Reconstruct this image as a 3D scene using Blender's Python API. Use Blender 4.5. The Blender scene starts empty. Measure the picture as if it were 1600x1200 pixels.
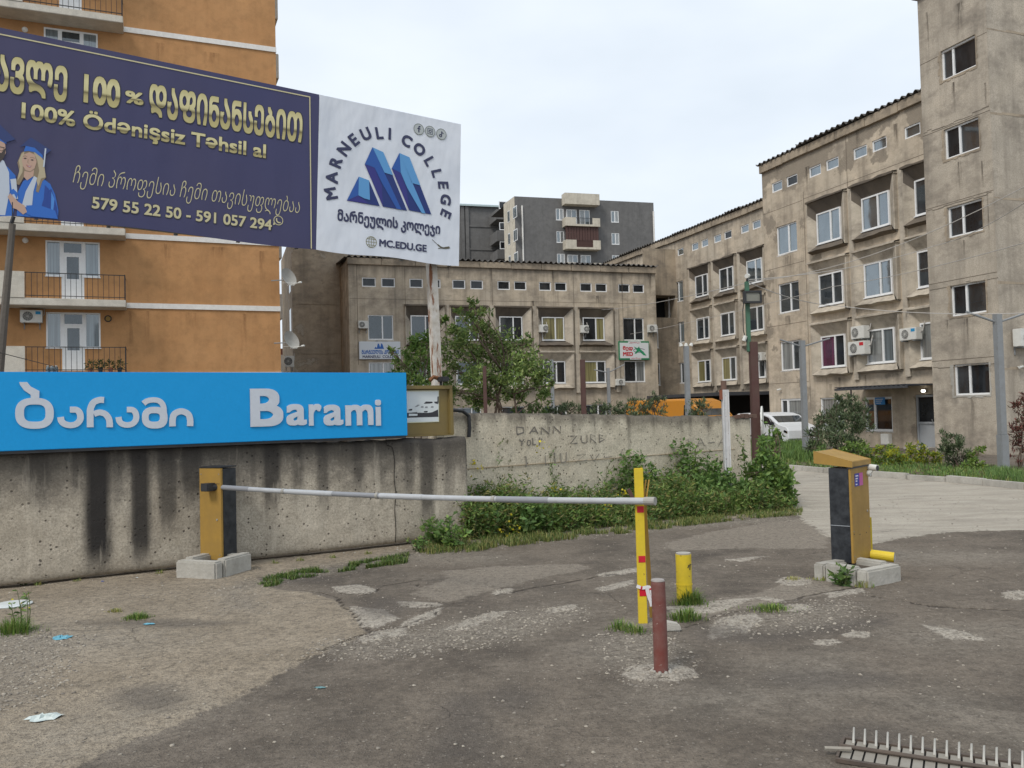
import bpy, bmesh, math, random
import numpy as np
from mathutils import Vector, Matrix

# ------------------------------------------------------------------ camera, light, exposure
SC = bpy.context.scene
FPX = 1350.0                      # focal length in photo pixels (1600 wide)
EYE = 1.75                        # height of the photographer's lens
PITCH = math.atan(43 / FPX)
ROLL = 0.025
_f = Vector((0, math.cos(PITCH), math.sin(PITCH)))
_r0 = Vector((1, 0, 0))
_u0 = _r0.cross(_f)
CR = _r0 * math.cos(ROLL) - _u0 * math.sin(ROLL)
CU = _u0 * math.cos(ROLL) + _r0 * math.sin(ROLL)
CO = Vector((0, 0, EYE))
cam_data = bpy.data.cameras.new('camera')
cam = bpy.data.objects.new('camera', cam_data)
SC.collection.objects.link(cam)
m = Matrix((CR, CU, -_f)).transposed().to_4x4()
m.translation = CO
cam.matrix_world = m
cam_data.sensor_width = 36
cam_data.lens = 36 * FPX / 1600
cam_data.clip_start = 0.05
cam_data.clip_end = 3000
SC.camera = cam

world = bpy.data.worlds.new('World')
SC.world = world
world.use_nodes = True
SUN_EL, SUN_AZ = math.radians(48), math.radians(215)
wn = world.node_tree
wn.nodes.clear()
o_ = wn.nodes.new('ShaderNodeOutputWorld')
b_ = wn.nodes.new('ShaderNodeBackground')
s_ = wn.nodes.new('ShaderNodeTexSky')
s_.sky_type = 'NISHITA'
s_.sun_disc = False
s_.sun_elevation = SUN_EL
s_.sun_rotation = SUN_AZ
s_.dust_density = 4.0
mx = wn.nodes.new('ShaderNodeMix')
mx.data_type = 'RGBA'
mx.inputs[0].default_value = 0.88
tc = wn.nodes.new('ShaderNodeTexCoord')
nz = wn.nodes.new('ShaderNodeTexNoise')
nz.inputs['Scale'].default_value = 3.4
nz.inputs['Detail'].default_value = 4
nz.inputs['Roughness'].default_value = 0.5
mp = wn.nodes.new('ShaderNodeMapping')
mp.inputs['Scale'].default_value = (1, 1, 2.4)
cr = wn.nodes.new('ShaderNodeValToRGB')
cr.color_ramp.elements[0].position = 0.3
cr.color_ramp.elements[0].color = (6.4, 7.05, 7.75, 1)
cr.color_ramp.elements[1].position = 0.72
cr.color_ramp.elements[1].color = (7.7, 8.25, 8.85, 1)
wn.links.new(tc.outputs['Generated'], mp.inputs[0])
wn.links.new(mp.outputs[0], nz.inputs['Vector'])
wn.links.new(nz.outputs['Fac'], cr.inputs[0])
wn.links.new(s_.outputs[0], mx.inputs[6])
wn.links.new(cr.outputs[0], mx.inputs[7])
wn.links.new(mx.outputs[2], b_.inputs[0])
b_.inputs[1].default_value = 0.1
wn.links.new(b_.outputs[0], o_.inputs[0])

sun_d = bpy.data.lights.new('sun', 'SUN')
sun_d.energy = 1.5
sun_d.angle = math.radians(16)
sun_d.color = (1.0, 0.95, 0.88)
sun = bpy.data.objects.new('sun', sun_d)
SC.collection.objects.link(sun)
_sd = Vector((math.sin(SUN_AZ) * math.cos(SUN_EL), math.cos(SUN_AZ) * math.cos(SUN_EL), math.sin(SUN_EL)))
sun.rotation_euler = _sd.to_track_quat('Z', 'Y').to_euler()

SC.view_settings.view_transform = 'Standard'
SC.view_settings.look = 'None'
SC.view_settings.exposure = 0.4
SC.view_settings.gamma = 1.0
SC.view_settings.use_curve_mapping = False

# ------------------------------------------------------------------ surveying: photo measurements to metres
def ray(u, v):
    return _f * FPX + CR * (u - 800) - CU * (v - 600)
def hor(x):
    return 643 - 0.025 * (x - 800)
def gz(u, v, z=0.0):
    d = ray(u, v)
    return CO + d * ((z - EYE) / d.z)
def gd(u, v, D):
    d = ray(u, v)
    return CO + d * (D / d.y)
UP = Vector((0, 0, 1))
class Frame:
    """x along the face, y into it, z up; origin on the ground unless given"""
    def __init__(s, o, x, z=UP):
        s.O = Vector(o); s.X = Vector(x).normalized()
        z = Vector(z); s.Z = (z - s.X * z.dot(s.X)).normalized()
        s.Y = s.Z.cross(s.X)
        s.M = Matrix((s.X, s.Y, s.Z)).transposed().to_4x4(); s.M.translation = s.O
    def ab(s, u, v, out=0.0):
        d = ray(u, v); o = s.O - s.Y * out
        P = CO + d * ((o - CO).dot(s.Y) / d.dot(s.Y)) - s.O
        return P.dot(s.X), P.dot(s.Z)
    def pt(s, a, b, out=0.0):
        return s.O + s.X * a + s.Z * b - s.Y * out
    def loc(s, P):
        q = Vector(P) - s.O
        return Vector((q.dot(s.X), q.dot(s.Y), q.dot(s.Z)))
def vdir(xvp, flip=False):
    d = ray(xvp, hor(xvp)); d.z = 0; d.normalize()
    return -d if flip else d
def gframe(o, xvp, flip=False):
    o = Vector(o); o.z = 0
    return Frame(o, vdir(xvp, flip))

# ------------------------------------------------------------------ objects
COL = SC.collection
def tag(o, label=None, cat=None, group=None, kind=None):
    if label: o['label'] = label
    if cat: o['category'] = cat
    if group: o['group'] = group
    if kind: o['kind'] = kind
    return o
def thing(name, label, cat, frame=None, loc=None, rz=0.0, group=None, kind=None):
    o = bpy.data.objects.new(name, None)
    COL.objects.link(o)
    o.empty_display_size = 0.3
    if frame is not None: o.matrix_world = frame.M
    else:
        o.location = loc or (0, 0, 0); o.rotation_euler = (0, 0, rz)
    return tag(o, label, cat, group, kind)
class MB:
    def __init__(s): s.v = []; s.f = []; s.m = []; s.cur = 0; s.T = None
    def add(s, vs, fs):
        n = len(s.v)
        if s.T is not None: vs = [s.T @ Vector(v) for v in vs]
        s.v += [tuple(v) for v in vs]
        s.f += [tuple(i + n for i in f) for f in fs]
        s.m += [s.cur] * len(fs)
        return s
    def box(s, x0, x1, y0, y1, z0, z1):
        if x0 > x1: x0, x1 = x1, x0
        if y0 > y1: y0, y1 = y1, y0
        if z0 > z1: z0, z1 = z1, z0
        return s.add([(x0,y0,z0),(x1,y0,z0),(x1,y1,z0),(x0,y1,z0),(x0,y0,z1),(x1,y0,z1),(x1,y1,z1),(x0,y1,z1)],
                     [(0,3,2,1),(4,5,6,7),(0,1,5,4),(1,2,6,5),(2,3,7,6),(3,0,4,7)])
    def quad(s, a, b, c, d): return s.add([a, b, c, d], [(0, 1, 2, 3)])
    def poly(s, pts): return s.add(pts, [tuple(range(len(pts)))])
    def prism(s, pts, y0, y1):
        """outline in x,z extruded along y"""
        n = len(pts)
        vs = [(p[0], y0, p[1]) for p in pts] + [(p[0], y1, p[1]) for p in pts]
        fs = [tuple(range(n)), tuple(range(2 * n - 1, n - 1, -1))]
        fs += [(i, i + n, (i + 1) % n + n, (i + 1) % n) for i in range(n)]
        return s.add(vs, fs)
    def tube(s, path, r, n=8, caps=True):
        path = [Vector(p) for p in path]
        rs = r if isinstance(r, (list, tuple)) else [r] * len(path)
        vs = []; fs = []
        a = None
        for i, p in enumerate(path):
            t = (path[min(i + 1, len(path) - 1)] - path[max(i - 1, 0)]).normalized()
            if a is None: a = t.orthogonal().normalized()
            a = (a - t * a.dot(t))
            a = a.normalized() if a.length > 1e-6 else t.orthogonal().normalized()
            b = t.cross(a)
            for k in range(n):
                q = 2 * math.pi * k / n
                vs.append(p + (a * math.cos(q) + b * math.sin(q)) * rs[i])
        for i in range(len(path) - 1):
            for k in range(n):
                k2 = (k + 1) % n
                fs.append((i * n + k, i * n + k2, (i + 1) * n + k2, (i + 1) * n + k))
        if caps:
            fs.append(tuple(range(n - 1, -1, -1))); fs.append(tuple(range((len(path) - 1) * n, len(path) * n)))
        return s.add(vs, fs)
    def disc(s, c, nrm, r, n=20):
        c = Vector(c); nrm = Vector(nrm).normalized(); a = nrm.orthogonal().normalized(); b = nrm.cross(a)
        return s.poly([c + (a * math.cos(2*math.pi*k/n) + b * math.sin(2*math.pi*k/n)) * r for k in range(n)])
    def build(s, name, mat, parent=None, bevel=0, smooth=False, label=None, tri=False):
        me = bpy.data.meshes.new(name)
        me.from_pydata(s.v, [], s.f)
        for mm in (mat if isinstance(mat, (list, tuple)) else [mat]): me.materials.append(mm)
        if any(s.m): me.polygons.foreach_set('material_index', s.m)
        if bevel or tri:
            bm = bmesh.new(); bm.from_mesh(me)
            if bevel:
                bmesh.ops.remove_doubles(bm, verts=bm.verts, dist=1e-5)
                es = [e for e in bm.edges if len(e.link_faces) == 2 and e.calc_face_angle(0) > 0.5]
                bmesh.ops.bevel(bm, geom=es, offset=bevel, segments=2, affect='EDGES', clamp_overlap=True)
            if tri: bmesh.ops.triangulate(bm, faces=bm.faces)
            bm.to_mesh(me); bm.free()
        if smooth: me.polygons.foreach_set('use_smooth', [True] * len(me.polygons))
        me.update()
        o = bpy.data.objects.new(name, me)
        COL.objects.link(o)
        if parent is not None: o.parent = parent
        if label: o['label'] = label
        return o
def npmesh(name, v, f, mat, parent=None, attr=None, smooth=False, attrs=None, face_size=3):
    """fast mesh from numpy arrays; attr = per-face colours (n,3) stored as 'tint'"""
    me = bpy.data.meshes.new(name)
    v = np.asarray(v, np.float32); f = np.asarray(f, np.int32)
    me.vertices.add(len(v)); me.vertices.foreach_set('co', v.ravel())
    n, k = f.shape
    me.loops.add(n * k); me.loops.foreach_set('vertex_index', f.ravel())
    me.polygons.add(n); me.polygons.foreach_set('loop_start', np.arange(0, n * k, k, dtype=np.int32))
    if smooth: me.polygons.foreach_set('use_smooth', np.ones(n, bool))
    me.update(calc_edges=True)
    if attr is not None:
        a = me.attributes.new('tint', 'FLOAT_COLOR', 'CORNER')
        c = np.ones((n, k, 4), np.float32); c[:, :, :3] = np.asarray(attr, np.float32)[:, None, :]
        a.data.foreach_set('color', c.ravel())
    if attrs:
        for nm, arr in attrs.items():
            a = me.attributes.new(nm, 'FLOAT_COLOR', 'POINT')
            a.data.foreach_set('color', np.asarray(arr, np.float32).ravel())
    me.materials.append(mat)
    o = bpy.data.objects.new(name, me)
    COL.objects.link(o)
    if parent is not None: o.parent = parent
    return o
def copy_tree(o, parent=None):
    c = o.copy(); COL.objects.link(c)
    if parent is not None: c.parent = parent
    for ch in list(o.children): copy_tree(ch, c)
    return c

# ------------------------------------------------------------------ materials
class NT:
    def __init__(s, name):
        s.mat = bpy.data.materials.new(name); s.mat.use_nodes = True
        s.t = s.mat.node_tree; s.t.nodes.clear()
        s.out = s.t.nodes.new('ShaderNodeOutputMaterial')
        s.b = s.t.nodes.new('ShaderNodeBsdfPrincipled')
        s.t.links.new(s.b.outputs[0], s.out.inputs[0])
        s.tc = s.t.nodes.new('ShaderNodeTexCoord')
    def link(s, a, b): s.t.links.new(a, b)
    def val(s, x, sock):
        if isinstance(x, (int, float)): sock.default_value = x
        elif isinstance(x, (tuple, list)):
            sock.default_value = tuple(x) + ((1,) if len(x) == 3 and len(sock.default_value) == 4 else ())
        else: s.link(x, sock)
    def map(s, scale=(1, 1, 1), loc=(0, 0, 0), src=None, rot=(0,0,0)):
        n = s.t.nodes.new('ShaderNodeMapping')
        n.inputs['Scale'].default_value = scale; n.inputs['Location'].default_value = loc
        n.inputs['Rotation'].default_value = rot
        s.link(src or s.tc.outputs['Object'], n.inputs[0]); return n.outputs[0]
    def noise(s, scale=5, detail=4, rough=0.55, vec=None, dist=0):
        n = s.t.nodes.new('ShaderNodeTexNoise')
        n.inputs['Scale'].default_value = scale; n.inputs['Detail'].default_value = detail
        n.inputs['Roughness'].default_value = rough; n.inputs['Distortion'].default_value = dist
        s.link(vec or s.tc.outputs['Object'], n.inputs['Vector']); return n.outputs['Fac']
    def voro(s, scale=5, feature='F1', vec=None, out='Distance', rand=1):
        n = s.t.nodes.new('ShaderNodeTexVoronoi'); n.feature = feature
        n.inputs['Scale'].default_value = scale; n.inputs['Randomness'].default_value = rand
        s.link(vec or s.tc.outputs['Object'], n.inputs['Vector']); return n.outputs[out]
    def ramp(s, fac, pts):
        n = s.t.nodes.new('ShaderNodeValToRGB'); e = n.color_ramp.elements
        while len(e) < len(pts): e.new(0.5)
        for k, (p, c) in enumerate(pts):
            e[k].position = p
            e[k].color = (c, c, c, 1) if isinstance(c, (int, float)) else tuple(c) + (1,)
        s.link(fac, n.inputs[0]); return n.outputs[0]
    def mix(s, f, a, b, mode='MIX'):
        n = s.t.nodes.new('ShaderNodeMix'); n.data_type = 'RGBA'; n.blend_type = mode
        s.val(f, n.inputs[0]); s.val(a, n.inputs[6]); s.val(b, n.inputs[7]); return n.outputs[2]
    def math(s, op, a, b=0.0, clamp=False):
        n = s.t.nodes.new('ShaderNodeMath'); n.operation = op; n.use_clamp = clamp
        s.val(a, n.inputs[0]); s.val(b, n.inputs[1]); return n.outputs[0]
    def sep(s, src=None):
        n = s.t.nodes.new('ShaderNodeSeparateXYZ'); s.link(src or s.tc.outputs['Object'], n.inputs[0]); return n.outputs
    def attr(s, name):
        n = s.t.nodes.new('ShaderNodeAttribute'); n.attribute_name = name; return n
    def bump(s, h, strength=0.4, dist=0.02, prev=None):
        n = s.t.nodes.new('ShaderNodeBump'); n.inputs['Strength'].default_value = strength
        n.inputs['Distance'].default_value = dist; s.link(h, n.inputs['Height'])
        if prev: s.link(prev, n.inputs['Normal'])
        s.link(n.outputs[0], s.b.inputs['Normal']); return n.outputs[0]
    def fin(s, col, rough=0.85, metal=0.0, spec=0.4):
        s.val(col, s.b.inputs['Base Color']); s.val(rough, s.b.inputs['Roughness'])
        s.val(metal, s.b.inputs['Metallic']); s.b.inputs['Specular IOR Level'].default_value = spec
        return s.mat
def mul(c, k): return tuple(x * k for x in c)

def m_paint(name, c, rough=0.5, dirt=0.25, metal=0.0, dirtc=(0.12, 0.1, 0.08), scale=6, chips=None):
    n = NT(name)
    a = n.noise(scale, 6, 0.65)
    col = n.mix(n.ramp(a, [(0.35, 0), (0.75, dirt)]), mul(c, 1.0), dirtc)
    b = n.noise(scale * 5, 3, 0.6)
    col = n.mix(n.ramp(b, [(0.4, 0), (0.8, 0.25)]), col, mul(c, 0.75))
    if chips:
        ch = n.noise(scale * 3.1, 8, 0.7)
        col = n.mix(n.ramp(ch, [(0.63, 0), (0.66, 1)]), col, chips)
    n.bump(b, 0.15, 0.004)
    return n.fin(col, n.ramp(a, [(0.3, rough), (0.8, min(1, rough + 0.25))]), metal)

def m_concrete(name, c, c2, dark=(0.06, 0.052, 0.045), streak=0.5, stain=0.5, peel=None, grain=1.0, top=None, lines=0.0, peel_top=None):
    """c main, c2 second tone; vertical run-off streaks, blotches; peel = colour where render has come off"""
    n = NT(name)
    big = n.noise(0.35, 5, 0.6)
    col = n.mix(n.ramp(big, [(0.35, 0), (0.65, 1)]), c, c2)
    mid = n.noise(1.7, 8, 0.68)
    col = n.mix(n.ramp(mid, [(0.44, 0), (0.68, 0.65)]), col, mul(c, 0.6))
    lb = n.noise(0.9, 7, 0.65, vec=n.map((1, 1, 1), (21, 3, 8)))
    col = n.mix(n.ramp(lb, [(0.54, 0), (0.66, 0.5)]), col, mul(c2, 1.3))
    md2 = n.noise(4.3, 6, 0.7)
    col = n.mix(n.ramp(md2, [(0.5, 0), (0.72, 0.35)]), col, mul(c2, 1.25))
    if streak:
        st = n.noise(1.0, 5, 0.6, vec=n.map((2.2, 2.2, 0.16)))
        st2 = n.noise(1.0, 4, 0.6, vec=n.map((7, 7, 0.35), (3, 1, 2)))
        f = n.math('MULTIPLY', n.ramp(st, [(0.46, 0), (0.7, 1)]), n.ramp(st2, [(0.3, 0.35), (0.7, 1)]))
        col = n.mix(n.math('MULTIPLY', f, streak), col, dark)
    if stain:
        s2 = n.noise(0.8, 9, 0.75, vec=n.map((1, 1, 1.6), (7, 3, 9)))
        col = n.mix(n.ramp(s2, [(0.47, 0), (0.66, min(1, stain * 1.1))]), col, mul(dark, 2.0))
    if peel:
        p = n.noise(0.55, 7, 0.6, vec=n.map((1, 1, 1), (13, 5, 1)))
        if peel_top:
            zz = n.sep()[2]
            p = n.math('ADD', p, n.ramp(n.math('MULTIPLY', n.math('SUBTRACT', zz, peel_top), 0.6), [(0.0, 0), (1.0, 0.17)]))
        pm = n.ramp(p, [(0.595, 0), (0.61, 1)])
        bt = n.t.nodes.new('ShaderNodeTexBrick'); bt.inputs['Scale'].default_value = 4.5; bt.inputs['Mortar Size'].default_value = 0.03
        bt.inputs['Color1'].default_value = tuple(mul(peel, 0.9)) + (1,); bt.inputs['Color2'].default_value = tuple(mul(peel, 1.15)) + (1,); bt.inputs['Mortar'].default_value = tuple(mul(peel, 0.55)) + (1,)
        n.link(n.map((1, 1, 1), rot=(math.pi / 2, 0, 0)), bt.inputs['Vector'])
        pc = n.mix(n.ramp(n.noise(2.2, 6, 0.7), [(0.4, 0.2), (0.6, 0.9)]), bt.outputs[0], peel)
        col = n.mix(pm, col, pc)
        edge = n.ramp(p, [(0.585, 0), (0.597, 0.6), (0.61, 0)])
        col = n.mix(edge, col, mul(c2, 0.45))
    if top is not None:
        z = n.sep()[2]
        g = n.noise(1.0, 5, 0.6, vec=n.map((3, 3, 0.5), (2, 2, 2)))
        d = n.math('SUBTRACT', z, n.math('MULTIPLY', n.math('SUBTRACT', g, 0.42), -1.6))
        tf = n.ramp(n.math('MULTIPLY', n.math('SUBTRACT', d, top - 0.25), 1.4), [(0.0, 0), (0.9, 0.55)])
        col = n.mix(tf, col, mul(dark, 1.3))
    fg = n.noise(28, 4, 0.7)
    col = n.mix(n.ramp(fg, [(0.35, 0.3 * grain), (0.6, 0)]), col, mul(c, 0.5))
    if lines:
        v = n.voro(0.45, 'DISTANCE_TO_EDGE', vec=n.mix(0.25, n.map((1, 1, 1)), n.map((1,1,1), src=None)))
        col = n.mix(n.ramp(v, [(0.002, lines), (0.008, 0)]), col, mul(c, 0.25))
    h = n.math('ADD', n.math('MULTIPLY', mid, 1.5), n.math('MULTIPLY', fg, 0.5))
    n.bump(h, 0.5, 0.02)
    return n.fin(col, 0.92, 0, 0.2)

def m_glass(name, c=(0.02, 0.023, 0.026), rough=0.03, tint=(0.62, 0.68, 0.72), mirror=0.35, wav=True):
    """window glass seen from outside by day: mostly mirror over a dim room"""
    n = NT(name)
    g = n.noise(2.5, 5, 0.6, vec=n.map((1, 1, 0.4)))
    n.fin(n.mix(n.ramp(g, [(0.3, 0), (0.7, 1)]), mul(c, 0.5), mul(c, 1.5)), rough, 0, 0.4)
    n.b.inputs['IOR'].default_value = 1.45
    gl = n.t.nodes.new('ShaderNodeBsdfGlossy'); gl.inputs['Roughness'].default_value = rough
    gl.inputs[0].default_value = tint + (1,)
    ms = n.t.nodes.new('ShaderNodeMixShader')
    lw = n.t.nodes.new('ShaderNodeLayerWeight'); lw.inputs[0].default_value = 0.35
    n.link(n.math('MULTIPLY', n.math('ADD', lw.outputs['Fresnel'], 0.35), mirror), ms.inputs[0])
    n.link(n.b.outputs[0], ms.inputs[1]); n.link(gl.outputs[0], ms.inputs[2]); n.link(ms.outputs[0], n.out.inputs[0])
    if wav:
        w = n.noise(0.9, 2, 0.5); bp = n.bump(w, 0.12, 0.02); n.link(bp, gl.inputs['Normal'])
    return n.mat
def m_curtain(name, c, vert=True, mirror=0.25):
    n = NT(name)
    x = n.sep()
    w = n.noise(1.0, 3, 0.5, vec=n.map((16, 16, 0.4) if vert else (0.3, 0.3, 20)))
    n.fin(n.mix(n.ramp(w, [(0.35, 0), (0.65, 1)]), mul(c, 0.45), c), 0.15, 0, 0.8)
    gl = n.t.nodes.new('ShaderNodeBsdfGlossy'); gl.inputs['Roughness'].default_value = 0.04
    gl.inputs[0].default_value = (0.7, 0.75, 0.78, 1)
    ms = n.t.nodes.new('ShaderNodeMixShader')
    lw = n.t.nodes.new('ShaderNodeLayerWeight'); lw.inputs[0].default_value = 0.3
    n.link(n.math('MULTIPLY', n.math('ADD', lw.outputs['Fresnel'], 0.3), mirror), ms.inputs[0])
    n.link(n.b.outputs[0], ms.inputs[1]); n.link(gl.outputs[0], ms.inputs[2]); n.link(ms.outputs[0], n.out.inputs[0])
    return n.mat
def m_flat(name, c, rough=0.6, metal=0, spec=0.4): 
    n = NT(name); return n.fin(c, rough, metal, spec)
def m_foliage(name, rough=0.55, base=None):
    n = NT(name)
    t = n.attr('tint').outputs['Color'] if base is None else None
    c = t if t is not None else base
    g = n.noise(30, 2, 0.5)
    col = n.mix(n.ramp(g, [(0.3, 0.25), (0.7, 0)]), c, (0.02, 0.03, 0.01)) 
    n.fin(col, rough, 0, 0.35)
    tr = n.t.nodes.new('ShaderNodeBsdfTranslucent'); n.link(col, tr.inputs[0])
    ms = n.t.nodes.new('ShaderNodeMixShader'); ms.inputs[0].default_value = 0.3
    n.link(n.b.outputs[0], ms.inputs[1]); n.link(tr.outputs[0], ms.inputs[2]); n.link(ms.outputs[0], n.out.inputs[0])
    return n.mat

TAN = (0.6, 0.505, 0.385); TAN2 = (0.48, 0.425, 0.345)
M = {}
M['facade'] = m_concrete('weathered_tan_render', TAN, TAN2, streak=0.6, stain=0.5, top=12.2)
M['facade_low'] = m_concrete('weathered_tan_render_low', (0.6, 0.505, 0.38), (0.47, 0.41, 0.33), streak=0.65, stain=0.5, top=9.8)
M['facade_peel'] = m_concrete('peeling_tan_render', TAN, (0.5, 0.435, 0.345), streak=0.5, stain=0.45, peel=(0.28, 0.24, 0.19), top=12.9, peel_top=10.9)
M['tower'] = m_concrete('grey_tan_tower_render', (0.34, 0.295, 0.235), (0.29, 0.27, 0.235), streak=0.3, stain=0.35, peel=None, grain=1.8)
M['surround'] = m_concrete('stained_surround_concrete', (0.58, 0.51, 0.41), (0.46, 0.41, 0.335), streak=0.4, stain=0.55)
M['cornice'] = m_concrete('cornice_concrete', (0.46, 0.38, 0.28), (0.36, 0.3, 0.23), streak=0.6, stain=0.6)
M['roofsheet'] = m_concrete('grey_corrugated_sheet', (0.13, 0.12, 0.11), (0.09, 0.085, 0.08), streak=0, stain=0.3)
M['upvc'] = m_paint('white_window_plastic', (0.78, 0.79, 0.79), 0.35, 0.12)
M['glass'] = m_glass('window_glass', (0.035, 0.042, 0.048), mirror=0.28)
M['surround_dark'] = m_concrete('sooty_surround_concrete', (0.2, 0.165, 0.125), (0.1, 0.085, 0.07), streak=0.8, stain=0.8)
M['glass_sky'] = m_glass('window_glass_reflecting', (0.08, 0.1, 0.11), mirror=0.75)
M['glass_dark'] = m_glass('window_glass_dark', (0.02, 0.022, 0.025), mirror=0.05)
M['cur_white'] = m_curtain('window_with_pale_curtain', (0.3, 0.31, 0.3))
M['cur_yellow'] = m_curtain('window_with_ochre_blind', (0.3, 0.27, 0.12), vert=True)
M['cur_purple'] = m_curtain('window_with_purple_curtain', (0.11, 0.02, 0.06))
M['cur_blue'] = m_curtain('window_with_bluish_curtain', (0.16, 0.2, 0.22), mirror=0.4)
M['opening_shade'] = m_flat('painted_opening_shade', (0.012, 0.011, 0.01), 0.9)  # near-black colour painted in for the shade inside openings
M['steel_grey'] = m_paint('grey_painted_steel', (0.24, 0.255, 0.265), 0.5, 0.3)
M['black_metal'] = m_paint('black_metal', (0.02, 0.021, 0.024), 0.42, 0.3, dirtc=(0.09, 0.09, 0.09))
M['brown_metal'] = m_paint('brown_painted_metal', (0.075, 0.032, 0.027), 0.55, 0.35)
M['white_plastic'] = m_paint('off_white_plastic', (0.66, 0.66, 0.62), 0.45, 0.2)
M['grille'] = m_flat('dark_grille', (0.05, 0.05, 0.05), 0.5)
M['canopy'] = m_paint('dark_grey_canopy_sheet', (0.045, 0.05, 0.06), 0.5, 0.3)
M['green_pole'] = m_paint('green_painted_pole', (0.05, 0.15, 0.095), 0.5, 0.4)
M['wire'] = m_flat('pale_cable', (0.42, 0.4, 0.37), 0.7)
M['wire_dark'] = m_flat('dark_cable', (0.05, 0.05, 0.05), 0.7)
M['orange'] = m_concrete('orange_render', (0.5, 0.275, 0.125), (0.43, 0.23, 0.1), dark=(0.25, 0.12, 0.05), streak=0.3, stain=0.16, grain=0.5)
M['white_band'] = m_paint('white_plaster_band', (0.74, 0.72, 0.68), 0.8, 0.2)
M['white_slab'] = m_concrete('weathered_white_balcony', (0.62, 0.59, 0.52), (0.55, 0.51, 0.44), dark=(0.25, 0.22, 0.17), streak=0.3, stain=0.25)
M['soffit'] = m_concrete('grey_slab_underside', (0.33, 0.31, 0.29), (0.28, 0.26, 0.24), streak=0, stain=0.2)
M['leaf'] = m_foliage('leaves')
M['bark'] = m_concrete('bark', (0.17, 0.12, 0.09), (0.12, 0.09, 0.07), streak=0.3, stain=0.3)
M['grey_flat'] = m_concrete('dark_grey_render', (0.17, 0.167, 0.162), (0.14, 0.138, 0.136), dark=(0.06, 0.06, 0.06), streak=0.3, stain=0.15, grain=0.4)
M['cream_flat'] = m_concrete('cream_render', (0.6, 0.55, 0.45), (0.52, 0.48, 0.4), dark=(0.2, 0.18, 0.15), streak=0.4, stain=0.15, grain=0.4)
M['gold_panel'] = m_paint('ochre_painted_steel', (0.36, 0.215, 0.045), 0.42, 0.45, dirtc=(0.15, 0.1, 0.04), scale=4)
M['kerb'] = m_concrete('pale_kerb_concrete', (0.5, 0.48, 0.43), (0.42, 0.4, 0.36), dark=(0.12, 0.11, 0.09), streak=0.5, stain=0.5)
M['yellow'] = m_paint('yellow_road_paint', (0.68, 0.5, 0.025), 0.5, 0.3, chips=(0.2, 0.1, 0.03), dirtc=(0.2, 0.14, 0.05), scale=7)
# ------------------------------------------------------------------ ground
def px_poly(pts, z=0.0): return np.array([tuple(gz(u, v, z))[:2] for u, v in pts])
def sdf(P, poly):
    """signed distance, positive inside"""
    d = np.full(len(P), 1e9); inside = np.zeros(len(P), bool)
    n = len(poly)
    for i in range(n):
        a = poly[i]; b = poly[(i + 1) % n]; e = b - a; w = P - a
        t = np.clip((w @ e) / (e @ e + 1e-12), 0, 1)
        q = w - t[:, None] * e
        d = np.minimum(d, (q * q).sum(1))
        c = ((a[1] <= P[:, 1]) & (b[1] > P[:, 1])) | ((b[1] <= P[:, 1]) & (a[1] > P[:, 1]))
        with np.errstate(divide='ignore', invalid='ignore'):
            xi = a[0] + (P[:, 1] - a[1]) * e[0] / (e[1] if abs(e[1]) > 1e-12 else 1e-12)
        inside ^= c & (P[:, 0] < xi)
    return np.sqrt(d) * np.where(inside, 1, -1)
def ell(cx, cy, rx, ry, n=18):
    return [(cx + rx * math.cos(2*math.pi*k/n), cy + ry * math.sin(2*math.pi*k/n)) for k in range(n)]
def grow(P, polys, soft):
    """0..1 field, 0.5 on the outline; soft = half width in metres"""
    r = np.full(len(P), -1e9)
    for p in polys: r = np.maximum(r, sdf(P, px_poly(p)))
    return np.clip(0.5 + r / (2 * soft), 0, 1)
DIRT = [[(-500,1500),(-100,1290),(100,1212),(180,1166),(290,1125),(400,1075),(470,1035),(540,1008),(572,990),(562,972),(548,955),(528,940),(480,926),(430,922),(400,905),(470,893),(560,882),(640,860),(760,850),(900,826),(1100,812),(1260,806),(1260,780),(400,780),(-900,880)]]
TANP = [[(655,920),(700,905),(690,892),(780,884),(905,880),(925,888),(850,902),(770,925),(700,942),(640,930)],
        [(1035,850),(1100,832),(1190,818),(1250,812),(1300,835),(1290,858),(1180,856),(1050,862)],
        [(1050,955),(1110,938),(1180,925),(1262,902),(1350,915),(1300,928),(1200,944),(1130,958),(1065,972),(1050,985),(960,985),(965,968)]]
WHITE = [[(547,948),(600,954),(624,968),(590,982),(566,980),(556,962)],[(518,917),(560,914),(590,921),(575,928),(532,926)],
         [(640,967),(690,949),(684,960),(652,978),(625,980)],[(560,996),(600,985),(634,983),(636,992),(568,1006)],
         [(690,986),(760,958),(800,955),(770,968),(730,986)],[(860,950),(900,945),(905,952),(850,960)],[(620,940),(690,944),(680,950),(630,950)],
         [(770,925),(800,920),(798,928),(772,930)],[(930,898),(1000,886),(1000,892),(940,902)],
         ell(1030,1052,58,13),[(1184,931),(1230,938),(1228,942),(1190,936)],[(1290,926),(1345,918),(1350,924),(1300,934)],
         ell(1240,908,26,7),[(1105,985),(1130,965),(1180,958),(1190,968),(1160,990),(1110,998)],ell(1245,950,22,6),
         [(1040,948),(1060,946),(1150,935),(1180,934),(1130,952),(1060,962)],ell(1292,1002,20,5),ell(1340,990,22,5),
         [(1440,975),(1500,985),(1545,1000),(1480,996)],ell(1590,930,25,7),[(1130,875),(1200,868),(1160,878)],[(930,920),(990,905),(990,912),(940,926)]]
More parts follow.
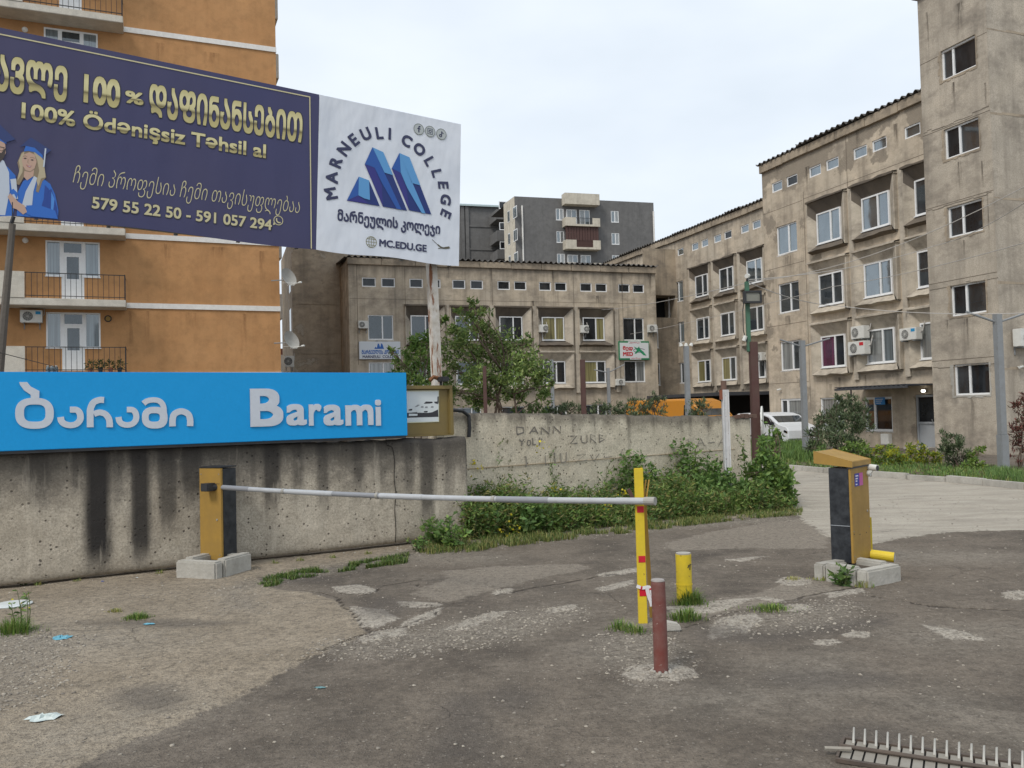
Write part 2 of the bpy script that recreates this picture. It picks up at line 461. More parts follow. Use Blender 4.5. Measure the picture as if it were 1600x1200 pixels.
DUST = [[(1400,1095),(1480,1085),(1600,1130),(1750,1200),(1750,1260),(1560,1150),(1450,1110)],ell(1500,990,110,16),[(900,1010),(960,980),(1010,990),(990,1040),(930,1030)],
        ell(1120,1090,110,20),[(680,1000),(760,965),(890,945),(930,955),(800,1000)],[(1180,1040),(1300,1020),(1360,1080),(1250,1100)],
        [(0,1150),(250,1080),(330,1100),(120,1190),(0,1210)],ell(120,1000,160,22),ell(1450,870,140,9), ell(700,870,90,8)]
WET = [ell(235,1092,62,22),[(740,1085),(800,1060),(860,1085),(820,1120),(760,1110)],[(1080,975),(1200,985),(1390,960),(1400,975),(1200,1008),(1090,1000)],
       ell(1290,1060,120,16),ell(1340,1155,90,30),ell(600,950,40,18),[(640,1200),(700,1080),(760,1080),(800,1200)],ell(250,975,140,8),ell(470,905,60,7)]
CONC = [[(1180,740),(1222,733),(1361,745),(1477,753),(1600,765),(2100,800),(2100,830),(1700,826),(1480,832),(1400,842),(1330,858),(1250,812),(1240,790),(1180,700)],
        [(1180,740),(1222,733),(1215,700),(1180,690)]]
GRAV = [[(400,925),(480,905),(560,893),(645,872),(900,842),(1130,822),(1250,815),(1245,806),(1000,818),(640,858),(520,882),(400,905),(330,925),(340,960),(420,960)],
        [(1110,965),(1200,948),(1300,935),(1350,945),(1340,975),(1250,990),(1120,985)],[(480,1015),(620,985),(760,965),(880,950),(930,960),(760,1010),(560,1035)],
        [(960,985),(1000,985),(1080,1010),(1060,1060),(1000,1075),(930,1030)],[(-100,1000),(40,985),(120,1000),(60,1100),(-100,1130)]]
def vnoise(P, s, seed):
    r = np.random.RandomState(seed); g = r.rand(256, 256)
    q = P * s + 1000.3; i = np.floor(q).astype(int); f = q - i; f = f * f * (3 - 2 * f)
    i %= 256; j = (i + 1) % 256
    return (g[i[:,0], i[:,1]]*(1-f[:,0])*(1-f[:,1]) + g[j[:,0], i[:,1]]*f[:,0]*(1-f[:,1])
            + g[i[:,0], j[:,1]]*(1-f[:,0])*f[:,1] + g[j[:,0], j[:,1]]*f[:,0]*f[:,1])
CRK = [[(380,905),(430,918),(505,925),(530,938),(545,955),(556,966),(572,984),(600,984),(640,980),(665,966),(695,949),(740,946)],[(515,921),(535,927),(575,929),(600,915),(660,905)],
       [(572,988),(500,1022),(440,1048)],[(700,944),(760,934),(850,916),(920,903),(1000,893)],
       [(1060,985),(1130,957),(1200,948),(1262,930),(1340,916)],[(1360,930),(1450,945),(1600,955)],[(1040,842),(1120,851),(1250,866),(1290,862)],[(620,905),(690,925),(700,944)]]
def crackf(P):
    d = np.full(len(P), 9.0)
    w = np.c_[vnoise(P, 7.0, 31), vnoise(P, 7.0, 32)] * .07 + np.c_[vnoise(P, 19.0, 33), vnoise(P, 19.0, 34)] * .03
    Q = P + w - .05
    for ln in CRK:
        q = px_poly(ln)
        for a, b in zip(q, q[1:]):
            e = b - a; t = np.clip(((Q - a) @ e) / (e @ e), 0, 1); d = np.minimum(d, np.linalg.norm(Q - a - t[:, None] * e, axis=1))
    return np.clip(1 - d / .038, 0, 1) * np.clip(.35 + 1.1 * vnoise(P, 1.3, 40), 0, 1)
def fields(P):
    a = np.zeros((len(P), 4), np.float32); b = np.zeros((len(P), 4), np.float32)
    a[:, 0] = grow(P, DIRT, 0.25); a[:, 1] = grow(P, WHITE, 0.09); a[:, 2] = grow(P, WET, 0.22); a[:, 3] = crackf(P)
    b[:, 0] = grow(P, TANP, 0.18); b[:, 1] = grow(P, CONC, 0.35); b[:, 2] = np.maximum(grow(P, GRAV, 0.22), 0) ; b[:, 3] = grow(P, DUST, 0.5)
    return a, b
def ground_z(P, a=None, b=None):
    z = 0.018 * (vnoise(P, 0.9, 1) - 0.5) + 0.008 * (vnoise(P, 4.0, 2) - 0.5) + 0.005 * (vnoise(P, 13.0, 3) - 0.5)
    if a is not None:
        z = z + 0.022 * np.clip((a[:, 0] - 0.47) * 8, 0, 1) * (0.5 + vnoise(P, 2.2, 4)) * 0.5
        z = z - 0.012 * a[:, 3] + 0.012 * np.clip((a[:, 1] - 0.5) * 5, 0, 1) + 0.010 * b[:, 2] * vnoise(P, 9.0, 5)
    return z
GM = NT('worn_asphalt_and_dust')
def ground_material(n):
    pos = n.tc.outputs['Object']
    A = n.attr('ma'); B = n.attr('mb')
    sa = n.t.nodes.new('ShaderNodeSeparateColor'); n.link(A.outputs['Color'], sa.inputs[0])
    sb = n.t.nodes.new('ShaderNodeSeparateColor'); n.link(B.outputs['Color'], sb.inputs[0])
    n1 = n.noise(1.3, 8, 0.7); n2 = n.noise(6, 8, 0.72); n3 = n.noise(45, 5, 0.75); n4 = n.noise(150, 3, 0.7)
    big = n.noise(0.35, 4, 0.6)
    # dark asphalt
    asp = n.mix(n.ramp(n1, [(0.4, 0), (0.6, 1)]), (0.088, 0.073, 0.058), (0.195, 0.164, 0.13))
    asp = n.mix(n.ramp(big, [(0.4, 0), (0.7, 0.7)]), asp, (0.225, 0.185, 0.142))
    asp = n.mix(n.ramp(n2, [(0.5, 0), (0.8, 0.5)]), asp, (0.24, 0.198, 0.155))
    # compacted dirt and old concrete
    dirt = n.mix(n.ramp(n1, [(0.35, 0), (0.65, 1)]), (0.29, 0.238, 0.172), (0.4, 0.335, 0.25))
    dirt = n.mix(n.ramp(n2, [(0.45, 0), (0.75, 0.6)]), dirt, (0.2, 0.168, 0.13))
    conc = n.mix(n.ramp(n1, [(0.3, 0), (0.7, 1)]), (0.38, 0.34, 0.28), (0.46, 0.42, 0.35))
    sw = n.noise(1.0, 5, 0.6, vec=n.map((0.5, 3.2, 1), rot=(0, 0, math.radians(8))), dist=1.2)
    conc = n.mix(n.ramp(sw, [(0.45, 0), (0.6, 0.4)]), conc, (0.24, 0.215, 0.18))
    def mask(f, k, lo=0.47, hi=0.53, nn=None):
        x = n.math('ADD', f, n.math('MULTIPLY', n.math('SUBTRACT', nn or n2, 0.5), k))
        return n.ramp(x, [(lo, 0), (hi, 1)])
    dm = mask(sa.outputs[0], 0.5)
    col = n.mix(dm, asp, dirt)
    tm = mask(sb.outputs[0], 1.0, 0.45, 0.62)
    col = n.mix(n.math('MULTIPLY', tm, 0.8), col, (0.29, 0.25, 0.2))
    cm = mask(sb.outputs[1], 0.7)
    col = n.mix(cm, col, conc)
    du = n.math('MULTIPLY', n.ramp(B.outputs['Alpha'], [(0.15, 0), (0.9, 1)]), n.ramp(n2, [(0.3, 0.2), (0.6, 1)]))
    col = n.mix(n.math('MULTIPLY', du, 0.6), col, (0.34, 0.305, 0.25))
    gv = mask(sb.outputs[2], 1.4, 0.35, 0.9, n.noise(5, 8, 0.75))
    gc = n.voro(42, out='Color'); gbw = n.sep(gc)[0]
    gcol = n.mix(gbw, (0.17, 0.145, 0.115), (0.36, 0.32, 0.26))
    col = n.mix(n.math('MULTIPLY', gv, 0.6), col, gcol)
    wm = n.math('MULTIPLY', mask(sa.outputs[1], 1.2, 0.4, 0.55, n.noise(7, 8, 0.8)), n.ramp(n.noise(30, 4, 0.7), [(0.35, 0.5), (0.5, 1)]))
    col = n.mix(n.math('MULTIPLY', wm, 0.85), col, (0.48, 0.435, 0.365))
    wt = mask(sa.outputs[2], 0.8, 0.35, 0.8, n1)
    col = n.mix(n.math('MULTIPLY', wt, 0.62), col, (0.09, 0.078, 0.068))
    # aggregate and grit
    m5 = n.noise(14, 6, 0.8)
    calm = n.math('SUBTRACT', 1.0, n.math('MULTIPLY', cm, 0.75))
    col = n.mix(n.math('MULTIPLY', calm, n.ramp(m5, [(0.36, 0.6), (0.52, 0)])), col, (0.075, 0.063, 0.05))
    col = n.mix(n.math('MULTIPLY', calm, n.ramp(m5, [(0.56, 0), (0.74, 0.5)])), col, (0.33, 0.29, 0.24))
    pv = n.voro(30, vec=n.map((1, 1, 1), (3, 7, 1))); pcl = n.sep(n.voro(30, vec=n.map((1, 1, 1), (3, 7, 1)), out='Color'))[0]
    pb = n.math('MULTIPLY', n.ramp(pv, [(0.16, 1), (0.26, 0)]), n.ramp(pcl, [(0.8, 0), (0.84, 1)]))
    col = n.mix(n.math('MULTIPLY', n.math('MULTIPLY', pb, calm), 0.5), col, (0.4, 0.36, 0.3))
    pdk = n.math('MULTIPLY', n.ramp(pv, [(0.16, 1), (0.26, 0)]), n.ramp(pcl, [(0.16, 1), (0.2, 0)]))
    col = n.mix(n.math('MULTIPLY', n.math('MULTIPLY', pdk, calm), 0.6), col, (0.045, 0.038, 0.032))
    vc = n.voro(75); vcol = n.sep(n.voro(75, out='Color'))[0]
    grit = n.math('MULTIPLY', n.ramp(vc, [(0.2, 1), (0.34, 0)]), n.ramp(vcol, [(0.6, 0), (0.7, 1)]))
    col = n.mix(n.math('MULTIPLY', n.math('MULTIPLY', grit, calm), 0.4), col, (0.36, 0.325, 0.27))
    dk = n.math('MULTIPLY', n.ramp(vc, [(0.2, 1), (0.34, 0)]), n.ramp(vcol, [(0.2, 1), (0.3, 0)]))
    col = n.mix(n.math('MULTIPLY', dk, 0.5), col, (0.05, 0.045, 0.04))
    col = n.mix(n.math('MULTIPLY', calm, n.ramp(n3, [(0.38, 0.45), (0.58, 0)])), col, mul((0.12, 0.1, 0.085), 0.6))
    # cracks
    w = n.t.nodes.new('ShaderNodeVectorMath'); w.operation = 'MULTIPLY_ADD'; w.inputs[1].default_value = (.25, .25, .25)
    nn = n.t.nodes.new('ShaderNodeTexNoise'); nn.inputs['Scale'].default_value = 5.0; nn.inputs['Detail'].default_value = 6; n.link(pos, nn.inputs['Vector'])
    n.link(pos, w.inputs[2]); n.link(nn.outputs['Color'], w.inputs[0])
    cv = n.voro(0.8, 'DISTANCE_TO_EDGE', vec=w.outputs[0])
    ck = n.math('MULTIPLY', n.ramp(cv, [(0.002, 1), (0.007, 0)]), n.ramp(big, [(0.5, 0), (0.62, 1)]))
    col = n.mix(n.math('MULTIPLY', ck, 0.4), col, (0.05, 0.043, 0.036))
    h = n.math('ADD', n.math('MULTIPLY', n2, 1.2), n.math('ADD', n.math('MULTIPLY', n3, 0.9), n.math('MULTIPLY', n.ramp(vc, [(0.0, 1), (0.5, 0)]), 0.6)))
    ca = n.ramp(n.math('ADD', A.outputs['Alpha'], n.math('MULTIPLY', n.math('SUBTRACT', n3, 0.5), 0.5)), [(0.45, 0), (0.75, 1)])
    col = n.mix(n.math('MULTIPLY', ca, 0.8), col, (0.05, 0.04, 0.032))
    h = n.math('SUBTRACT', n.math('SUBTRACT', h, ck), n.math('MULTIPLY', ca, 2.0))
    n.bump(h, 0.9, 0.012)
    return n.fin(col, 0.93, 0, 0.25)
ground_material(GM)
def grid_sheet(name, xs, ys, hole=None):
    X, Y = np.meshgrid(xs, ys); P = np.stack([X.ravel(), Y.ravel()], 1)
    a, b = fields(P)
    z = ground_z(P, a, b)
    if hole is None:   # fade relief at the edge so that sheets meet
        e = np.minimum.reduce([P[:,0]-xs[0], xs[-1]-P[:,0], P[:,1]-ys[0], ys[-1]-P[:,1]])
        z = z * np.clip(e / 0.6, 0, 1)
    nx, ny = len(xs), len(ys)
    i = (np.arange(ny - 1)[:, None] * nx + np.arange(nx - 1)[None, :]).ravel()
    f = np.stack([i, i + 1, i + nx + 1, i + nx], 1)
    if hole is not None:
        cx = P[f].mean(1); k = ~((cx[:,0] > hole[0]) & (cx[:,0] < hole[1]) & (cx[:,1] > hole[2]) & (cx[:,1] < hole[3])); f = f[k]
        z = z * 0
    return npmesh(name, np.c_[P, z], f, GM.mat, attrs={'ma': a, 'mb': b}, smooth=True)
X0, X1, Y0, Y1 = -8.0, 10.0, 2.4, 20.0
xs_n = np.linspace(X0, X1, 421)
ys_n = Y0 + (Y1 - Y0) * (np.linspace(0, 1, 401) ** 1.35)
tag(grid_sheet('road', xs_n, ys_n), kind='structure')
xs_f = np.unique(np.r_[np.linspace(-400, -30, 20), np.linspace(-30, X0, 30), np.linspace(X0, X1, 37), np.linspace(X1, 45, 50), np.linspace(45, 400, 20)])
ys_f = np.unique(np.r_[np.linspace(-60, 0, 8), np.linspace(0, Y0, 4), np.linspace(Y0, Y1, 37), np.linspace(Y1, 60, 60), np.linspace(60, 900, 20)])
tag(grid_sheet('ground', xs_f, ys_f, hole=(X0, X1, Y0, Y1)), kind='structure')
def gh(x, y):
    P = np.array([[x, y]]); 
    if not (X0 < x < X1 and Y0 < y < Y1): return 0.0
    a, b = fields(P); e = min(x-X0, X1-x, y-Y0, Y1-y)
    return float(ground_z(P, a, b)[0]) * min(1, e / 0.6)

# loose stones and grit lying on the road
def stones():
    r = np.random.RandomState(7)
    pts = []
    for polys, cnt, smin, smax in ((GRAV, 5200, 0.005, 0.017), (WHITE, 500, 0.005, 0.014)):
        for p in polys:
            q = px_poly(p); lo = q.min(0); hi = q.max(0); area = (hi - lo).prod()
            k = int(cnt * min(1.0, area / 8.0) * 0.6) + 30
            c = lo + r.rand(k * 2, 2) * (hi - lo)
            c = c[sdf(c, q) > -0.05 - 0.1 * r.rand(len(c))][:k]
            pts.append(np.c_[c, smin + (smax - smin) * r.rand(len(c)) ** 2.2])
    k = 9000
    c = np.c_[-7 + 16 * r.rand(k), 3 + 13 * r.rand(k) ** 1.3]
    pts.append(np.c_[c, 0.003 + 0.014 * r.rand(k) ** 4])
    pts = np.concatenate(pts)
    pts = pts[(pts[:,0] > X0 + .1) & (pts[:,0] < X1 - .1) & (pts[:,1] > Y0 + .1) & (pts[:,1] < Y1 - .1)]
    n = len(pts)
    base = np.array([(1,0,0),(0,1,0),(-1,0,0),(0,-1,0),(0,0,.7),(.6,.6,.45),(-.6,.55,.4),(-.55,-.6,.5),(.6,-.55,.4)], float)
    fc = np.array([(0,5,8),(0,1,5),(1,2,6),(1,6,5),(2,3,7),(2,7,6),(3,0,8),(3,8,7),(4,8,5),(4,5,6),(4,6,7),(4,7,8)])
    ang = r.rand(n) * 6.28; ca, sa = np.cos(ang), np.sin(ang)
    V = base[None] * (0.7 + 0.6 * r.rand(n, 9, 1)) * pts[:, 2][:, None, None] * np.c_[np.ones(n), 0.6 + 0.4 * r.rand(n), 0.5 + 0.4 * r.rand(n)][:, None, :]
    W = V.copy(); W[:, :, 0] = V[:, :, 0] * ca[:, None] - V[:, :, 1] * sa[:, None]; W[:, :, 1] = V[:, :, 0] * sa[:, None] + V[:, :, 1] * ca[:, None]
    a, b = fields(pts[:, :2]); z = ground_z(pts[:, :2], a, b)
    e = np.minimum.reduce([pts[:,0]-X0, X1-pts[:,0], pts[:,1]-Y0, Y1-pts[:,1]]); z = z * np.clip(e/0.6,0,1)
    W[:, :, 0] += pts[:, 0][:, None]; W[:, :, 1] += pts[:, 1][:, None]; W[:, :, 2] += (z + 0.001)[:, None]
    F = (fc[None] + np.arange(n)[:, None, None] * 9).reshape(-1, 3)
    t = r.rand(n); cols = np.array([(0.16, 0.14, 0.12)]) * (1 - t)[:, None] + np.array([(0.38, 0.34, 0.28)]) * t[:, None]
    mm = NT('loose_stone'); tt = mm.attr('tint').outputs['Color']; mm.fin(tt, 0.9, 0, 0.3)
    tag(npmesh('gravel', W.reshape(-1, 3), F, mm.mat, attr=np.repeat(cols, 12, 0)),
        'loose pale gravel and grit scattered over the worn asphalt', 'gravel', kind='stuff')
stones()
# ------------------------------------------------------------------ building kit
def holed(mb, s0, s1, z0, z1, holes, y=0.0, reveal=0.14):
    """wall sheet in the x-z plane with rectangular openings and their reveals"""
    S = sorted({s0, s1, *[h[0] for h in holes], *[h[1] for h in holes]}); S = [s for s in S if s0 <= s <= s1]
    Z = sorted({z0, z1, *[h[2] for h in holes], *[h[3] for h in holes]}); Z = [z for z in Z if z0 <= z <= z1]
    for i in range(len(S) - 1):
        for j in range(len(Z) - 1):
            cs, cz = (S[i] + S[i+1]) / 2, (Z[j] + Z[j+1]) / 2
            if any(h[0] < cs < h[1] and h[2] < cz < h[3] for h in holes): continue
            mb.quad((S[i], y, Z[j]), (S[i+1], y, Z[j]), (S[i+1], y, Z[j+1]), (S[i], y, Z[j+1]))
    for h in holes:
        a, b, c, d = h[:4]; r = h[4] if len(h) > 4 else reveal
        if r <= 0: continue
        mb.quad((a,y,c),(a,y+r,c),(a,y+r,d),(a,y,d)); mb.quad((b,y,d),(b,y+r,d),(b,y+r,c),(b,y,c))
        mb.quad((a,y,c),(b,y,c),(b,y+r,c),(a,y+r,c)); mb.quad((a,y+r,d),(b,y+r,d),(b,y,d),(a,y,d))
def window(par, s0, s1, z0, z1, y=0.1, split=(0.6,), fw=0.06, glass=None, frame=None, name='window', sill=True, trans=None, open_=0):
    g = MB(); t = 0.05
    g.box(s0, s1, y - t, y + 0.03, z0, z0 + fw); g.box(s0, s1, y - t, y + 0.03, z1 - fw, z1)
    g.box(s0, s0 + fw, y - t, y + 0.03, z0 + fw, z1 - fw); g.box(s1 - fw, s1, y - t, y + 0.03, z0 + fw, z1 - fw)
    cuts = [s0 + (s1 - s0) * k for k in split]
    for c in cuts: g.box(c - fw * 0.6, c + fw * 0.6, y - t - 0.006, y + 0.03, z0 + fw, z1 - fw)
    if trans: 
        zt = z0 + (z1 - z0) * trans; g.box(s0 + fw, s1 - fw, y - t + 0.004, y + 0.03, zt - fw * .5, zt + fw * .5)
    if sill: g.box(s0 - 0.03, s1 + 0.03, y - t - 0.05, y, z0 - 0.035, z0 - 0.003)
    w = g.build(name, frame or M['upvc'], par)
    e = [s0 + fw] + [x for c in cuts for x in (c - fw * 0.6, c + fw * 0.6)] + [s1 - fw]
    gl = glass if isinstance(glass, (list, tuple)) else [glass or M['glass']] * 9
    for k in range(0, len(e), 2):
        tl = (random.random() - .5) * 0.02
        MB().quad((e[k], y - 0.01, z0 + fw), (e[k+1], y - 0.01 + tl, z0 + fw), (e[k+1], y - 0.01 + tl, z1 - fw), (e[k], y - 0.01, z1 - fw)).build('pane', gl[k // 2], w)
    return w
def surround(par, s0, s1, z0, z1, L=0.3, R=0.45, Tp=0.5, B=0.3, out=0.17, inn=0.12, mat=None, seed=0, soot=False):
    """precast splayed window box standing proud of the wall, with a ragged sill lip"""
    r = random.Random(seed); g = MB()
    a0, a1, b0, b1 = s0 - L, s1 + R, z0 - B, z1 + Tp
    yo, yi = -out, inn
    N = 7
    def q(p0, p1, p2, p3): g.quad(p0, p1, p2, p3)
    q((a0,yo,b0),(s0,yi,z0),(s0,yi,z1),(a0,yo,b1))              # cheeks
    q((s1,yi,z0),(a1,yo,b0),(a1,yo,b1),(s1,yi,z1))
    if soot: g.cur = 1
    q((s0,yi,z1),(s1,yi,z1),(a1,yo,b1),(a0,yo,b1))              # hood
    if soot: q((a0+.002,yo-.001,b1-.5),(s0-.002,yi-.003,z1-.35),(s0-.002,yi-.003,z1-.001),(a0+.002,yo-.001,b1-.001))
    g.cur = 0
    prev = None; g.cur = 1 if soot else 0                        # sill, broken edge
    for k in range(N + 1):
        f = k / N; jz = r.uniform(-0.035, 0.03) if 0 < k < N else 0; jy = r.uniform(-0.07, 0.03) if 0 < k < N else 0
        cur = ((a0 + (a1 - a0) * f, yo - 0.07 + jy, b0 + jz), (s0 + (s1 - s0) * f, yi, z0))
        if prev:
            q(prev[0], cur[0], cur[1], prev[1])
            q((prev[0][0], 0.02, b0 - 0.1), (cur[0][0], 0.02, b0 - 0.1), cur[0], prev[0])
        prev = cur
    g.cur = 0; t = 0.055                                         # outer shell
    g.box(a0 - t, a0, yo, 0.05, b0, b1 + t); g.box(a1, a1 + t, yo, 0.05, b0, b1 + t)
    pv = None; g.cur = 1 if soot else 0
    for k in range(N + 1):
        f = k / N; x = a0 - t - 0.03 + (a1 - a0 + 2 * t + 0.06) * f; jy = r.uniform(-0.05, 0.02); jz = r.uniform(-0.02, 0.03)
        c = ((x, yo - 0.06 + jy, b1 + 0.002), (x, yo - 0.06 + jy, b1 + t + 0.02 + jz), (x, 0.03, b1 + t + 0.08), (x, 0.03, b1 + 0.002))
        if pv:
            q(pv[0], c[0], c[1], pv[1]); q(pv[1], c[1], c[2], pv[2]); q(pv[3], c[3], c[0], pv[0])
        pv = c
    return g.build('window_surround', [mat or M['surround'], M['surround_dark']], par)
def corrugated(par, s0, s1, z, depth, rise, pitch=0.34, amp=0.06, over=0.22, name='roof', mat=None):
    """wavy sheets: ridges run into the depth, sheet ends show as a wave at the eave"""
    nx = int((s1 - s0) / pitch * 8); r = random.Random(3); g = MB(); vs = []; fs = []
    for i in range(nx + 1):
        x = s0 + (s1 - s0) * i / nx; sheet = int((x - s0) / (pitch * 4.5)); rr = random.Random(sheet * 7 + 1)
        dz = rr.uniform(-0.02, 0.025); dy = rr.uniform(-0.06, 0.05)
        w = amp * math.sin(2 * math.pi * x / pitch) + dz
        for (y, zz) in ((-over + dy, z + w), (depth * .5, z + w + rise), (-over + dy, z + w - 0.02), (depth * .5, z + w + rise - 0.02)):
            vs.append((x, y, zz))
    for i in range(nx):
        a = i * 4; b = a + 4
        fs += [(a, b, b + 1, a + 1), (a + 2, a + 3, b + 3, b + 2), (a, a + 2, b + 2, b)]
    g.add(vs, fs)
    g.quad((s0, depth * .5, z + rise + 0.02), (s1, depth * .5, z + rise + 0.02), (s1, depth, z), (s0, depth, z))
    return g.build(name, mat or M['roofsheet'], par)
def cam_small(par_frame, a, b, out, label, cat='camera'):
    """small white bullet camera on a bracket, on a wall frame"""
    t = thing('security_camera', label, cat, Frame(par_frame.pt(a, b, out), par_frame.X))
    MB().tube([(0, 0.0, 0), (0, -0.1, -0.01)], 0.018, 8).build('bracket', M['white_plastic'], t)
    MB().tube([(0.1, -0.1, 0.0), (-0.1, -0.15, -0.03)], [0.035, 0.04], 10).build('housing', M['white_plastic'], t, smooth=False)
    return t
AC_G = 'air conditioning units on the building walls'
def ac_unit(fr, u0, v0, u1, v1, label, out=0.0, badge=None, badge_c=None, side=False, fan=0.35):
    """outdoor unit hung on a wall; rectangle is its outline in the photo"""
    a0, b1 = fr.ab(u0, v0, out + .35); a1, b0 = fr.ab(u1, v1, out + .35)
    w = max(0.5, abs(a1 - a0)); h = max(0.35, b1 - b0)
    w = min(w, 0.95); h = min(h, .7)
    t = thing('air_conditioner', label, 'air conditioner', Frame(fr.pt((a0 + a1) / 2, (b0 + b1) / 2 - h / 2, out), fr.X), group=AC_G)
    MB().box(-w/2, w/2, -0.36, -0.06, 0.0, h).build('casing', M['white_plastic'], t, bevel=0.015)
    g = MB(); R = h * 0.37; cx = -w/2 + w * fan
    g.disc((cx, -0.362, h * .5), (0, -1, 0), R, 24)
    g.build('fan_opening', M['grille'], t)
    g = MB()
    for k in range(1, 5):
        rr = R * k / 4; g.tube([(cx + rr*math.cos(q*math.pi/9), -0.37, h*.5 + rr*math.sin(q*math.pi/9)) for q in range(19)], 0.005, 4, False)
    for k in range(6): 
        q = k * math.pi / 6; g.tube([(cx - R*math.cos(q), -0.372, h*.5 - R*math.sin(q)), (cx + R*math.cos(q), -0.372, h*.5 + R*math.sin(q))], 0.004, 4)
    g.build('fan_grille', M['white_plastic'], t)
    for x in (-w*.35, w*.35): MB().box(x - .02, x + .02, -0.38, 0.0, -0.045, -0.005).box(x - .02, x + .02, -0.03, 0.0, -.25, -0.045).build('bracket', M['steel_grey'], t)
    if badge: MB().box(w*.2, w*.43, -0.366, -0.361, h*.66, h*.9).build('badge', badge, t)
    MB().tube([(w*.42, -.2, h*.5), (w*.5+.05, -.1, h*.7), (w*.5+.04, 0.02, h + .2)], 0.02, 6).build('pipe', M['wire'], t)
    return t
random.seed(5)
BLUE_BADGE = m_flat('blue_badge', (0.02, 0.25, 0.5)); RED_BADGE = m_flat('red_badge', (0.5, 0.02, 0.03))

# ------------------------------------------------------------------ right-hand office block (front part)
ZR = [(3.28, 4.61), (5.90, 7.24), (8.55, 9.87)]; ZS = (11.5, 11.95)
RF = gframe(gz(1445, 702), 334, True)
def office(fr, label, s_l, s_r, cols, flush, smalls, rows, zs, top, depth, wallmat, extra=(), name='office_building', over=None, glassf=None, vis=None):
    b = thing(name, label, 'building', fr)
    holes = []; mw = MB()
    for r_, (z0, z1) in enumerate(rows):
        for c_, (a, w) in enumerate(cols):
            if c_ in flush: holes.append((a, a + w, z0, z1, 0.16))
            else: holes.append((a - .3, a + w + .45, z0 - .3, z1 + .5, 0))
    for a in smalls: holes.append((a, a + .77, zs[0], zs[1], 0.14))
    for e in extra: holes.append(e[:4] + (0.16,))
    holes = [h for h in holes if h[0] > s_l and h[1] < s_r + 3]
    holed(mw, s_l, s_r, 0, top, holes)
    mw.quad((s_l, depth, 0), (s_l, 0, 0), (s_l, 0, top), (s_l, depth, top)); mw.quad((s_r, 0, 0), (s_r, depth, 0), (s_r, depth, top), (s_r, 0, top))
    mw.quad((s_r, depth, 0), (s_l, depth, 0), (s_l, depth, top), (s_r, depth, top))
    # shallow pilasters between the window boxes and level joints
    mw.build('wall', wallmat, b)
    for c_, (a, w) in enumerate(cols):
        if c_ in flush: continue
        x = a + w + .45 + .055 + 0.14
        if x + .2 < s_r: MB().box(x, x + .24, -0.09, 0.0, rows[0][0] - .6, rows[-1][1] + .62).build('pilaster', M['surround'], b)
    for r_, (z0, z1) in enumerate(rows):
        for c_, (a, w) in enumerate(cols):
            gm = glassf(r_, c_) if glassf else M['glass']
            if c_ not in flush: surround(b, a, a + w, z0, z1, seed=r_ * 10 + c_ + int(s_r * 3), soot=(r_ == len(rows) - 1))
            window(b, a, a + w, z0, z1, 0.1, glass=gm, split=(0.6 if c_ not in flush else .57,))
    for k, a in enumerate(smalls):
        window(b, a, a + .77, zs[0], zs[1], 0.08, split=(), fw=0.055, glass=M['glass_sky'] if top > 12 and k % 6 != 1 else M['glass_dark'], sill=False)
    g = MB(); n = int((s_r - s_l) / 2.0) + 1; L = (s_r - s_l + .1) / n
    for k in range(n): g2 = MB().box(s_l - .05 + k * L, s_l - .05 + (k + 1) * L - .02, -0.12, 0.25, top - 0.34 + random.uniform(-.015, .015), top + 0.02).build('cornice_block', M['cornice'], b, bevel=0.012)
    corrugated(b, s_l - .2, s_r + .15, top + .1, depth, .3)
    return b
def gf_rf(r, c):
    return {(2,0): [M['glass_sky']]*2, (2,1): [M['glass_sky']]*2, (2,2): [M['glass_sky']]*2, (1,2): [M['glass_sky']]*2, (2,3): [M['glass'], M['cur_white']],
            (0,1): [M['cur_purple'], M['glass_dark']], (0,2): [M['cur_white'], M['cur_blue']], (0,0): [M['cur_white'], M['glass']], (0,3): [M['cur_white'], M['glass']]}.get((r, c), [M['glass'], M['glass']])
C_RF = [(-8.26, 1.46), (-5.54, 1.48), (-2.82, 1.48), (-0.06, 1.48)]
RB = office(RF, 'tall tan office block with peeling render and boxed windows beside the tower', -9.2, 2.9, C_RF, (0,),
       [-8.48, -7.40, -5.84, -4.74, -3.10, -2.05, -0.38, 0.7], ZR, ZS, 12.95, 11, M['facade_peel'],
       extra=[(-8.4, -6.75, .35, 2.02), (-5.66, -4.2, .6, 2.0), (-3.0, -1.52, .62, 1.96), (-0.36, .62, 0.0, 2.0)], glassf=gf_rf)
window(RB, -8.4, -6.75, .35, 2.02, .1, split=(.3,), fw=.09, glass=[M['glass'], M['cur_white']])
window(RB, -5.66, -4.2, .6, 2.0, .1, split=(.72,), glass=[M['cur_white'], M['glass']])
window(RB, -3.0, -1.52, .62, 1.96, .1, split=(.35,), fw=.09, glass=[M['glass'], M['glass_dark']])
d = MB(); fr_ = M['steel_grey']
dm = m_paint('grey_door_plastic', (0.34, 0.36, 0.38), 0.4, 0.15)
d.box(-.34, -.27, .02, .12, 0, 1.98); d.box(.5, .58, .02, .12, 0, 1.98); d.box(-.27, .5, .02, .12, 1.9, 1.98); d.box(-.27, .5, .03, .12, .93, 1.0); d.box(-.27, .5, .03, .12, 0, .08)
d = d.build('door', dm, RB)
MB().quad((-.27, .08, 1.0), (.5, .08, 1.0), (.5, .08, 1.9), (-.27, .08, 1.9)).build('pane', M['glass_dark'], d)
MB().box(-.27, .5, .07, .1, .08, .93).build('panel', dm, d)
MB().tube([(.42, .0, .95), (.42, -.03, 1.1)], .015, 6).build('handle', M['steel_grey'], d)
MB().box(-.5, .7, -.5, 0, .0, .09).build('step', M['kerb'], RB, bevel=.01)
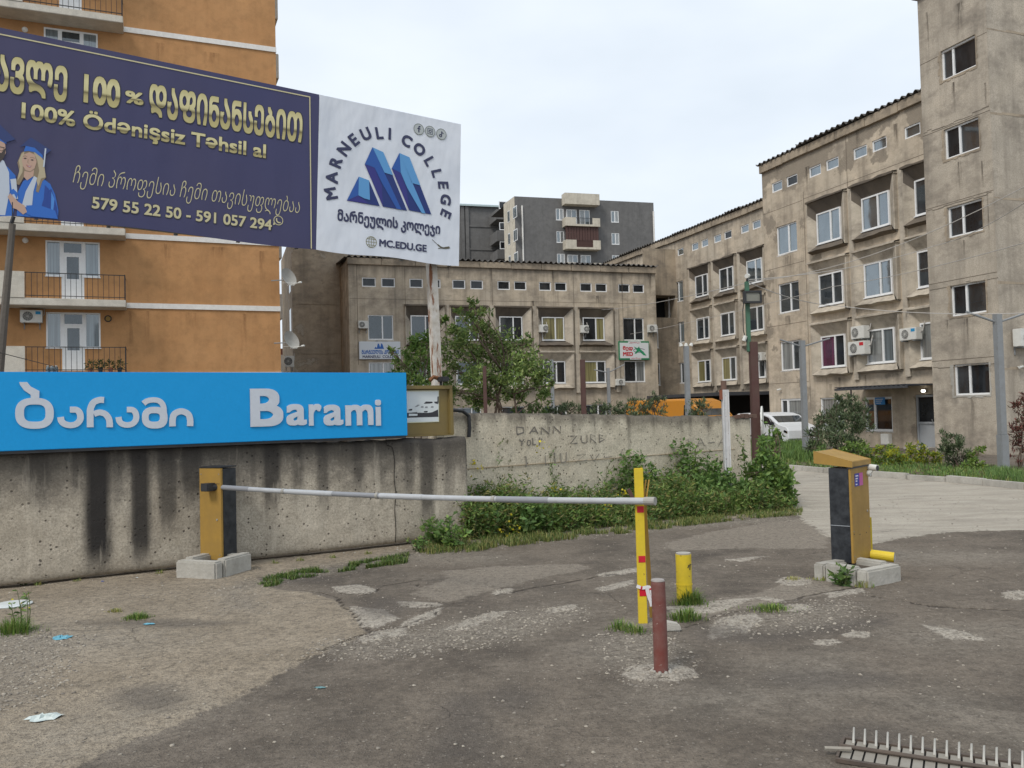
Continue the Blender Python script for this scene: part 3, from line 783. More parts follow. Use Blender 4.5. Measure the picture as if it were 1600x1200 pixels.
# blue print taped in the ground-floor window
s = MB().quad((-2.44, .02, 1.66), (-1.9, .02, 1.66), (-1.9, .02, 1.94), (-2.44, .02, 1.94)).build('window_poster', m_flat('blue_poster_print', (0.03, 0.22, 0.55)), RB)
g = MB()
for k, z in enumerate((1.87, 1.8, 1.72)): g.box(-2.39, -2.0 - .06 * k, .012, .018, z - .014, z + .014)
g.build('poster_lines', m_flat('poster_white_print', (.6, .65, .7)), s)
# entrance canopy with a lit lamp under it
cn = thing('entrance_canopy', 'dark sheet metal canopy over the grey door, propped on a thin post', 'canopy', RF)
g = MB(); n = 16
for k in range(n):
    x0 = -2.95 + k * 3.75 / n; x1 = x0 + 3.75 / n
    for (xa, xb, dz) in ((x0, (x0+x1)/2, .03), ((x0+x1)/2, x1, 0)): g.box(xa, xb, -1.45, 0, 2.32 + dz, 2.35 + dz)
g.build('roof_sheet', M['canopy'], cn)
MB().box(-2.95, .8, -1.47, -1.42, 2.24, 2.32).build('edge_beam', M['canopy'], cn)
MB().tube([(-2.1, -1.4, 0), (-2.1, -1.4, 2.3)], .03, 8).build('post', M['black_metal'], cn)
lm = NT('lit_lamp'); e_ = lm.t.nodes.new('ShaderNodeEmission'); e_.inputs[0].default_value = (1, .95, .85, 1); e_.inputs[1].default_value = 9; lm.link(e_.outputs[0], lm.out.inputs[0])
lp = thing('wall_lamp', 'small lit lamp under the dark entrance canopy', 'lamp', Frame(RF.pt(.12, 2.12), RF.X))
MB().box(-.09, .09, -.07, 0, -.04, .05).build('base', M['white_plastic'], lp)
MB().box(-.075, .075, -.11, -.072, -.03, .04).build('diffuser', lm.mat, lp, bevel=.01)
ebox = thing('meter_box', 'small pale grey meter box on the wall left of the entrance door', 'meter box', Frame(RF.pt(-2.0, 0.12), RF.X))
MB().box(0, .42, -.18, 0, 0, .42).build('box', M['white_plastic'], ebox, bevel=.01)
MB().box(.03, .39, -.19, -.181, .03, .39).build('door', M['white_plastic'], ebox)

# ------------------------------------------------------------------ second part, set back
a_ = RF.ab(1181, 500)[0]; RSo = CO + (RF.pt(a_, EYE) - CO) / .86
RS = gframe(RSo, 334, True)
def gf_rs(r, c): return {(2,3): [M['glass_sky']]*2, (2,1): [M['glass']]*2, (0,1): [M['cur_yellow'], M['glass']], (0,2): [M['cur_yellow'], M['glass']], (0,0): [M['cur_white'], M['glass']]}.get((r, c), [M['glass'], M['cur_blue'] if c == 0 else M['glass']])
sm = []
for (u0, v1, u1, v0) in ((1017,411,1025,404),(1029.4,411.4,1038,398.4),(1046,405.6,1055.6,391),(1058.6,400.6,1068,385.4),(1081,394,1091.4,377.6),(1096,388.6,1106.4,371.6),(1115.6,380.6,1127,364.4),(1131.6,374.4,1143.6,357.4),(1157.6,364.4,1170.4,346.6),(1175.6,358.6,1189,340.4)):
    sm.append(RS.ab(u0, v1)[0])
office(RS, 'rear tan office block stepped back behind, with a drainpipe at its inner corner', -19, 1.6, [(-9.12, 1.42), (-6.3, 1.42), (-3.58, 1.42), (-.8, 1.42)], (0,),
       sm, ZR, ZS, 12.85, 11, M['facade'], glassf=gf_rs)
# canopy; the parking bay under it is a near-black sheet painted as shade
pb = thing('parking_canopy', 'long dark flat canopy over the shaded bay at the foot of the rear block', 'canopy', RS)
MB().box(-7.0, 1.4, -3.2, 0.0, 2.32, 2.5).build('roof_slab', M['canopy'], pb)
MB().box(-13.0, -7.0, -5.2, 0.0, 2.22, 2.38).build('roof_slab', M['canopy'], pb)
MB().quad((-10, -.02, 0), (1.5, -.02, 0), (1.5, -.02, 2.32), (-10, -.02, 2.32)).build('painted_bay_shade', M['opening_shade'], pb)
for x in (-12.6, -9.5, -6.8, -3.9, -1.2, 1.1): MB().tube([(x, -3.0, 0), (x, -3.0, 2.3)], .05, 8).build('post', M['black_metal'], pb)
MB().tube([(-.95, -3.1, 0), (-.95, -3.1, 1.9), (-1.15, -3.1, 2.1), (-1.3, -3.1, 2.15)], .05, 8).build('downpipe', M['white_plastic'], pb)

# ------------------------------------------------------------------ middle block
a_ = RS.ab(1060, 500)[0]; P_ = CO + (RS.pt(a_, EYE) - CO) * .96
MF = gframe(gd(1022, 600, P_.y), 4800)
def gf_m(r, c): return {(1,0): [M['glass'], M['glass']], (1,4): [M['cur_yellow'], M['cur_yellow']], (1,5): [M['glass_dark'], M['cur_yellow']], (1,6): [M['glass_dark'], M['glass_dark']], (0,0): [M['cur_white'], M['cur_white']], (0,5): [M['cur_yellow'], M['glass']],(0,6): [M['glass_dark'], M['cur_white']]}.get((r, c), [M['glass'], M['glass_dark']])
sm = [MF.ab(u, 450)[0] for u in (565.8, 596, 640, 668, 707, 735, 777.5, 803.4, 842.3, 866.8, 906.5, 930.3, 966.2, 988.8)]
Mcols = [(-17.62, 1.42), (-15.2, 1.42), (-12.6, 1.42), (-9.94, 1.42), (-7.29, 1.42), (-4.65, 1.42), (-2.0, 1.42)]
MBd = office(MF, 'low tan clinic block with a wavy roof edge and clinic signs, facing the yard', -18.65, .3, Mcols, (0, 6), sm, [(3.37, 4.68), (5.93, 7.32)], (8.88, 9.4), 10.45, 9, M['facade_low'],
       extra=[(a, a + 1.42, .8, 2.05) for a, w in Mcols[1:6]], glassf=gf_m)
for a, w in Mcols[1:6]: window(MBd, a, a + 1.42, .8, 2.05, .1)
# dark recessed link with a loggia between middle and rear block
lk = thing('link_building', 'narrow shadowed link with an open loggia between the two tan blocks', 'building', MF)
g = MB(); holed(g, .3, 3.2, 0, 12.0, [(.42, 2.6, 7.55, 9.0, 1.6), (.45, 1.25, 5.6, 7.0, .1), (.45, 1.3, 3.2, 4.6, .1), (.5,1.4,.8,2.2,.1)], y=1.6)
g.build('wall', M['cornice'], lk)
MB().box(.42, 2.6, 3.1, 3.2, 7.5, 9.1).build('loggia_back', M['opening_shade'], lk)  # back wall painted near-black as the shade within the loggia
window(lk, .45, 1.25, 5.6, 7.0, 1.65, split=(), glass=M['glass_dark']); window(lk, .45, 1.3, 3.2, 4.6, 1.65, split=(), glass=M['glass_dark'])
dpx = RS.ab(1046, 500, .15)
dp = thing('drainpipe', 'pale vertical drainpipe at the inner corner of the two tan blocks', 'drainpipe', Frame(RS.pt(dpx[0], 0, .15), RS.X))
MB().tube([(0, 0, 2.4), (0, 0, 10.9)], .065, 8).build('pipe', M['wire'], dp)
for z in (3.5, 5.6, 7.8, 10): MB().box(-.08, .08, -.02, .16, z, z + .05).build('clamp', M['steel_grey'], dp)
# taller wing behind on the far side
P_ = CO + (MF.pt(-18.65, EYE) - CO) * 1.075
LF = gframe(P_, 4800)
lb = thing('side_wing', 'blank tan gable with patched render and satellite dishes at its edge', 'building', LF)
g = MB(); a0 = LF.ab(457, 480)[0]; a1 = 2.0
g.quad((a0, 0, 0), (a1, 0, 0), (a1, 0, 12.4), (a0, 0, 12.4))
g.quad((a0 , 9, 0), (a0, 0, 0), (a0, 0, 12.4), (a0, 9, 12.4)); g.quad((a1, 0, 0), (a1, 9, 0), (a1, 9, 12.4), (a1, 0, 12.4)); g.quad((a0, 0, 12.4), (a1, 0, 12.4), (a1, 9, 12.4), (a0, 9, 12.4))
M['gable'] = m_concrete('patched_gable_render', (0.46, 0.38, 0.28), (0.39, 0.325, 0.25), streak=0.35, stain=0.5, peel=(0.42, 0.37, 0.3))
g.build('wall', M['gable'], lb)
for z in (5.4, 8.3): MB().box(a0 + .25, a1, -0.03, 0.0, z, z + .06).build('ledge', M['cornice'], lb)
for z0, z1 in ((3.1, 5.0), (6.3, 8.2), (9.2, 10.4)): MB().box(a0 - .01, a0 + .01, 1.0, 2.2, z0, z1).build('side_window', M['glass_dark'], lb)

# ------------------------------------------------------------------ stair tower
TFo = gz(1563, 711)
TF = gframe(TFo, 334, True)
tl_, tr_ = TF.ab(1434, 20)[0], TF.ab(1557, 400)[0]
tw = thing('stair_tower', 'tall narrow grey-tan stair tower with one window per floor and cracked render', 'building', TF)
k_ = 1.0; rowsT = []
for (u0, v1, u1, v0) in ((1472,127,1524,53),(1477,250,1530,181),(1481,373,1534,309),(1486,495,1539,437),(1491,618,1544,566)):
    A = TF.ab(u0, v1); B = TF.ab(u1, v0); rowsT.append((A[1], B[1], A[0], B[0]))
ws0 = sum(r[2] for r in rowsT) / 5; ws1 = sum(r[3] for r in rowsT) / 5
ttop = TF.ab(1428, 2)[1]; ttop = max(ttop, 15.3)
g = MB(); hs = [(ws0, ws1, z0, z1, .17) for (z0, z1, _, _) in rowsT]
ws1w = ws1
holed(g, tl_, tr_, 0, ttop, hs)
g.quad((tl_, 3.2, 0), (tl_, 0, 0), (tl_, 0, ttop), (tl_, 3.2, ttop))
g.quad((tr_, 0, 0), (tr_, 14, 0), (tr_, 14, ttop), (tr_, 0, ttop)); g.quad((tl_, 0, ttop), (tr_, 0, ttop), (tr_, 14, ttop), (tl_, 14, ttop))
M['tower'] = m_concrete('grey_tan_tower_render', (0.56, 0.49, 0.395), (0.43, 0.385, 0.32), streak=0.55, stain=0.6, grain=2.4)
g.build('wall', M['tower'], tw)
for k, (z0, z1, _, _) in enumerate(rowsT):
    window(tw, ws0, ws1, z0, z1, .12, split=(.42 if k else .32,), fw=.06, glass=[M['glass_dark'], M['glass']] if k % 2 else [M['glass'], M['glass_dark']])
    # chipped render round each opening
    r = random.Random(k + 40); ring = MB()
    for (xa, xb, za, zb) in ((ws0 - .14, ws0, z0, z1), (ws1, ws1 + .05, z0, z1)):
        n = 9
        for q in range(n):
            zz0 = za + (zb - za) * q / n; zz1 = za + (zb - za) * (q + 1) / n
            if xa < ws0: ring.box(xa + r.uniform(0, .09), xb, -.012, -.002, zz0, zz1)
            else: ring.box(xa, xb + r.uniform(-.03, .03), -.012, -.002, zz0, zz1)
    for q in range(10):
        xx0 = ws0 - .08 + (ws1 - ws0 + .12) * q / 10; ring.box(xx0, xx0 + (ws1 - ws0 + .12) / 10, -.014, -.002, z0 - .05 - r.uniform(0, .05), z0 - .002)
    ring.build('chipped_edge', M['cur_white'] if False else M['kerb'] if k == 4 else M['cornice'], tw)
MB().box(tl_ - .12, tr_ + .2, -.14, 14, ttop + .002, ttop + .25).build('parapet', M['cornice'], tw)
# cracked ridges in the render where precast panels meet
r = random.Random(9); ckm = m_flat('crack_grime', (.16, .135, .105))
for z in (2.9, 5.6, 8.3, 11.0):
    x = tl_ + .05; zz = z; g = MB()
    while x < tr_ - .1:
        x2 = x + r.uniform(.12, .3); z2 = z + r.uniform(-.05, .06); g.box(x, x2, -.008, -.001, min(zz, z2), min(zz, z2) + .012 + r.random() * .02); x, zz = x2, z2
    g.build('render_crack', ckm, tw)
# end wall facing the street
EF = gframe(TF.pt(tr_, 0), 4800)
eg = thing('end_wing', 'grey-tan end gable of the office block with a cracked corner, beside the stair tower', 'building', EF)
g = MB(); holed(g, 0.002, 9, 0, ttop, [], y=.02); g.quad((9, 0, 0), (9, 12, 0), (9, 12, ttop), (9, 0, ttop)); g.build('wall', M['tower'], eg)
for z in (2.7, 5.4, 8.1, 10.8, 13.5): 
    x = 0.0; g = MB()
    while x < 8.8:
        x2 = x + r.uniform(.2, .5); g.box(x, x2, 0.0, .019, z + r.uniform(-.03, .01), z + .05 + r.uniform(-.02, .03)); x = x2
    g.build('ledge', M['cornice'], eg)
ac_unit(EF, 1594, 513, 1625, 541, 'pale air conditioner high on the end gable beside the tall street lamp', fan=.4)
cam_small(EF, *EF.ab(1590, 573), 0, 'white camera on the end gable below its air conditioner')
cam_small(RF, *RF.ab(1221, 608), 0, 'small white camera low on the tall block, above the ground-floor window')

# run-off stains left on the render below sills and machines
DR = NT('run_off_stain'); dn = DR.noise(1.0, 6, .7, vec=DR.map((12, 12, .8))); dz = DR.sep(DR.tc.outputs['Generated'])
dmask = DR.math('MULTIPLY', DR.ramp(dn, [(.42, 0), (.6, 1)]), DR.math('MULTIPLY', DR.ramp(dz[2], [(0, 0), (1, .7)]), DR.math('MULTIPLY', DR.ramp(dz[0], [(0, 0), (.3, 1)]), DR.ramp(dz[0], [(.7, 1), (1, 0)]))))
DR.fin((.085, .07, .055), .95); DR.val(dmask, DR.b.inputs['Alpha'])
def stain(fr, par, u, vt, vb, wpx, out=.006):
    a0, z1 = fr.ab(u - wpx, vt, out); a1, z0 = fr.ab(u + wpx, vb, out); a0, a1 = min(a0, a1), max(a0, a1); z0, z1 = min(z0, z1), max(z0, z1)
    MB().quad((a0, -out, z0), (a1, -out, z0), (a1, -out, z1), (a0, -out, z1)).build('run_off_stain', DR.mat, par)
for (u, vt, vb, w) in ((1352, 586, 612, 3), (1312, 590, 612, 4), (1298, 600, 625, 3), (1215, 250, 275, 6), (1340, 205, 235, 4), (1232, 402, 430, 7), (1232, 494, 520, 6), (1335, 555, 580, 5), (1262, 262, 300, 5), (1400, 195, 235, 5), (1380, 215, 245, 6)): stain(RF, RB, u, vt, vb, w)
JM = m_flat('panel_joint_grime', (.13, .105, .08), .95)
def joint(fr, par, u, vt, vb):
    s0_, zt_j = fr.ab(u, vt); _, zb_j = fr.ab(u, vb); MB().box(s0_ - .012, s0_ + .012, -.004, -.001, zb_j, zt_j).build('panel_joint', JM, par)
def hjoint(fr, par, z, s0_, s1_): MB().box(s0_, s1_, -.004, -.001, z, z + .018).build('panel_joint', JM, par)
for u, vt, vb in ((632, 412, 478), (768, 412, 480), (895, 412, 482), (971, 414, 560), (557, 412, 570)): joint(MF, MBd, u, vt, vb)
for u, vt, vb in ((1321, 206, 300), (1255, 300, 640)): joint(RF, RB, u, vt, vb)
for z in (2.72, 5.36, 8.0, 10.66): hjoint(RF, RB, z, -9.2, -6.35)
hjoint(MF, MBd, 8.2, -18.6, .25); hjoint(RF, RB, 10.7, -6.3, 2.0)
for z in (2.8, 5.45, 8.05, 10.6, 13.1): hjoint(TF, tw, z + .3, tl_, tr_)
for (u, vt, vb, w) in ((767, 412, 480, 3), (865, 412, 470, 4), (972, 418, 475, 3), (915, 414, 445, 2), (1016, 418, 470, 5), (700, 412, 450, 4), (560, 408, 440, 5), (805, 412, 442, 4), (935, 462, 480, 5), (590, 532, 560, 5), (893, 500, 560, 3), (832, 470, 500, 4)): stain(MF, MBd, u, vt, vb, w)
for (u, vt, vb, w) in ((1540, 130, 170, 3), (1490, 130, 180, 4), (1500, 254, 300, 5), (1535, 252, 300, 3), (1505, 376, 430, 5), (1510, 498, 550, 6), (1480, 500, 540, 3), (1520, 620, 680, 6), (1450, 20, 120, 4), (1500, 8, 50, 8), (1545, 300, 420, 4), (1552, 60, 200, 3)): stain(TF, tw, u, vt, vb, w)

# air conditioners on the office blocks
ac_unit(RF, 1329, 511, 1350, 528, 'upper of the two stacked air conditioners on the tall block')
ac_unit(RF, 1324, 535, 1352, 553, 'lower of the two stacked air conditioners, with a red badge', badge=RED_BADGE)
ac_unit(RF, 1405, 514, 1432, 530, 'air conditioner with a blue badge near the tower on the tall block', badge=BLUE_BADGE)
ac_unit(RS, 1182, 551, 1190, 563, 'air conditioner on the rear block, half behind the brown pole')
ac_unit(MF, 844, 507, 856, 519, 'air conditioner beside the ochre window, just right of the tree', fan=.7)
ac_unit(MF, 908, 508, 920, 520, 'air conditioner between the two middle boxed windows of the clinic block', fan=.7)
ac_unit(MF, 1014, 507, 1027, 519, 'air conditioner at the corner beside the clinic sign')
ac_unit(MF, 963, 592, 977, 602, 'air conditioner below the clinic sign', fan=.5)
ac_unit(MF, 560, 501, 576, 513, 'air conditioner left of the college window, above the small white sign')
for a in list(bpy.data.objects):
    pass

# ------------------------------------------------------------------ orange apartment building
OF = gframe(gd(193, 473, 36), 4000)
ob = thing('apartment_building', 'orange rendered apartment block with white floor bands and balconies', 'building', OF)
oL, oR, oT = -16.0, 6.38, 26.0
LV = [3.55 + 2.93 * k - 2.93 for k in range(0, 9)]   # band bottoms: 0.62, 3.55, 6.48 ...
holes = []; doors = []
for k in range(8):
    zb = LV[k] + .2
    holes += [(-2.87, -2.3, zb + 1.05, zb + 2.5, .12), (-2.3, -1.47, zb + .12, zb + 2.5, .12), (-1.47, -.88, zb + 1.05, zb + 2.5, .12), (-7.2, -5.0, zb + .95, zb + 2.4, .12)]
g = MB(); holed(g, oL, oR, 0, oT, holes)
g.quad((oR, 0, 0), (oR, 12, 0), (oR, 12, oT), (oR, 0, oT)); g.quad((oL, 12, 0), (oL, 0, 0), (oL, 0, oT), (oL, 12, oT)); g.quad((oL, 0, oT), (oR, 0, oT), (oR, 12, oT), (oL, 12, oT)); g.quad((oR,12,0),(oL,12,0),(oL,12,oT),(oR,12,oT))
g.build('wall', M['orange'], ob)
ON = NT('brown_run_off'); on_ = ON.noise(1.0, 6, .7, vec=ON.map((5, 5, .5))); oz = ON.sep(ON.tc.outputs['Generated'])
om = ON.math('MULTIPLY', ON.ramp(on_, [(.42, 0), (.65, 1)]), ON.math('MULTIPLY', ON.ramp(oz[2], [(0, 0), (1, .45)]), ON.math('MULTIPLY', ON.ramp(oz[0], [(0, 0), (.3, 1)]), ON.ramp(oz[0], [(.7, 1), (1, 0)]))))
ON.fin((.2, .1, .045), .95); ON.val(om, ON.b.inputs['Alpha']); OR_ST = ON.mat
M['rail'] = m_flat('black_railing', (.02, .02, .022), .5)
for k in range(8):
    z = LV[k]
    MB().box(.12, oR + .02, -.05, 0.0, z, z + .22).build('floor_band', M['white_band'], ob)
    zb = z + .2
    if z < 22:
        w1 = window(ob, -2.87, -2.3, zb + 1.05, zb + 2.5, .05, split=(), glass=M['cur_blue'])
        w2 = window(ob, -1.47, -.88, zb + 1.05, zb + 2.5, .05, split=(), glass=M['cur_blue'])
        d = MB(); a, b = -2.3, -1.47
        d.box(a, a + .09, 0, .08, zb + .12, zb + 2.5); d.box(b - .09, b, 0, .08, zb + .12, zb + 2.5); d.box(a + .09, b - .09, 0, .08, zb + 2.42, zb + 2.5)
        d.box(a + .09, b - .09, 0, .08, zb + 1.95, zb + 2.03); d.box(a + .09, a + .19, 0.01, .08, zb + .12, zb + 1.95); d.box(b - .19, b - .09, 0.01, .08, zb + .12, zb + 1.95); d.box(a + .19, b - .19, 0.01, .08, zb + .12, zb + .95); d.box(a+.19,b-.19,.01,.08,zb+1.86,zb+1.95)
        d = d.build('balcony_door', M['upvc'], ob)
        MB().quad((a + .19, .03, zb + .95), (b - .19, .03, zb + .95), (b - .19, .03, zb + 1.86), (a + .19, .03, zb + 1.86)).build('pane', M['glass'], d)
        MB().quad((a + .09, .03, zb + 2.03), (b - .09, .03, zb + 2.03), (b - .09, .03, zb + 2.42), (a + .09, .03, zb + 2.42)).build('fanlight', M['glass'], d)
        MB().tube([(b - .14, -.03, zb + 1.0), (b - .14, -.03, zb + 1.15)], .015, 6).build('handle', M['white_plastic'], d)
        window(ob, -7.2, -5.0, zb + .95, zb + 2.4, .05, split=(.5,), glass=M['glass'])
    # balcony
    bl = MB(); bl.box(-9.0, .12, -1.15, -.001, z - .1, z + .19); bl = bl.build('balcony_slab', M['white_slab'], ob, bevel=.02)
    MB().box(-9.0, -3.5, -1.17, -1.05, z + .195, z + 1.22).build('parapet', M['white_slab'], bl)
    r_ = MB(); zr0, zr1 = z + .28, z + 1.18
    r_.box(-3.5, .1, -1.12, -1.08, zr1, zr1 + .03); r_.box(-3.5, .1, -1.12, -1.08, zr0, zr0 + .025); r_.box(.06, .1, -1.08, 0, zr1, zr1 + .03); r_.box(.06, .1, -1.08, 0, zr0, zr0 + .025)
    for q in range(19): x = -3.46 + q * 3.54 / 18; r_.box(x - .009, x + .009, -1.11, -1.09, zr0 - .08, zr1)
    for q in range(1, 6): y = -1.1 + q * .2; r_.box(.07, .09, y - .009, y + .009, zr0, zr1)
    r_.box(.06, .1, -1.12, -1.08, z + .19, zr1 + .05)
    r_.build('railing', M['rail'], bl)
for (u, vt, vb, w) in ((250, 66, 120, 8), (330, 80, 110, 14), (230, 486, 540, 6), (300, 488, 520, 12), (380, 490, 560, 7), (410, 392, 450, 6), (260, 380, 420, 8), (205, 486, 560, 5), (340, 385, 405, 20)):
    a0, z1 = OF.ab(u - w, vt); a1, z0 = OF.ab(u + w, vb); MB().quad((a0, -.006, z0), (a1, -.006, z0), (a1, -.006, z1), (a0, -.006, z1)).build('run_off_stain', OR_ST, ob)
# side balconies glimpsed past the corner
for k in range(0, 8):
    z = LV[k] + .25
    MB().box(oR + .004, oR + .55, 3.0, 8.0, z - .25, z + .95).build('side_balcony', M['white_slab'], ob, bevel=.02)
for (u, v, lb_) in ((39.6, 375.8, 'round white wall lamp above the upper visible balcony window of the orange block'), (39, 46.7, 'round white wall lamp below the topmost balcony of the orange block')):
    a, b = OF.ab(u, v)
    t = thing('bulkhead_lamp', lb_, 'lamp', Frame(OF.pt(a, b), OF.X))
    MB().tube([(0, 0, 0), (0, -.05, 0)], .11, 16).build('rim', M['white_plastic'], t); MB().tube([(0, -.052, 0), (0, -.1, 0)], [.1, .06], 16).build('diffuser', M['white_band'], t, smooth=False)
a, b = OF.ab(168.8, 498)
t = thing('pipe_collar', 'black round pipe outlet on the orange wall beside the lower balcony door', 'pipe', Frame(OF.pt(a, b), OF.X))
MB().tube([(math.cos(q*.3142)*.12, -.03, math.sin(q*.3142)*.12) for q in range(21)], .022, 6, False).build('ring', M['black_metal'], t)
MB().tube([(0, 0, 0), (0, -.02, 0)], .1, 16).build('plug', M['gold_panel'], t)
ac_unit(OF, 31, 484, 66, 504, 'white air conditioner with a blue badge on the orange wall beside the balcony', badge=BLUE_BADGE)
# potted plants and jars on the lower balcony
rp = random.Random(4)
pot_m = [m_flat('terracotta_pot', (.28, .1, .05)), m_flat('black_pot', (.03, .03, .03))]
def leaf_cloud(name, pts, size, cols, par=None, seed=0, up=0.3, aspect=0.45, mat=None, dirs=None):
    """pts (n,3) leaf bases; each leaf a folded diamond of two triangles"""
    r = np.random.RandomState(seed); n = len(pts)
    d = r.randn(n, 3) * 0.8 if dirs is None else dirs + r.randn(n, 3) * 0.35
    d[:, 2] += up; d /= np.linalg.norm(d, axis=1)[:, None]
    q = r.randn(n, 3); s = np.cross(d, q); s /= np.linalg.norm(s, axis=1)[:, None] + 1e-9
    nn = np.cross(d, s)
    L = (size * (0.55 + 0.9 * r.rand(n)))[:, None]
    tip = pts + d * L; mid = pts + d * L * 0.45 + nn * L * 0.12
    a = mid + s * L * aspect * .5; b = mid - s * L * aspect * .5
    tip = tip - nn * L * .1
    V = np.stack([pts, a, tip, b], 1).reshape(-1, 3)
    i = np.arange(n) * 4
    F = np.stack([np.c_[i, i+1, i+2], np.c_[i, i+2, i+3]], 1).reshape(-1, 3)
    ci = r.rand(n, 1); cols = np.array(cols); kk = r.randint(0, len(cols), n)
    c = cols[kk] * (0.7 + 0.6 * ci)
    return npmesh(name, V, F, mat or M['leaf'], par, attr=np.repeat(c, 2, 0))
for k, (u, pm, lb_) in enumerate(((445/3.158, 0, 'terracotta pot with red-green plant on the balcony floor, leftmost'), (495/3.158, 1, 'dark pot with small plant on the balcony floor, second along'), (545/3.158, 0, 'bushy potted plant on the balcony floor, third along'), (590/3.158, 1, 'dark leafy potted plant at the balcony corner'))):
    a, b = OF.ab(u, 574, 1.0)
    t = thing('potted_plant', lb_, 'plant', Frame(OF.pt(a, LV[1] + .19, .85), OF.X), group='potted plants on the lower balcony')
    MB().tube([(0, 0, 0), (0, 0, .2)], [.07, .1], 10).build('pot', pot_m[pm], t)
    pts = np.random.RandomState(k).randn(90, 3) * (.07, .07, .08) + (0, 0, .32)
    leaf_cloud('leaves', pts, .1, [(.05, .1, .03), (.08, .09, .03)], t, seed=k)
for k in range(3):
    a, b = OF.ab((235 + 20 * k) / 3.158, 574, 1.0)
    t = thing('glass_jar', 'empty glass jar on the lower balcony floor, ' + ['nearest the parapet', 'middle of the three jars', 'nearest the balcony door'][k], 'jar', Frame(OF.pt(a, LV[1] + .19, .9), OF.X), group='jars on the lower balcony')
    MB().tube([(0,0,0),(0,0,.2),(0,0,.26)], [.08,.08,.05], 10).build('jar_body', M['cur_blue'], t); MB().tube([(0,0,.261),(0,0,.285)], .05, 10).build('lid', M['white_plastic'], t)
# low houses glimpsed in the gap
GF = gframe(gd(445, 575, 60), 4000)
t = thing('low_house', 'low pale house with a reddish roof in the gap beside the orange block', 'house', GF)
a, b = GF.ab(438, 566); a2, b2 = GF.ab(452, 545)
MB().box(-1.4, 1.4, 0, 5, 0, b).build('wall', M['white_slab'], t)
MB().prism([(-1.5, b + .003), (1.6, b + .003), (1.0, b2), (-1.0, b2)], -.2, 5).build('roof', m_paint('reddish_roof', (.3, .13, .1), .8), t)

# satellite dishes on arms
def dish(fr, u, v, D, label, R=.4):
    P = gd(u, v, D); t = thing('satellite_dish', label, 'satellite dish', Frame(P, Vector((.55, .83, 0))), group='satellite dishes at the gable edge')
    n, rings = 24, 5; vs = []; fs = []
    for i in range(rings + 1):
        rr = R * i / rings
        for k in range(n): q = 2*math.pi*k/n; vs.append((rr * math.cos(q), -.0 + .14 * ((1 - (i / rings) ** 2)), rr * 1.08 * math.sin(q)))
    for i in range(rings):
        for k in range(n): fs.append((i*n+k, i*n+(k+1)%n, (i+1)*n+(k+1)%n, (i+1)*n+k))
    g = MB(); g.T = Matrix.Rotation(math.radians(-22), 4, 'X'); g.add(vs, fs); g.build('reflector', M['steel_light'], t, smooth=True)
    g = MB(); g.tube([(0, .1, -R * .9), (.1, -.5, -R * .75)], .018, 6); g.tube([(.1, -.5, -R * .75), (.13, -.62, -R * .7)], .045, 8); g.tube([(-.4,.1,-.3),(.1,-.5,-R*.75)],.008,5)
    g.build('feed_arm', M['white_plastic'], t)
    MB().tube([(0, .16, 0), (0, .35, -.1), (-.2, .9, -.1)], .025, 6).build('mount', M['steel_grey'], t)
    return t
M['steel_light'] = m_paint('pale_grey_dish', (.33, .32, .29), .55, .25)
Dd = (MF.pt(-18.65, 0)).y * .98
dish(None, 451.5, 432.5, Dd * .8, 'upper pale grey satellite dish at the gable edge beside the orange block')
dish(None, 456, 531, Dd * .8, 'lower pale grey satellite dish at the gable edge beside the orange block')
ac_unit(LF, 446, 556, 459, 573, 'air conditioner at the gable edge just above the blue sign')

# ------------------------------------------------------------------ grey apartment building far behind
GO = gd(811, 600, 110); GA = gframe(GO, 5500)
fb = thing('grey_apartment_building', 'dark grey apartment block with cream end wall and stacked balconies, far behind', 'building', GA)
aR = GA.ab(1022, 350)[0]; zt = GA.ab(811, 307)[1]
SP = 35.0 / 1350 * 110
def GAx(u): return GA.ab(u, 350)[0]
def GAz(v, u=900): return GA.ab(u, v)[1]
rowsG = []
wz = [(GAz(345), GAz(327)), (GAz(380), GAz(362)), (GAz(415), GAz(397))]
hs = []
cols_ = [(GAx(869), GAx(881)), (GAx(955), GAx(967))]
for (z0, z1) in wz:
    for (a, b) in cols_: hs.append((a, b, z0, z1, .15))
g = MB(); holed(g, 0, aR, 0, zt, hs)
g.quad((aR, 0, 0), (aR, 12, 0), (aR, 12, zt), (aR, 0, zt)); g.quad((0, 0, zt), (aR, 0, zt), (aR, 12, zt), (0, 12, zt))
g.build('wall', M['grey_flat'], fb)
for (z0, z1) in wz:
    for (a, b) in cols_: window(fb, a, b, z0, z1, .08, split=(.5,), fw=.09, glass=[M['cur_blue'], M['cur_white']])
bl0, bl1 = GAx(878.5), GAx(932)
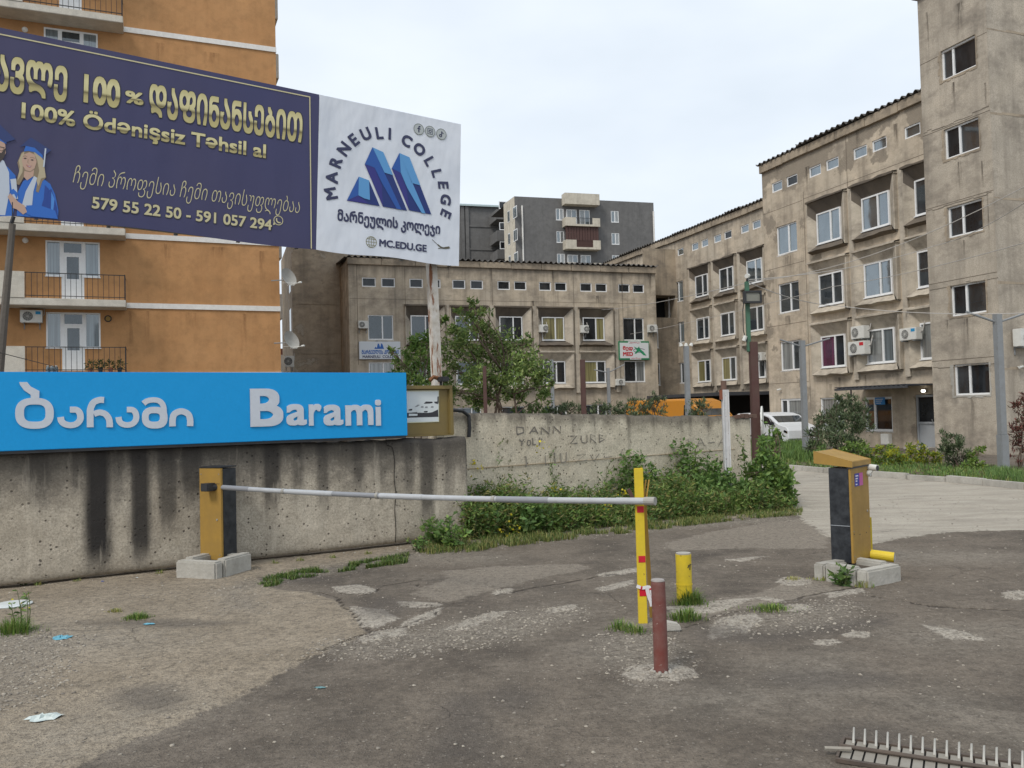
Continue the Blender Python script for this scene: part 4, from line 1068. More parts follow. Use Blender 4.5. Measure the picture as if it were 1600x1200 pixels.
for k, (vt, vb) in enumerate(((306, 323), (343.5, 356.5), (378, 392), (413, 427))):
    zt_, zb_ = GAz(vt, 905), GAz(vb, 905)
    if k == 0: MB().box(bl0, bl1, -1.3, 0, zb_, zt_).build('roof_box', M['cream_flat'], fb); continue
    b_ = MB(); b_.box(bl0, bl1, -1.3, -.001, zb_, zb_ + .25)
    mid0, mid1 = bl0 + (bl1 - bl0) * .3, bl0 + (bl1 - bl0) * .78
    b_.box(bl0, mid0, -1.3, -1.15, zb_ + .251, zt_); b_.box(mid1, bl1, -1.3, -1.15, zb_ + .251, zt_)
    b_.box(bl0, bl0 + .15, -1.15, -.001, zb_ + .251, zt_); b_.box(bl1 - .15, bl1, -1.15, -.001, zb_ + .251, zt_)
    b_ = b_.build('balcony', M['cream_flat'], fb)
    g = MB(); g.box(mid0, mid1, -1.25, -1.2, zt_ - .05, zt_)
    for q in range(14): x = mid0 + (mid1 - mid0) * q / 13; g.box(x - .02, x + .02, -1.24, -1.21, zb_ + .25, zt_ - .05)
    if k == 2: g.box(mid0, mid1, -1.19, -1.15, zb_ + .25, zt_)
    g.build('railing', M['brown_metal'] if k == 2 else M['rail'], b_)
    if k == 2:
        g = MB()
        for q in range(12): x = bl0 + .1 + (bl1 - bl0 - .2) * q / 12; g.box(x, x + (bl1-bl0-.2)/12 - .05, -1.0, -.9, zt_ + .02, GAz(356.8, 905))
        g.build('shutter_panel', M['brown_metal'], b_)
    zw0, zw1 = zb_ + .3, zb_ + 2.4
    for j, (f0, f1) in enumerate(((.12, .42), (.5, .8))):
        window(fb, bl0 + (bl1 - bl0) * f0, bl0 + (bl1 - bl0) * f1, zw0, zw1, -.04, split=(.5,), fw=.1, glass=[M['cur_white'], M['cur_blue']], name='balcony_door', sill=False)
for u in (816, 1021): x = GAx(u); MB().tube([(x, -.12, 0), (x, -.12, zt - 1.2)], .11, 6).build('drainpipe', M['white_band'], fb)
GB = gframe(GO, 334, False)   # cream end wall runs back from the corner
MB2 = MB(); fbB = GB
e0 = GA.loc(GB.pt(0, 0)); L_ = GB.ab(787, 330)[0]
def toGA(a, z, o=0): return tuple(GA.loc(GB.pt(a, z, o)))
g = MB(); g.poly([toGA(0, 0), toGA(0, zt), toGA(L_, zt), toGA(L_, 0)]); g.build('end_wall', M['cream_flat'], fb)
for (u0, u1) in ((793.5, 797), (802, 808.5)):
    for z0, z1 in wz:
        a0, a1 = GB.ab(u0, 345)[0], GB.ab(u1, 345)[0]
        w = MB(); w.poly([toGA(a0, z0, -.03), toGA(a1, z0, -.03), toGA(a1, z1, -.03), toGA(a0, z1, -.03)]); w = w.build('window', M['upvc'], fb)
        da = (a1 - a0); 
        for f0, f1 in ((.12, .46), (.54, .88)): MB().poly([toGA(a0 + da*f0, z0 + .12, -.06), toGA(a0 + da*f1, z0 + .12, -.06), toGA(a0 + da*f1, z1 - .12, -.06), toGA(a0 + da*f0, z1 - .12, -.06)]).build('pane', M['cur_blue'], w)
# its lower neighbour with a blue-grey hipped roof
HO = gd(716, 600, 128); HA = gframe(HO, 5500)
hb = thing('grey_rear_building', 'dark grey block with a pale blue metal roof, left of the cream end wall', 'building', HA)
def HAz(v, u=750): return HA.ab(u, v)[1]
hR = HA.ab(788, 350)[0]; ze = HAz(321)
MB().box(-14, hR, 0, 10, 0, ze).build('wall', M['grey_flat'], hb)
g = MB(); g.quad((-14.3, -.5, ze), (hR + 3, -.5, ze), (hR + 3, 4, HAz(312)+.3), (-8, 4, HAz(312)+.3)); g.quad((-14.3, 9, ze), (-14.3, -.5, ze), (-8, 4, HAz(312)+.3), (-8,6,HAz(312)+.3)); g.quad((-14.3,-.5,ze-.25),(hR+3,-.5,ze-.25),(hR+3,-.5,ze),(-14.3,-.5,ze)); g.build('roof', m_paint('pale_blue_metal_roof', (.42, .52, .53), .5), hb)
for v in (355, 391): MB().box(HA.ab(730, v)[0], hR, -.12, -.001, HAz(v), HAz(v) + .3).build('band', M['grey_flat'], hb)
for x in (HA.ab(727, 350)[0], HA.ab(720, 350)[0]): MB().box(x, x + .5, -.25, -.13, 0, ze - .05).build('rib', M['grey_flat'], hb)
for v0, v1 in ((335, 352), (367, 385), (396, 412)):
    x0 = HA.ab(764, 350)[0]
    b_ = MB().box(x0, hR + .5, -4.5, -.3, HAz(v1), HAz(v0) - .2).build('balcony', M['grey_flat'], hb)
    window(hb, x0 + .4, x0 + 2.2, HAz(v0) - .1, HAz(v0) + 1.0, -4.4, glass=M['glass_dark'], fw=.1)
# ------------------------------------------------------------------ flat print and lettering
def text_mesh(body, offset=0.0, shear=0.0, res=4):
    cu = bpy.data.curves.new('lettering', 'FONT'); cu.body = body; cu.size = 1; cu.offset = min(offset, 0); cu.shear = shear; cu.resolution_u = res
    o = bpy.data.objects.new('lettering', cu); COL.objects.link(o)
    bpy.context.view_layer.update()
    me = bpy.data.meshes.new_from_object(o.evaluated_get(bpy.context.evaluated_depsgraph_get()))
    bpy.data.objects.remove(o); bpy.data.curves.remove(cu)
    V = np.zeros(len(me.vertices) * 3); me.vertices.foreach_get('co', V); V = V.reshape(-1, 3)[:, :2]
    F = [tuple(p.vertices) for p in me.polygons]
    bpy.data.meshes.remove(me)
    cop = [(0, 0)] if offset <= 0 else [(offset * i / 2, offset * j / 2) for i in (-2, -1, 0, 1, 2) for j in (-2, -1, 0, 1, 2) if max(abs(i), abs(j)) == 2 or (i, j) == (0, 0)]
    Vs = []; Fs = []; n = len(V)
    for i, (dx, dy) in enumerate(cop):
        Vs.append(np.c_[V[:, 0] + dx, V[:, 1] + dy, np.full(n, i * .00014)]); Fs += [tuple(k + i * n for k in f) for f in F]
    return np.concatenate(Vs), Fs
def fitv(V, a, b):
    lo, hi = V[:, :2].min(0), V[:, :2].max(0); k = (np.array([b[0] - a[0], b[1] - a[1]])) / (hi - lo)
    return np.c_[(V[:, :2] - lo) * k + (a[0], a[1]), V[:, 2]]
def put_text(par, body, box, mat, out, name='lettering', offset=0.015, shear=0.0, outline=None, depth=0.0):
    """fit lettering to box (x0,x1,z0,z1) of the parent's face"""
    V, F = text_mesh(body, offset, shear)
    if not len(V): return None
    W = fitv(V, (box[0], box[2]), (box[1], box[3]))
    g = MB(); g.add([(w[0], -out - w[2], w[1]) for w in W], F)
    return g.build(name, mat, par)
def poly_print(par, pts, mat, out, name='print'):
    g = MB(); g.poly([(p[0], -out, p[1]) for p in pts]); return g.build(name, mat, par, tri=True)
def stroke(g, pts, w, out, closed=False):
    """flat ribbon along a polyline on the face"""
    P = [Vector((p[0], p[1])) for p in pts]; n = len(P)
    L = []; Rr = []
    for i in range(n):
        if closed: a, b = P[i - 1], P[(i + 1) % n]
        else: a, b = P[max(i - 1, 0)], P[min(i + 1, n - 1)]
        t = (b - a).normalized(); q = Vector((-t.y, t.x)) * (w[i] if isinstance(w, list) else w) * .5
        L.append(P[i] + q); Rr.append(P[i] - q)
    k = n if closed else n - 1
    g.add([(p.x, -out, p.y) for p in L + Rr], [(i, n + i, n + (i + 1) % n, (i + 1) % n) for i in range(k)])
def smooth_pts(pts, n=6):
    o = []
    for i in range(len(pts) - 1):
        p0, p1, p2, p3 = pts[max(i-1,0)], pts[i], pts[i+1], pts[min(i+2, len(pts)-1)]
        for k in range(n):
            t = k / n
            o.append(tuple(0.5*((2*p1[c])+(-p0[c]+p2[c])*t+(2*p0[c]-5*p1[c]+4*p2[c]-p3[c])*t*t+(-p0[c]+3*p1[c]-3*p2[c]+p3[c])*t**3) for c in (0,1)))
    o.append(pts[-1]); return o
def m_print(name, c, rough=0.45): return m_flat(name, c, rough, 0, 0.4)
def m_gold():
    n = NT('gold_gradient_print'); z = n.sep(n.tc.outputs['Generated'])[2]
    c = n.ramp(z, [(0.0, (.52,.46,.2)), (.25, (.42,.36,.16)), (.36, (.17,.14,.06)), (.45, (.6,.54,.28)), (.75, (.66,.6,.33)), (1, (.5,.44,.2))])
    return n.fin(c, .4, 0, .4)

# ------------------------------------------------------------------ billboard
BR_, BL_, TR_ = Vector((-1.078, 18.243, 4.859)), Vector((-8.236, 13.918, 5.164)), Vector((-1.008, 18.243, 7.903))
BF = Frame(BR_, BR_ - BL_, TR_ - BR_)
bb = thing('billboard', 'large tilted billboard for a college, navy left part and white logo part', 'billboard', BF)
bw = BF.ab(0, 43); BH = BF.ab(715, 194)[1]
xs_ = BF.ab(497, 200)[0]; xl = -9.15
def BP(u, v): return BF.ab(u, v)
n = NT('navy_vinyl_print')
g1 = n.noise(.25, 3, .5); col = n.mix(n.ramp(g1, [(.35, 0), (.65, 1)]), (.048, .05, .125), (.06, .055, .11))
g2 = n.noise(.6, 3, .5, vec=n.map((1, 1, .3), rot=(0, .6, 0))); n.bump(g2, 1.0, .12)
M['navy'] = n.fin(col, .5, 0, .35)
n = NT('white_vinyl_print'); g1 = n.noise(.7, 4, .5, vec=n.map((1,1,.5), rot=(0,-.5,0))); n.bump(g1, 1.0, .16)
M['vinyl_white'] = n.fin(n.mix(n.ramp(n.noise(.8, 3), [(.3, 0), (.7, 1)]), (.6, .64, .71), (.7, .73, .78)), .5)
def vinyl(x0, x1, mat, name, seed):
    r = np.random.RandomState(seed); nx, nz = 60, 36
    X, Z = np.meshgrid(np.linspace(x0, x1, nx), np.linspace(0, BH, nz)); Y = -.03 + .001 * np.sin(X * 3 + Z * 2 + seed) 
    for _ in range(7):
        cx, cz, a = x0 + (x1-x0) * r.rand(), BH * r.rand(), r.rand() * 3.14
        d = (X - cx) * math.cos(a) + (Z - cz) * math.sin(a); Y = Y - .005 * np.exp(-(d / .07) ** 2) * (r.rand() - .3)
    e = np.minimum.reduce([X - x0, x1 - X, Z, BH - Z]); Y = -.03 + (Y + .03) * np.clip(e / .15, 0, 1)
    Z = Z - (.02 * np.sin((X - x0) / (x1 - x0) * math.pi * 3) * (Z < .01))
    i = (np.arange(nz - 1)[:, None] * nx + np.arange(nx - 1)[None]).ravel()
    return npmesh(name, np.c_[X.ravel(), Y.ravel(), Z.ravel()], np.stack([i, i+1, i+nx+1, i+nx], 1), mat, bb, smooth=True)
navy = vinyl(xl, xs_, M['navy'], 'navy_panel', 2)
whitep = vinyl(xs_ + .003, 0, M['vinyl_white'], 'white_panel', 5)
MB().box(xl, 0, 0.0, .09, .02, BH - .02).build('backing', M['steel_grey'], bb)
g = MB()
for x in np.arange(xl + .2, 0, 1.1): g.box(x - .03, x + .03, .092, .17, 0, BH)
for z in (.1, BH / 2, BH - .1): g.box(xl, 0, .172, .24, z - .03, z + .03)
g.build('back_frame', M['steel_grey'], bb)
OUT = .0385
GOLD = m_gold(); GOLDP = m_print('pale_gold_print', (.55, .5, .3)); NAVYT = m_print('dark_navy_print', (.035, .04, .095)); DKOUT = m_print('print_shadow_outline', (.03, .028, .045))
# thin gold frame line
g = MB(); c1 = [BP(-60, 42.5), BP(483, 152.5), BP(485.5, 389)]
stroke(g, [c1[0], c1[1]], .022, OUT); stroke(g, [(c1[1][0], c1[1][1] + .011), c1[2]], .022, OUT + .001); g.build('print', GOLDP, navy)
def btext(body, uv_lb, uv_rt, mat, par, off=.02, shear=0, out=OUT, asc=None, outline=True, name='lettering'):
    a, b = BP(*uv_lb), BP(*uv_rt)
    if outline:
        V, F = text_mesh(body, off + .02, shear); 
        W = fitv(V, (a[0] - .012, a[1] - .016), (b[0] + .016, b[1] + .01)); MB().add([(w[0], -(out - .0025) - w[2] * .2, w[1]) for w in W], F).build('lettering_outline', DKOUT, par)
    return put_text(par, body, (a[0], b[0], a[1], b[1]), mat, out, name, off, shear)
# headline in Georgian capitals; the photograph shows its last part
h1 = btext('ᲘᲡᲬᲐᲕᲚᲔ', (-88, 128), (105.5, 106), GOLD, navy, .03)
btext('100', (130, 161), (188, 127), GOLD, navy, .032)
btext('%', (195, 161), (224, 147), GOLD, navy, .03)
btext('ᲓᲐᲤᲘᲜᲐᲜᲡᲔᲑᲘᲗ', (232, 182), (472, 178), GOLD, navy, .03)
btext('100% Ödənişsiz Təhsil al', (33, 192), (415, 222), GOLD, navy, .022)
btext('ჩემი პროფესია ჩემი თავისუფლებაა', (113, 295), (468, 309), GOLDP, navy, -.014, .32, outline=False)
btext('579 55 22 50 - 591 057 294', (143, 326), (424, 344), GOLDP, navy, .022)
# round phone mark
def ring(g, c, r, w, out, n=24): stroke(g, [(c[0] + r*math.cos(2*math.pi*k/n), c[1] + r*math.sin(2*math.pi*k/n)) for k in range(n)], w, out, True)
g = MB(); c = BP(434, 345); ring(g, c, .085, .014, OUT); stroke(g, smooth_pts([(c[0]-.035, c[1]+.04), (c[0]-.03, c[1]-.01), (c[0]+.005, c[1]-.04), (c[0]+.045, c[1]-.035)]), .024, OUT)
g.poly([(c[0]-.085, -OUT, c[1]-.04), (c[0]-.1, -OUT, c[1]-.1), (c[0]-.04, -OUT, c[1]-.075)]); g.build('phone_mark', GOLDP, navy)
# printed graduates (flat print at the lower corner)
def bprint(pts, mat, out, name='print'): return poly_print(navy, [BP(*p) for p in pts], mat, out, name)
GB_, GB2, GW, SK, HR, HR2, CP = (m_print(a, c) for a, c in (('gown_blue_print', (.03,.14,.5)), ('gown_deep_blue_print', (.02,.06,.28)), ('stole_white_print', (.5,.55,.62)), ('skin_tone_print', (.5,.33,.25)), ('blond_hair_print', (.45,.38,.25)), ('hair_shade_print', (.25,.19,.12)), ('cap_dark_print', (.03,.05,.16))))
BK = m_print('beard_dark_print', (.06,.045,.04)); LIP = m_print('lip_print', (.4,.14,.13))
bprint([(-40,340),(-40,300),(-20,262),(0,255),(12,262),(24,275),(26,300),(20,337),(18,338)], GB_, OUT)
bprint([(-22,336),(-22,262),(-3,248),(6,252),(14,270),(15,300),(8,337)], GW, OUT+.002)
bprint([(-22,245),(-20,222),(0,219),(8,226),(9,240),(4,250),(-4,256)], SK, OUT+.004)
bprint([(-20,243),(-8,238),(2,240),(9,232),(7,246),(0,255),(-12,254)], BK, OUT+.0055)
g = MB(); stroke(g, [BP(-8,229),BP(0,230.5),BP(7,232)], .012, OUT+.007); stroke(g,[BP(0,236),BP(3,237),BP(6,235),BP(6,231)],.008,OUT+.007); g.build('print', BK, navy)
bprint([(-24,222),(-20,210),(0,208),(9,214),(10,226),(0,221)], GB_, OUT+.006)
bprint([(-34,208),(0,196),(24,219),(8,224),(-6,214)], CP, OUT+.0075)
bprint([(26,338),(28,300),(36,284),(50,276),(66,279),(78,288),(86,305),(91,330),(90,343)], GB_, OUT+.003)
bprint([(62,338),(66,318),(72,300),(80,296),(89,325),(90,341)], GB2, OUT+.0045)
bprint([(70,290),(76,296),(72,316),(66,334),(68,312)], GB2, OUT+.0055)
bprint([(80,300),(85,312),(82,338),(79,336)], m_print('gown_light_fold', (.07,.24,.62)), OUT+.0055)
bprint([(34,322),(40,300),(53,276),(58,279),(52,300),(50,322),(46,327)], GW, OUT+.006)
bprint([(24,288),(30,268),(27,255),(33,240),(42,234),(56,236),(66,246),(69,262),(72,278),(66,284),(60,302),(56,300),(58,284),(50,276),(38,276),(30,290)], HR2, OUT+.0055)
bprint([(27,284),(31,262),(29,252),(34,241),(38,238),(36,252),(35,270)], HR, OUT+.007)
bprint([(52,238),(60,240),(68,252),(70,268),(71,278),(64,280),(60,292),(57,285),(61,268),(58,252)], HR, OUT+.007)
bprint([(34,252),(36,243),(46,239),(54,243),(57,254),(54,264),(47,269),(40,267),(36,261)], SK, OUT+.0085)
bprint([(38,268),(47,270),(53,266),(52,276),(42,283),(37,277)], SK, OUT+.0072)
bprint([(40,258),(46,260.5),(50,259.5),(47,263),(43,262)], LIP, OUT+.01); bprint([(41.5,259.6),(46,261),(49,260.3),(46,261.8)], GW, OUT+.0113)
for (u, v) in ((39, 248.5), (50, 251)): bprint([(u-2.5,v),(u,v-1.2),(u+3,v+.4),(u,v+1.4)], BK, OUT+.01)
g = MB(); stroke(g,[BP(36,245.5),BP(39,244.5),BP(42,246)],.008,OUT+.0105); stroke(g,[BP(47,247.5),BP(51,247),BP(54,249)],.008,OUT+.0105); stroke(g,[BP(44,250),BP(43,255),BP(45,256)],.006,OUT+.0105); g.build('print', HR2, navy)
bprint([(37,238),(40,229),(56,232),(66,240),(67,249),(54,239),(44,237)], GB_, OUT+.0098)
bprint([(30,231),(48,216),(80,236),(68,245),(54,232),(40,229)], CP, OUT+.011)
g = MB(); stroke(g,[BP(71,233),BP(68,262)],.022,OUT+.012); g.build('tassel_print', GW, navy)
bprint([(16,281),(25,280),(28,312),(20,312)], GW, OUT+.008); bprint([(17,298),(21,296),(28,303),(26,312),(22,304),(17,305)], GB_, OUT+.0095)
bprint([(12,308),(16,303),(28,316),(38,322),(42,332),(36,336),(26,328),(20,326)], SK, OUT+.011)
bprint([(41,322),(60,321),(86,330),(90,343),(50,339),(41,335)], GB_, OUT+.0105)
# logo on the white panel
def wprint(pts, mat, out, name='logo'): return poly_print(whitep, [BP(*p) for p in pts], mat, out, name)
def cz(x, y): return (450 + x / 3.75, 100 + y / 3.75)
B1, B2, B3, B4 = (m_print(a, c) for a, c in (('logo_deep_blue', (.012,.03,.16)), ('logo_mid_blue', (.02,.09,.35)), ('logo_light_blue', (.1,.3,.58)), ('logo_indigo', (.03,.03,.2))))
for pts, mt in (([(340,803),(410,663),(470,685),(533,835)], B1), ([(340,803),(410,663),(407,772)], B2), ([(410,663),(470,685),(475,800),(440,790),(407,772)], B3), ([(407,772),(340,803),(470,822)], B4),
                ([(445,590),(490,492),(553,520),(693,862),(552,838)], B1), ([(445,590),(490,492),(502,610)], B2), ([(490,492),(553,520),(610,655),(560,640)], B3), ([(445,590),(502,610),(545,715),(552,838)], B4), ([(490,492),(502,610),(545,700),(632,852),(660,856)], B2),
                ([(603,615),(648,525),(706,550),(835,884),(705,860)], B1), ([(603,615),(648,525),(655,640)], B2), ([(648,525),(706,550),(770,715),(720,700)], B3), ([(603,615),(655,640),(690,735),(705,860)], B4), ([(648,525),(655,640),(693,730),(778,876),(800,879)], B3)):
    wprint([cz(*p) for p in pts], mt, OUT + .003 * (1 + [B1,B4,B2,B3].index(mt)))
arc_pts = [cz(x, y) for x, y in ((248,762),(255,668),(293,578),(327,500),(382,448),(448,413),(530,408),(592,412))]
# letters round an arc: centre and radii from the measured letter centres
AC = BP(*cz(585, 705)); 
def arc_letters(word, pix, size, mat):
    for ch, (x, y) in zip(word, pix):
        p = BP(*cz(x, y)); ang = math.atan2(p[1] - AC[1], p[0] - AC[0]) - math.pi / 2
        V, F = text_mesh(ch, .035); D3 = V[:, 2]; V = V[:, :2]; lo, hi = V.min(0), V.max(0); c_ = (lo + hi) / 2
        W = np.c_[(V - c_) * (size / (hi[1] - lo[1])), D3]
        ca, sa = math.cos(ang), math.sin(ang)
        MB().add([(p[0] + w[0]*ca - w[1]*sa, -OUT - w[2], p[1] + w[0]*sa + w[1]*ca) for w in W], F).build('letter', mat, whitep)
arc_letters('MARNEULI', ((248,762),(253,668),(277,578),(325,500),(382,447),(452,413),(531,408),(592,412)), .245, NAVYT)
arc_letters('COLLEGE', ((692,453),(766,503),(826,573),(868,643),(905,712),(920,797),(920,880)), .245, NAVYT)
def wtext(body, lb, rt, mat=NAVYT, off=.03): a, b = BP(*cz(*lb)), BP(*cz(*rt)); return put_text(whitep, body, (a[0], b[0], a[1], b[1]), mat, OUT, 'lettering', off)
wtext('მარნეულის კოლეჯი', (285, 940), (888, 935))
wtext('MC.EDU.GE', (530, 1070), (808, 1062))
g = MB(); c = BP(*cz(484, 1045)); 
for rr in (.11,): ring(g, c, rr, .012, OUT)
for k in (-.06, 0, .06): stroke(g, [(c[0]-math.sqrt(.0121-k*k), c[1]+k), (c[0]+math.sqrt(.0121-k*k), c[1]+k)], .009, OUT)
for k in (-.055, .0, .055): stroke(g, [(c[0] + k*math.cos(q), c[1] + .11*math.sin(q)) for q in np.linspace(-1.57, 1.57, 9)], .009, OUT + .0005)
g.build('globe_mark', m_print('olive_gold_print', (.2,.19,.08)), whitep)
g = MB()
stroke(g, smooth_pts([BP(*cz(840,1030)), BP(*cz(875,1062)), BP(*cz(905,1080)), BP(*cz(945,1078))]), [.01]*6 + [.03]*7 + [.03]*5 + [.008], OUT); stroke(g, [BP(*cz(875,1083)), BP(*cz(940,1072))], .016, OUT)
g.build('pen_mark', m_print('bronze_print', (.1,.09,.06)), whitep)
SIL = m_print('silver_disc_print', (.42,.45,.45))
for k, (x, y) in enumerate(((762,385),(828,398),(894,414))):
    c = BP(*cz(x, y)); g = MB(); g.poly([(c[0]+.118*math.cos(q*.2618), -OUT, c[1]+.118*math.sin(q*.2618)) for q in range(24)]); g.build('disc', SIL, whitep)
    g = MB(); ring(g, c, .112, .012, OUT + .002); g.build('disc_rim', m_print('disc_rim', (.2,.22,.2)), whitep)
    g = MB(); o = OUT + .003
    if k == 0: stroke(g, smooth_pts([(c[0]+.035, c[1]+.06), (c[0]+.005, c[1]+.055), (c[0], c[1]+.02), (c[0], c[1]-.065)]), .026, o); stroke(g, [(c[0]-.035, c[1]+.01), (c[0]+.035, c[1]+.01)], .022, o)
    if k == 1:
        s_ = .055; stroke(g, [(c[0]-s_, c[1]-s_), (c[0]+s_, c[1]-s_), (c[0]+s_, c[1]+s_), (c[0]-s_, c[1]+s_)], .014, o, True); ring(g, c, .026, .014, o); stroke(g, [(c[0]+.03, c[1]+.033), (c[0]+.04, c[1]+.033)], .01, o)
    if k == 2: stroke(g, [(c[0]+.005, c[1]+.06), (c[0]+.005, c[1]-.03)], .022, o); ring(g, (c[0]-.02, c[1]-.035), .025, .02, o, 12); stroke(g, smooth_pts([(c[0]+.005, c[1]+.055), (c[0]+.025, c[1]+.03), (c[0]+.05, c[1]+.022)]), .018, o)
    g.build('mark', NAVYT, whitep)
# post under the board
n = NT('flaking_white_paint_on_rust'); a_ = n.noise(1.0, 8, .7, vec=n.map((9, 9, 1.6))); 
c_ = n.mix(n.ramp(a_, [(.53, 0), (.6, 1)]), n.mix(n.ramp(n.noise(6, 5), [(.35, 0), (.7, 1)]), (.56,.54,.5), (.4,.36,.3)), (.2,.085,.04)); n.bump(a_, .3, .01)
M['flaky'] = n.fin(c_, .7, .1)
ps = BF.ab(683, 420); pP = BF.pt(ps[0], ps[1], -.14); u_ = (gd(683, 600, pP.y) - gd(679, 430, pP.y))
base = gd(691, 790, pP.y); base.z = 0
P0 = BF.loc(base); P1 = BF.loc(BF.pt(BF.ab(682.5, 420)[0], .3, -.3))
g = MB(); g.tube([P0, P1], .125, 4); g.build('post', M['flaky'], bb)
g = MB(); 
for x_ in (-5.6,): 
    q = BF.pt(x_, .3, -.3); q2 = Vector(q); q2.z = 0; g.tube([BF.loc(q2), BF.loc(q)], .1, 4)
# leaning pole at the far edge
pl = thing('leaning_pole', 'weathered grey leaning pole whose tip reaches the billboard underside', 'pole', loc=gd(-21, 828, 13.6) * Vector((1, 1, 0)) if False else None)
pb0 = gd(-24, 834, 13.6); pb0.z = 0; pb1 = gd(19.5, 350, 13.6)
pl.location = pb0
MB().tube([(0, 0, 0), tuple(pb1 - pb0)], [.085, .05], 8).build('shaft', M['steel_grey'] if False else m_concrete('weathered_wood', (.16,.14,.12), (.1,.09,.08), streak=.4), pl)
g = MB(); g.tube([tuple(pb1 - pb0 + Vector((-.02, 0, 0))), tuple(pb1 - pb0 + Vector((.02, 0, .12)))], .03, 6); g.tube([tuple(pb1 - pb0), tuple(pb1 - pb0 + Vector((.0, 0, .35)))], .008, 5); g.build('insulator', M['black_metal'], pl)

# ------------------------------------------------------------------ near concrete wall with sign
A0, A1 = gz(0, 923), gz(732, 842)
WF = Frame(A1, A1 - A0)
WL = (A1 - A0).length; wt = WF.ab(0, 695)[1]; wt2 = WF.ab(732, 683)[1]
def m_wall(name, c, c2, dark, pits):
    n = NT(name); A = n.attr('st'); s = n.t.nodes.new('ShaderNodeSeparateColor'); n.link(A.outputs['Color'], s.inputs[0])
    m1 = n.noise(1.2, 8, .7); m2 = n.noise(6, 8, .75); m3 = n.noise(38, 5, .8)
    col = n.mix(n.ramp(m1, [(.35, 0), (.65, 1)]), c, c2)
    col = n.mix(n.ramp(m2, [(.45, 0), (.75, .5)]), col, mul(c, .55))
    vz = n.voro(19); vr = n.sep(n.voro(19, out='Color'))[0]
    pit = n.math('MULTIPLY', n.ramp(vz, [(.12, 1), (.3, 0)]), n.ramp(vr, [(1 - pits, 0), (1.02 - pits, 1)]))
    col = n.mix(n.math('MULTIPLY', pit, .85), col, (.045, .04, .034))
    col = n.mix(n.ramp(m3, [(.36, .55), (.55, 0)]), col, mul(c, .4)); col = n.mix(n.ramp(m3, [(.55, 0), (.75, .4)]), col, mul(c2, 1.35))
    sn = n.noise(1.0, 6, .7, vec=n.map((9, 9, 1.2)))
    f = n.math('MULTIPLY', s.outputs[0], n.ramp(n.math('ADD', sn, n.math('MULTIPLY', s.outputs[0], .45)), [(.42, .1), (.75, 1)]))
    col = n.mix(f, col, dark)
    f2 = n.math('MULTIPLY', s.outputs[1], n.ramp(n.math('ADD', m2, n.math('MULTIPLY', s.outputs[1], .35)), [(.45, .15), (.72, 1)]))
    col = n.mix(n.math('MULTIPLY', f2, .92), col, mul(dark, 1.25))
    lt = n.noise(1.0, 5, .65, vec=n.map((5, 5, .7), (4, 0, 0)))
    col = n.mix(n.math('MULTIPLY', n.ramp(lt, [(.58, 0), (.72, .5)]), n.ramp(s.outputs[1], [(.1, 1), (.9, .5)])), col, mul(c2, 1.2))
    col = n.mix(n.math('MULTIPLY', s.outputs[2], .6), col, (.13, .1, .075))
    h = n.math('SUBTRACT', n.math('ADD', n.math('MULTIPLY', m2, 1.2), m3), n.math('MULTIPLY', pit, 1.2))
    n.bump(h, .8, .012)
    return n.fin(col, .93, 0, .2)
M['wall_stained'] = m_wall('drip_stained_aggregate_concrete', (.43, .375, .295), (.56, .5, .405), (.035, .032, .03), .2)
M['wall_pale'] = m_wall('pale_pitted_concrete', (.6, .525, .4), (.7, .635, .5), (.06, .052, .042), .32)
def rough_wall(fr, x0, x1, zt0, zt1, th, mat, par, st, z0=.045, seed=0, name='panel'):
    nx, nz = int((x1 - x0) / .035), 42
    xs = np.linspace(x0, x1, nx); r = np.random.RandomState(seed)
    P2 = np.c_[xs + 50, np.full(nx, 3.0)]; jag = .03 * (vnoise(P2, 3, seed) - .5) + .022 * (vnoise(P2, 14, seed + 1) - .5)
    T = zt0 + (zt1 - zt0) * (xs - x0) / (x1 - x0) + jag
    fz = np.linspace(0, 1, nz); X = np.repeat(xs[None], nz, 0); Z = z0 + (T[None] - z0) * fz[:, None]
    Q = np.c_[X.ravel() + 20, Z.ravel() + 20]
    rel = (.014 * (vnoise(Q, 2.5, seed + 3) - .5) + .010 * (vnoise(Q, 11, seed + 4) - .5)).reshape(nz, nx)
    rnd = np.clip((fz - .955) / .045, 0, 1)[:, None] ** 2 * .045; rndb = np.clip((.05 - fz) / .05, 0, 1)[:, None] ** 2 * .03
    Yf = rel + rnd + rndb; Yb = th - rel * .6 - rnd - rndb
    a = np.zeros((nz * nx, 4), np.float32); a[:, 3] = 1; S = st(X.ravel(), Z.ravel(), np.repeat(T[None], nz, 0).ravel()); a[:, 0], a[:, 1], a[:, 2] = S
    V = np.concatenate([np.c_[X.ravel(), Yf.ravel(), Z.ravel()], np.c_[X.ravel(), Yb.ravel(), Z.ravel()]]); N = nz * nx
    i = (np.arange(nz - 1)[:, None] * nx + np.arange(nx - 1)[None]).ravel()
    F = [np.stack([i, i+1, i+nx+1, i+nx], 1), np.stack([i+nx+N, i+nx+1+N, i+1+N, i+N], 1)]
    t = (nz - 1) * nx + np.arange(nx - 1); F.append(np.stack([t, t+1, t+1+N, t+N], 1)); b_ = np.arange(nx - 1); F.append(np.stack([b_+1, b_, b_+N, b_+1+N], 1))
    for c0 in (0, nx - 1): 
        e = np.arange(nz - 1) * nx + c0; q = np.stack([e, e+nx, e+nx+N, e+N], 1); F.append(q if c0 == 0 else q[:, ::-1])
    return npmesh(name, V, np.concatenate(F), mat, par, attrs={'st': np.concatenate([a, a])}, smooth=True)
sx = lambda u: WF.ab(u, 780)[0]
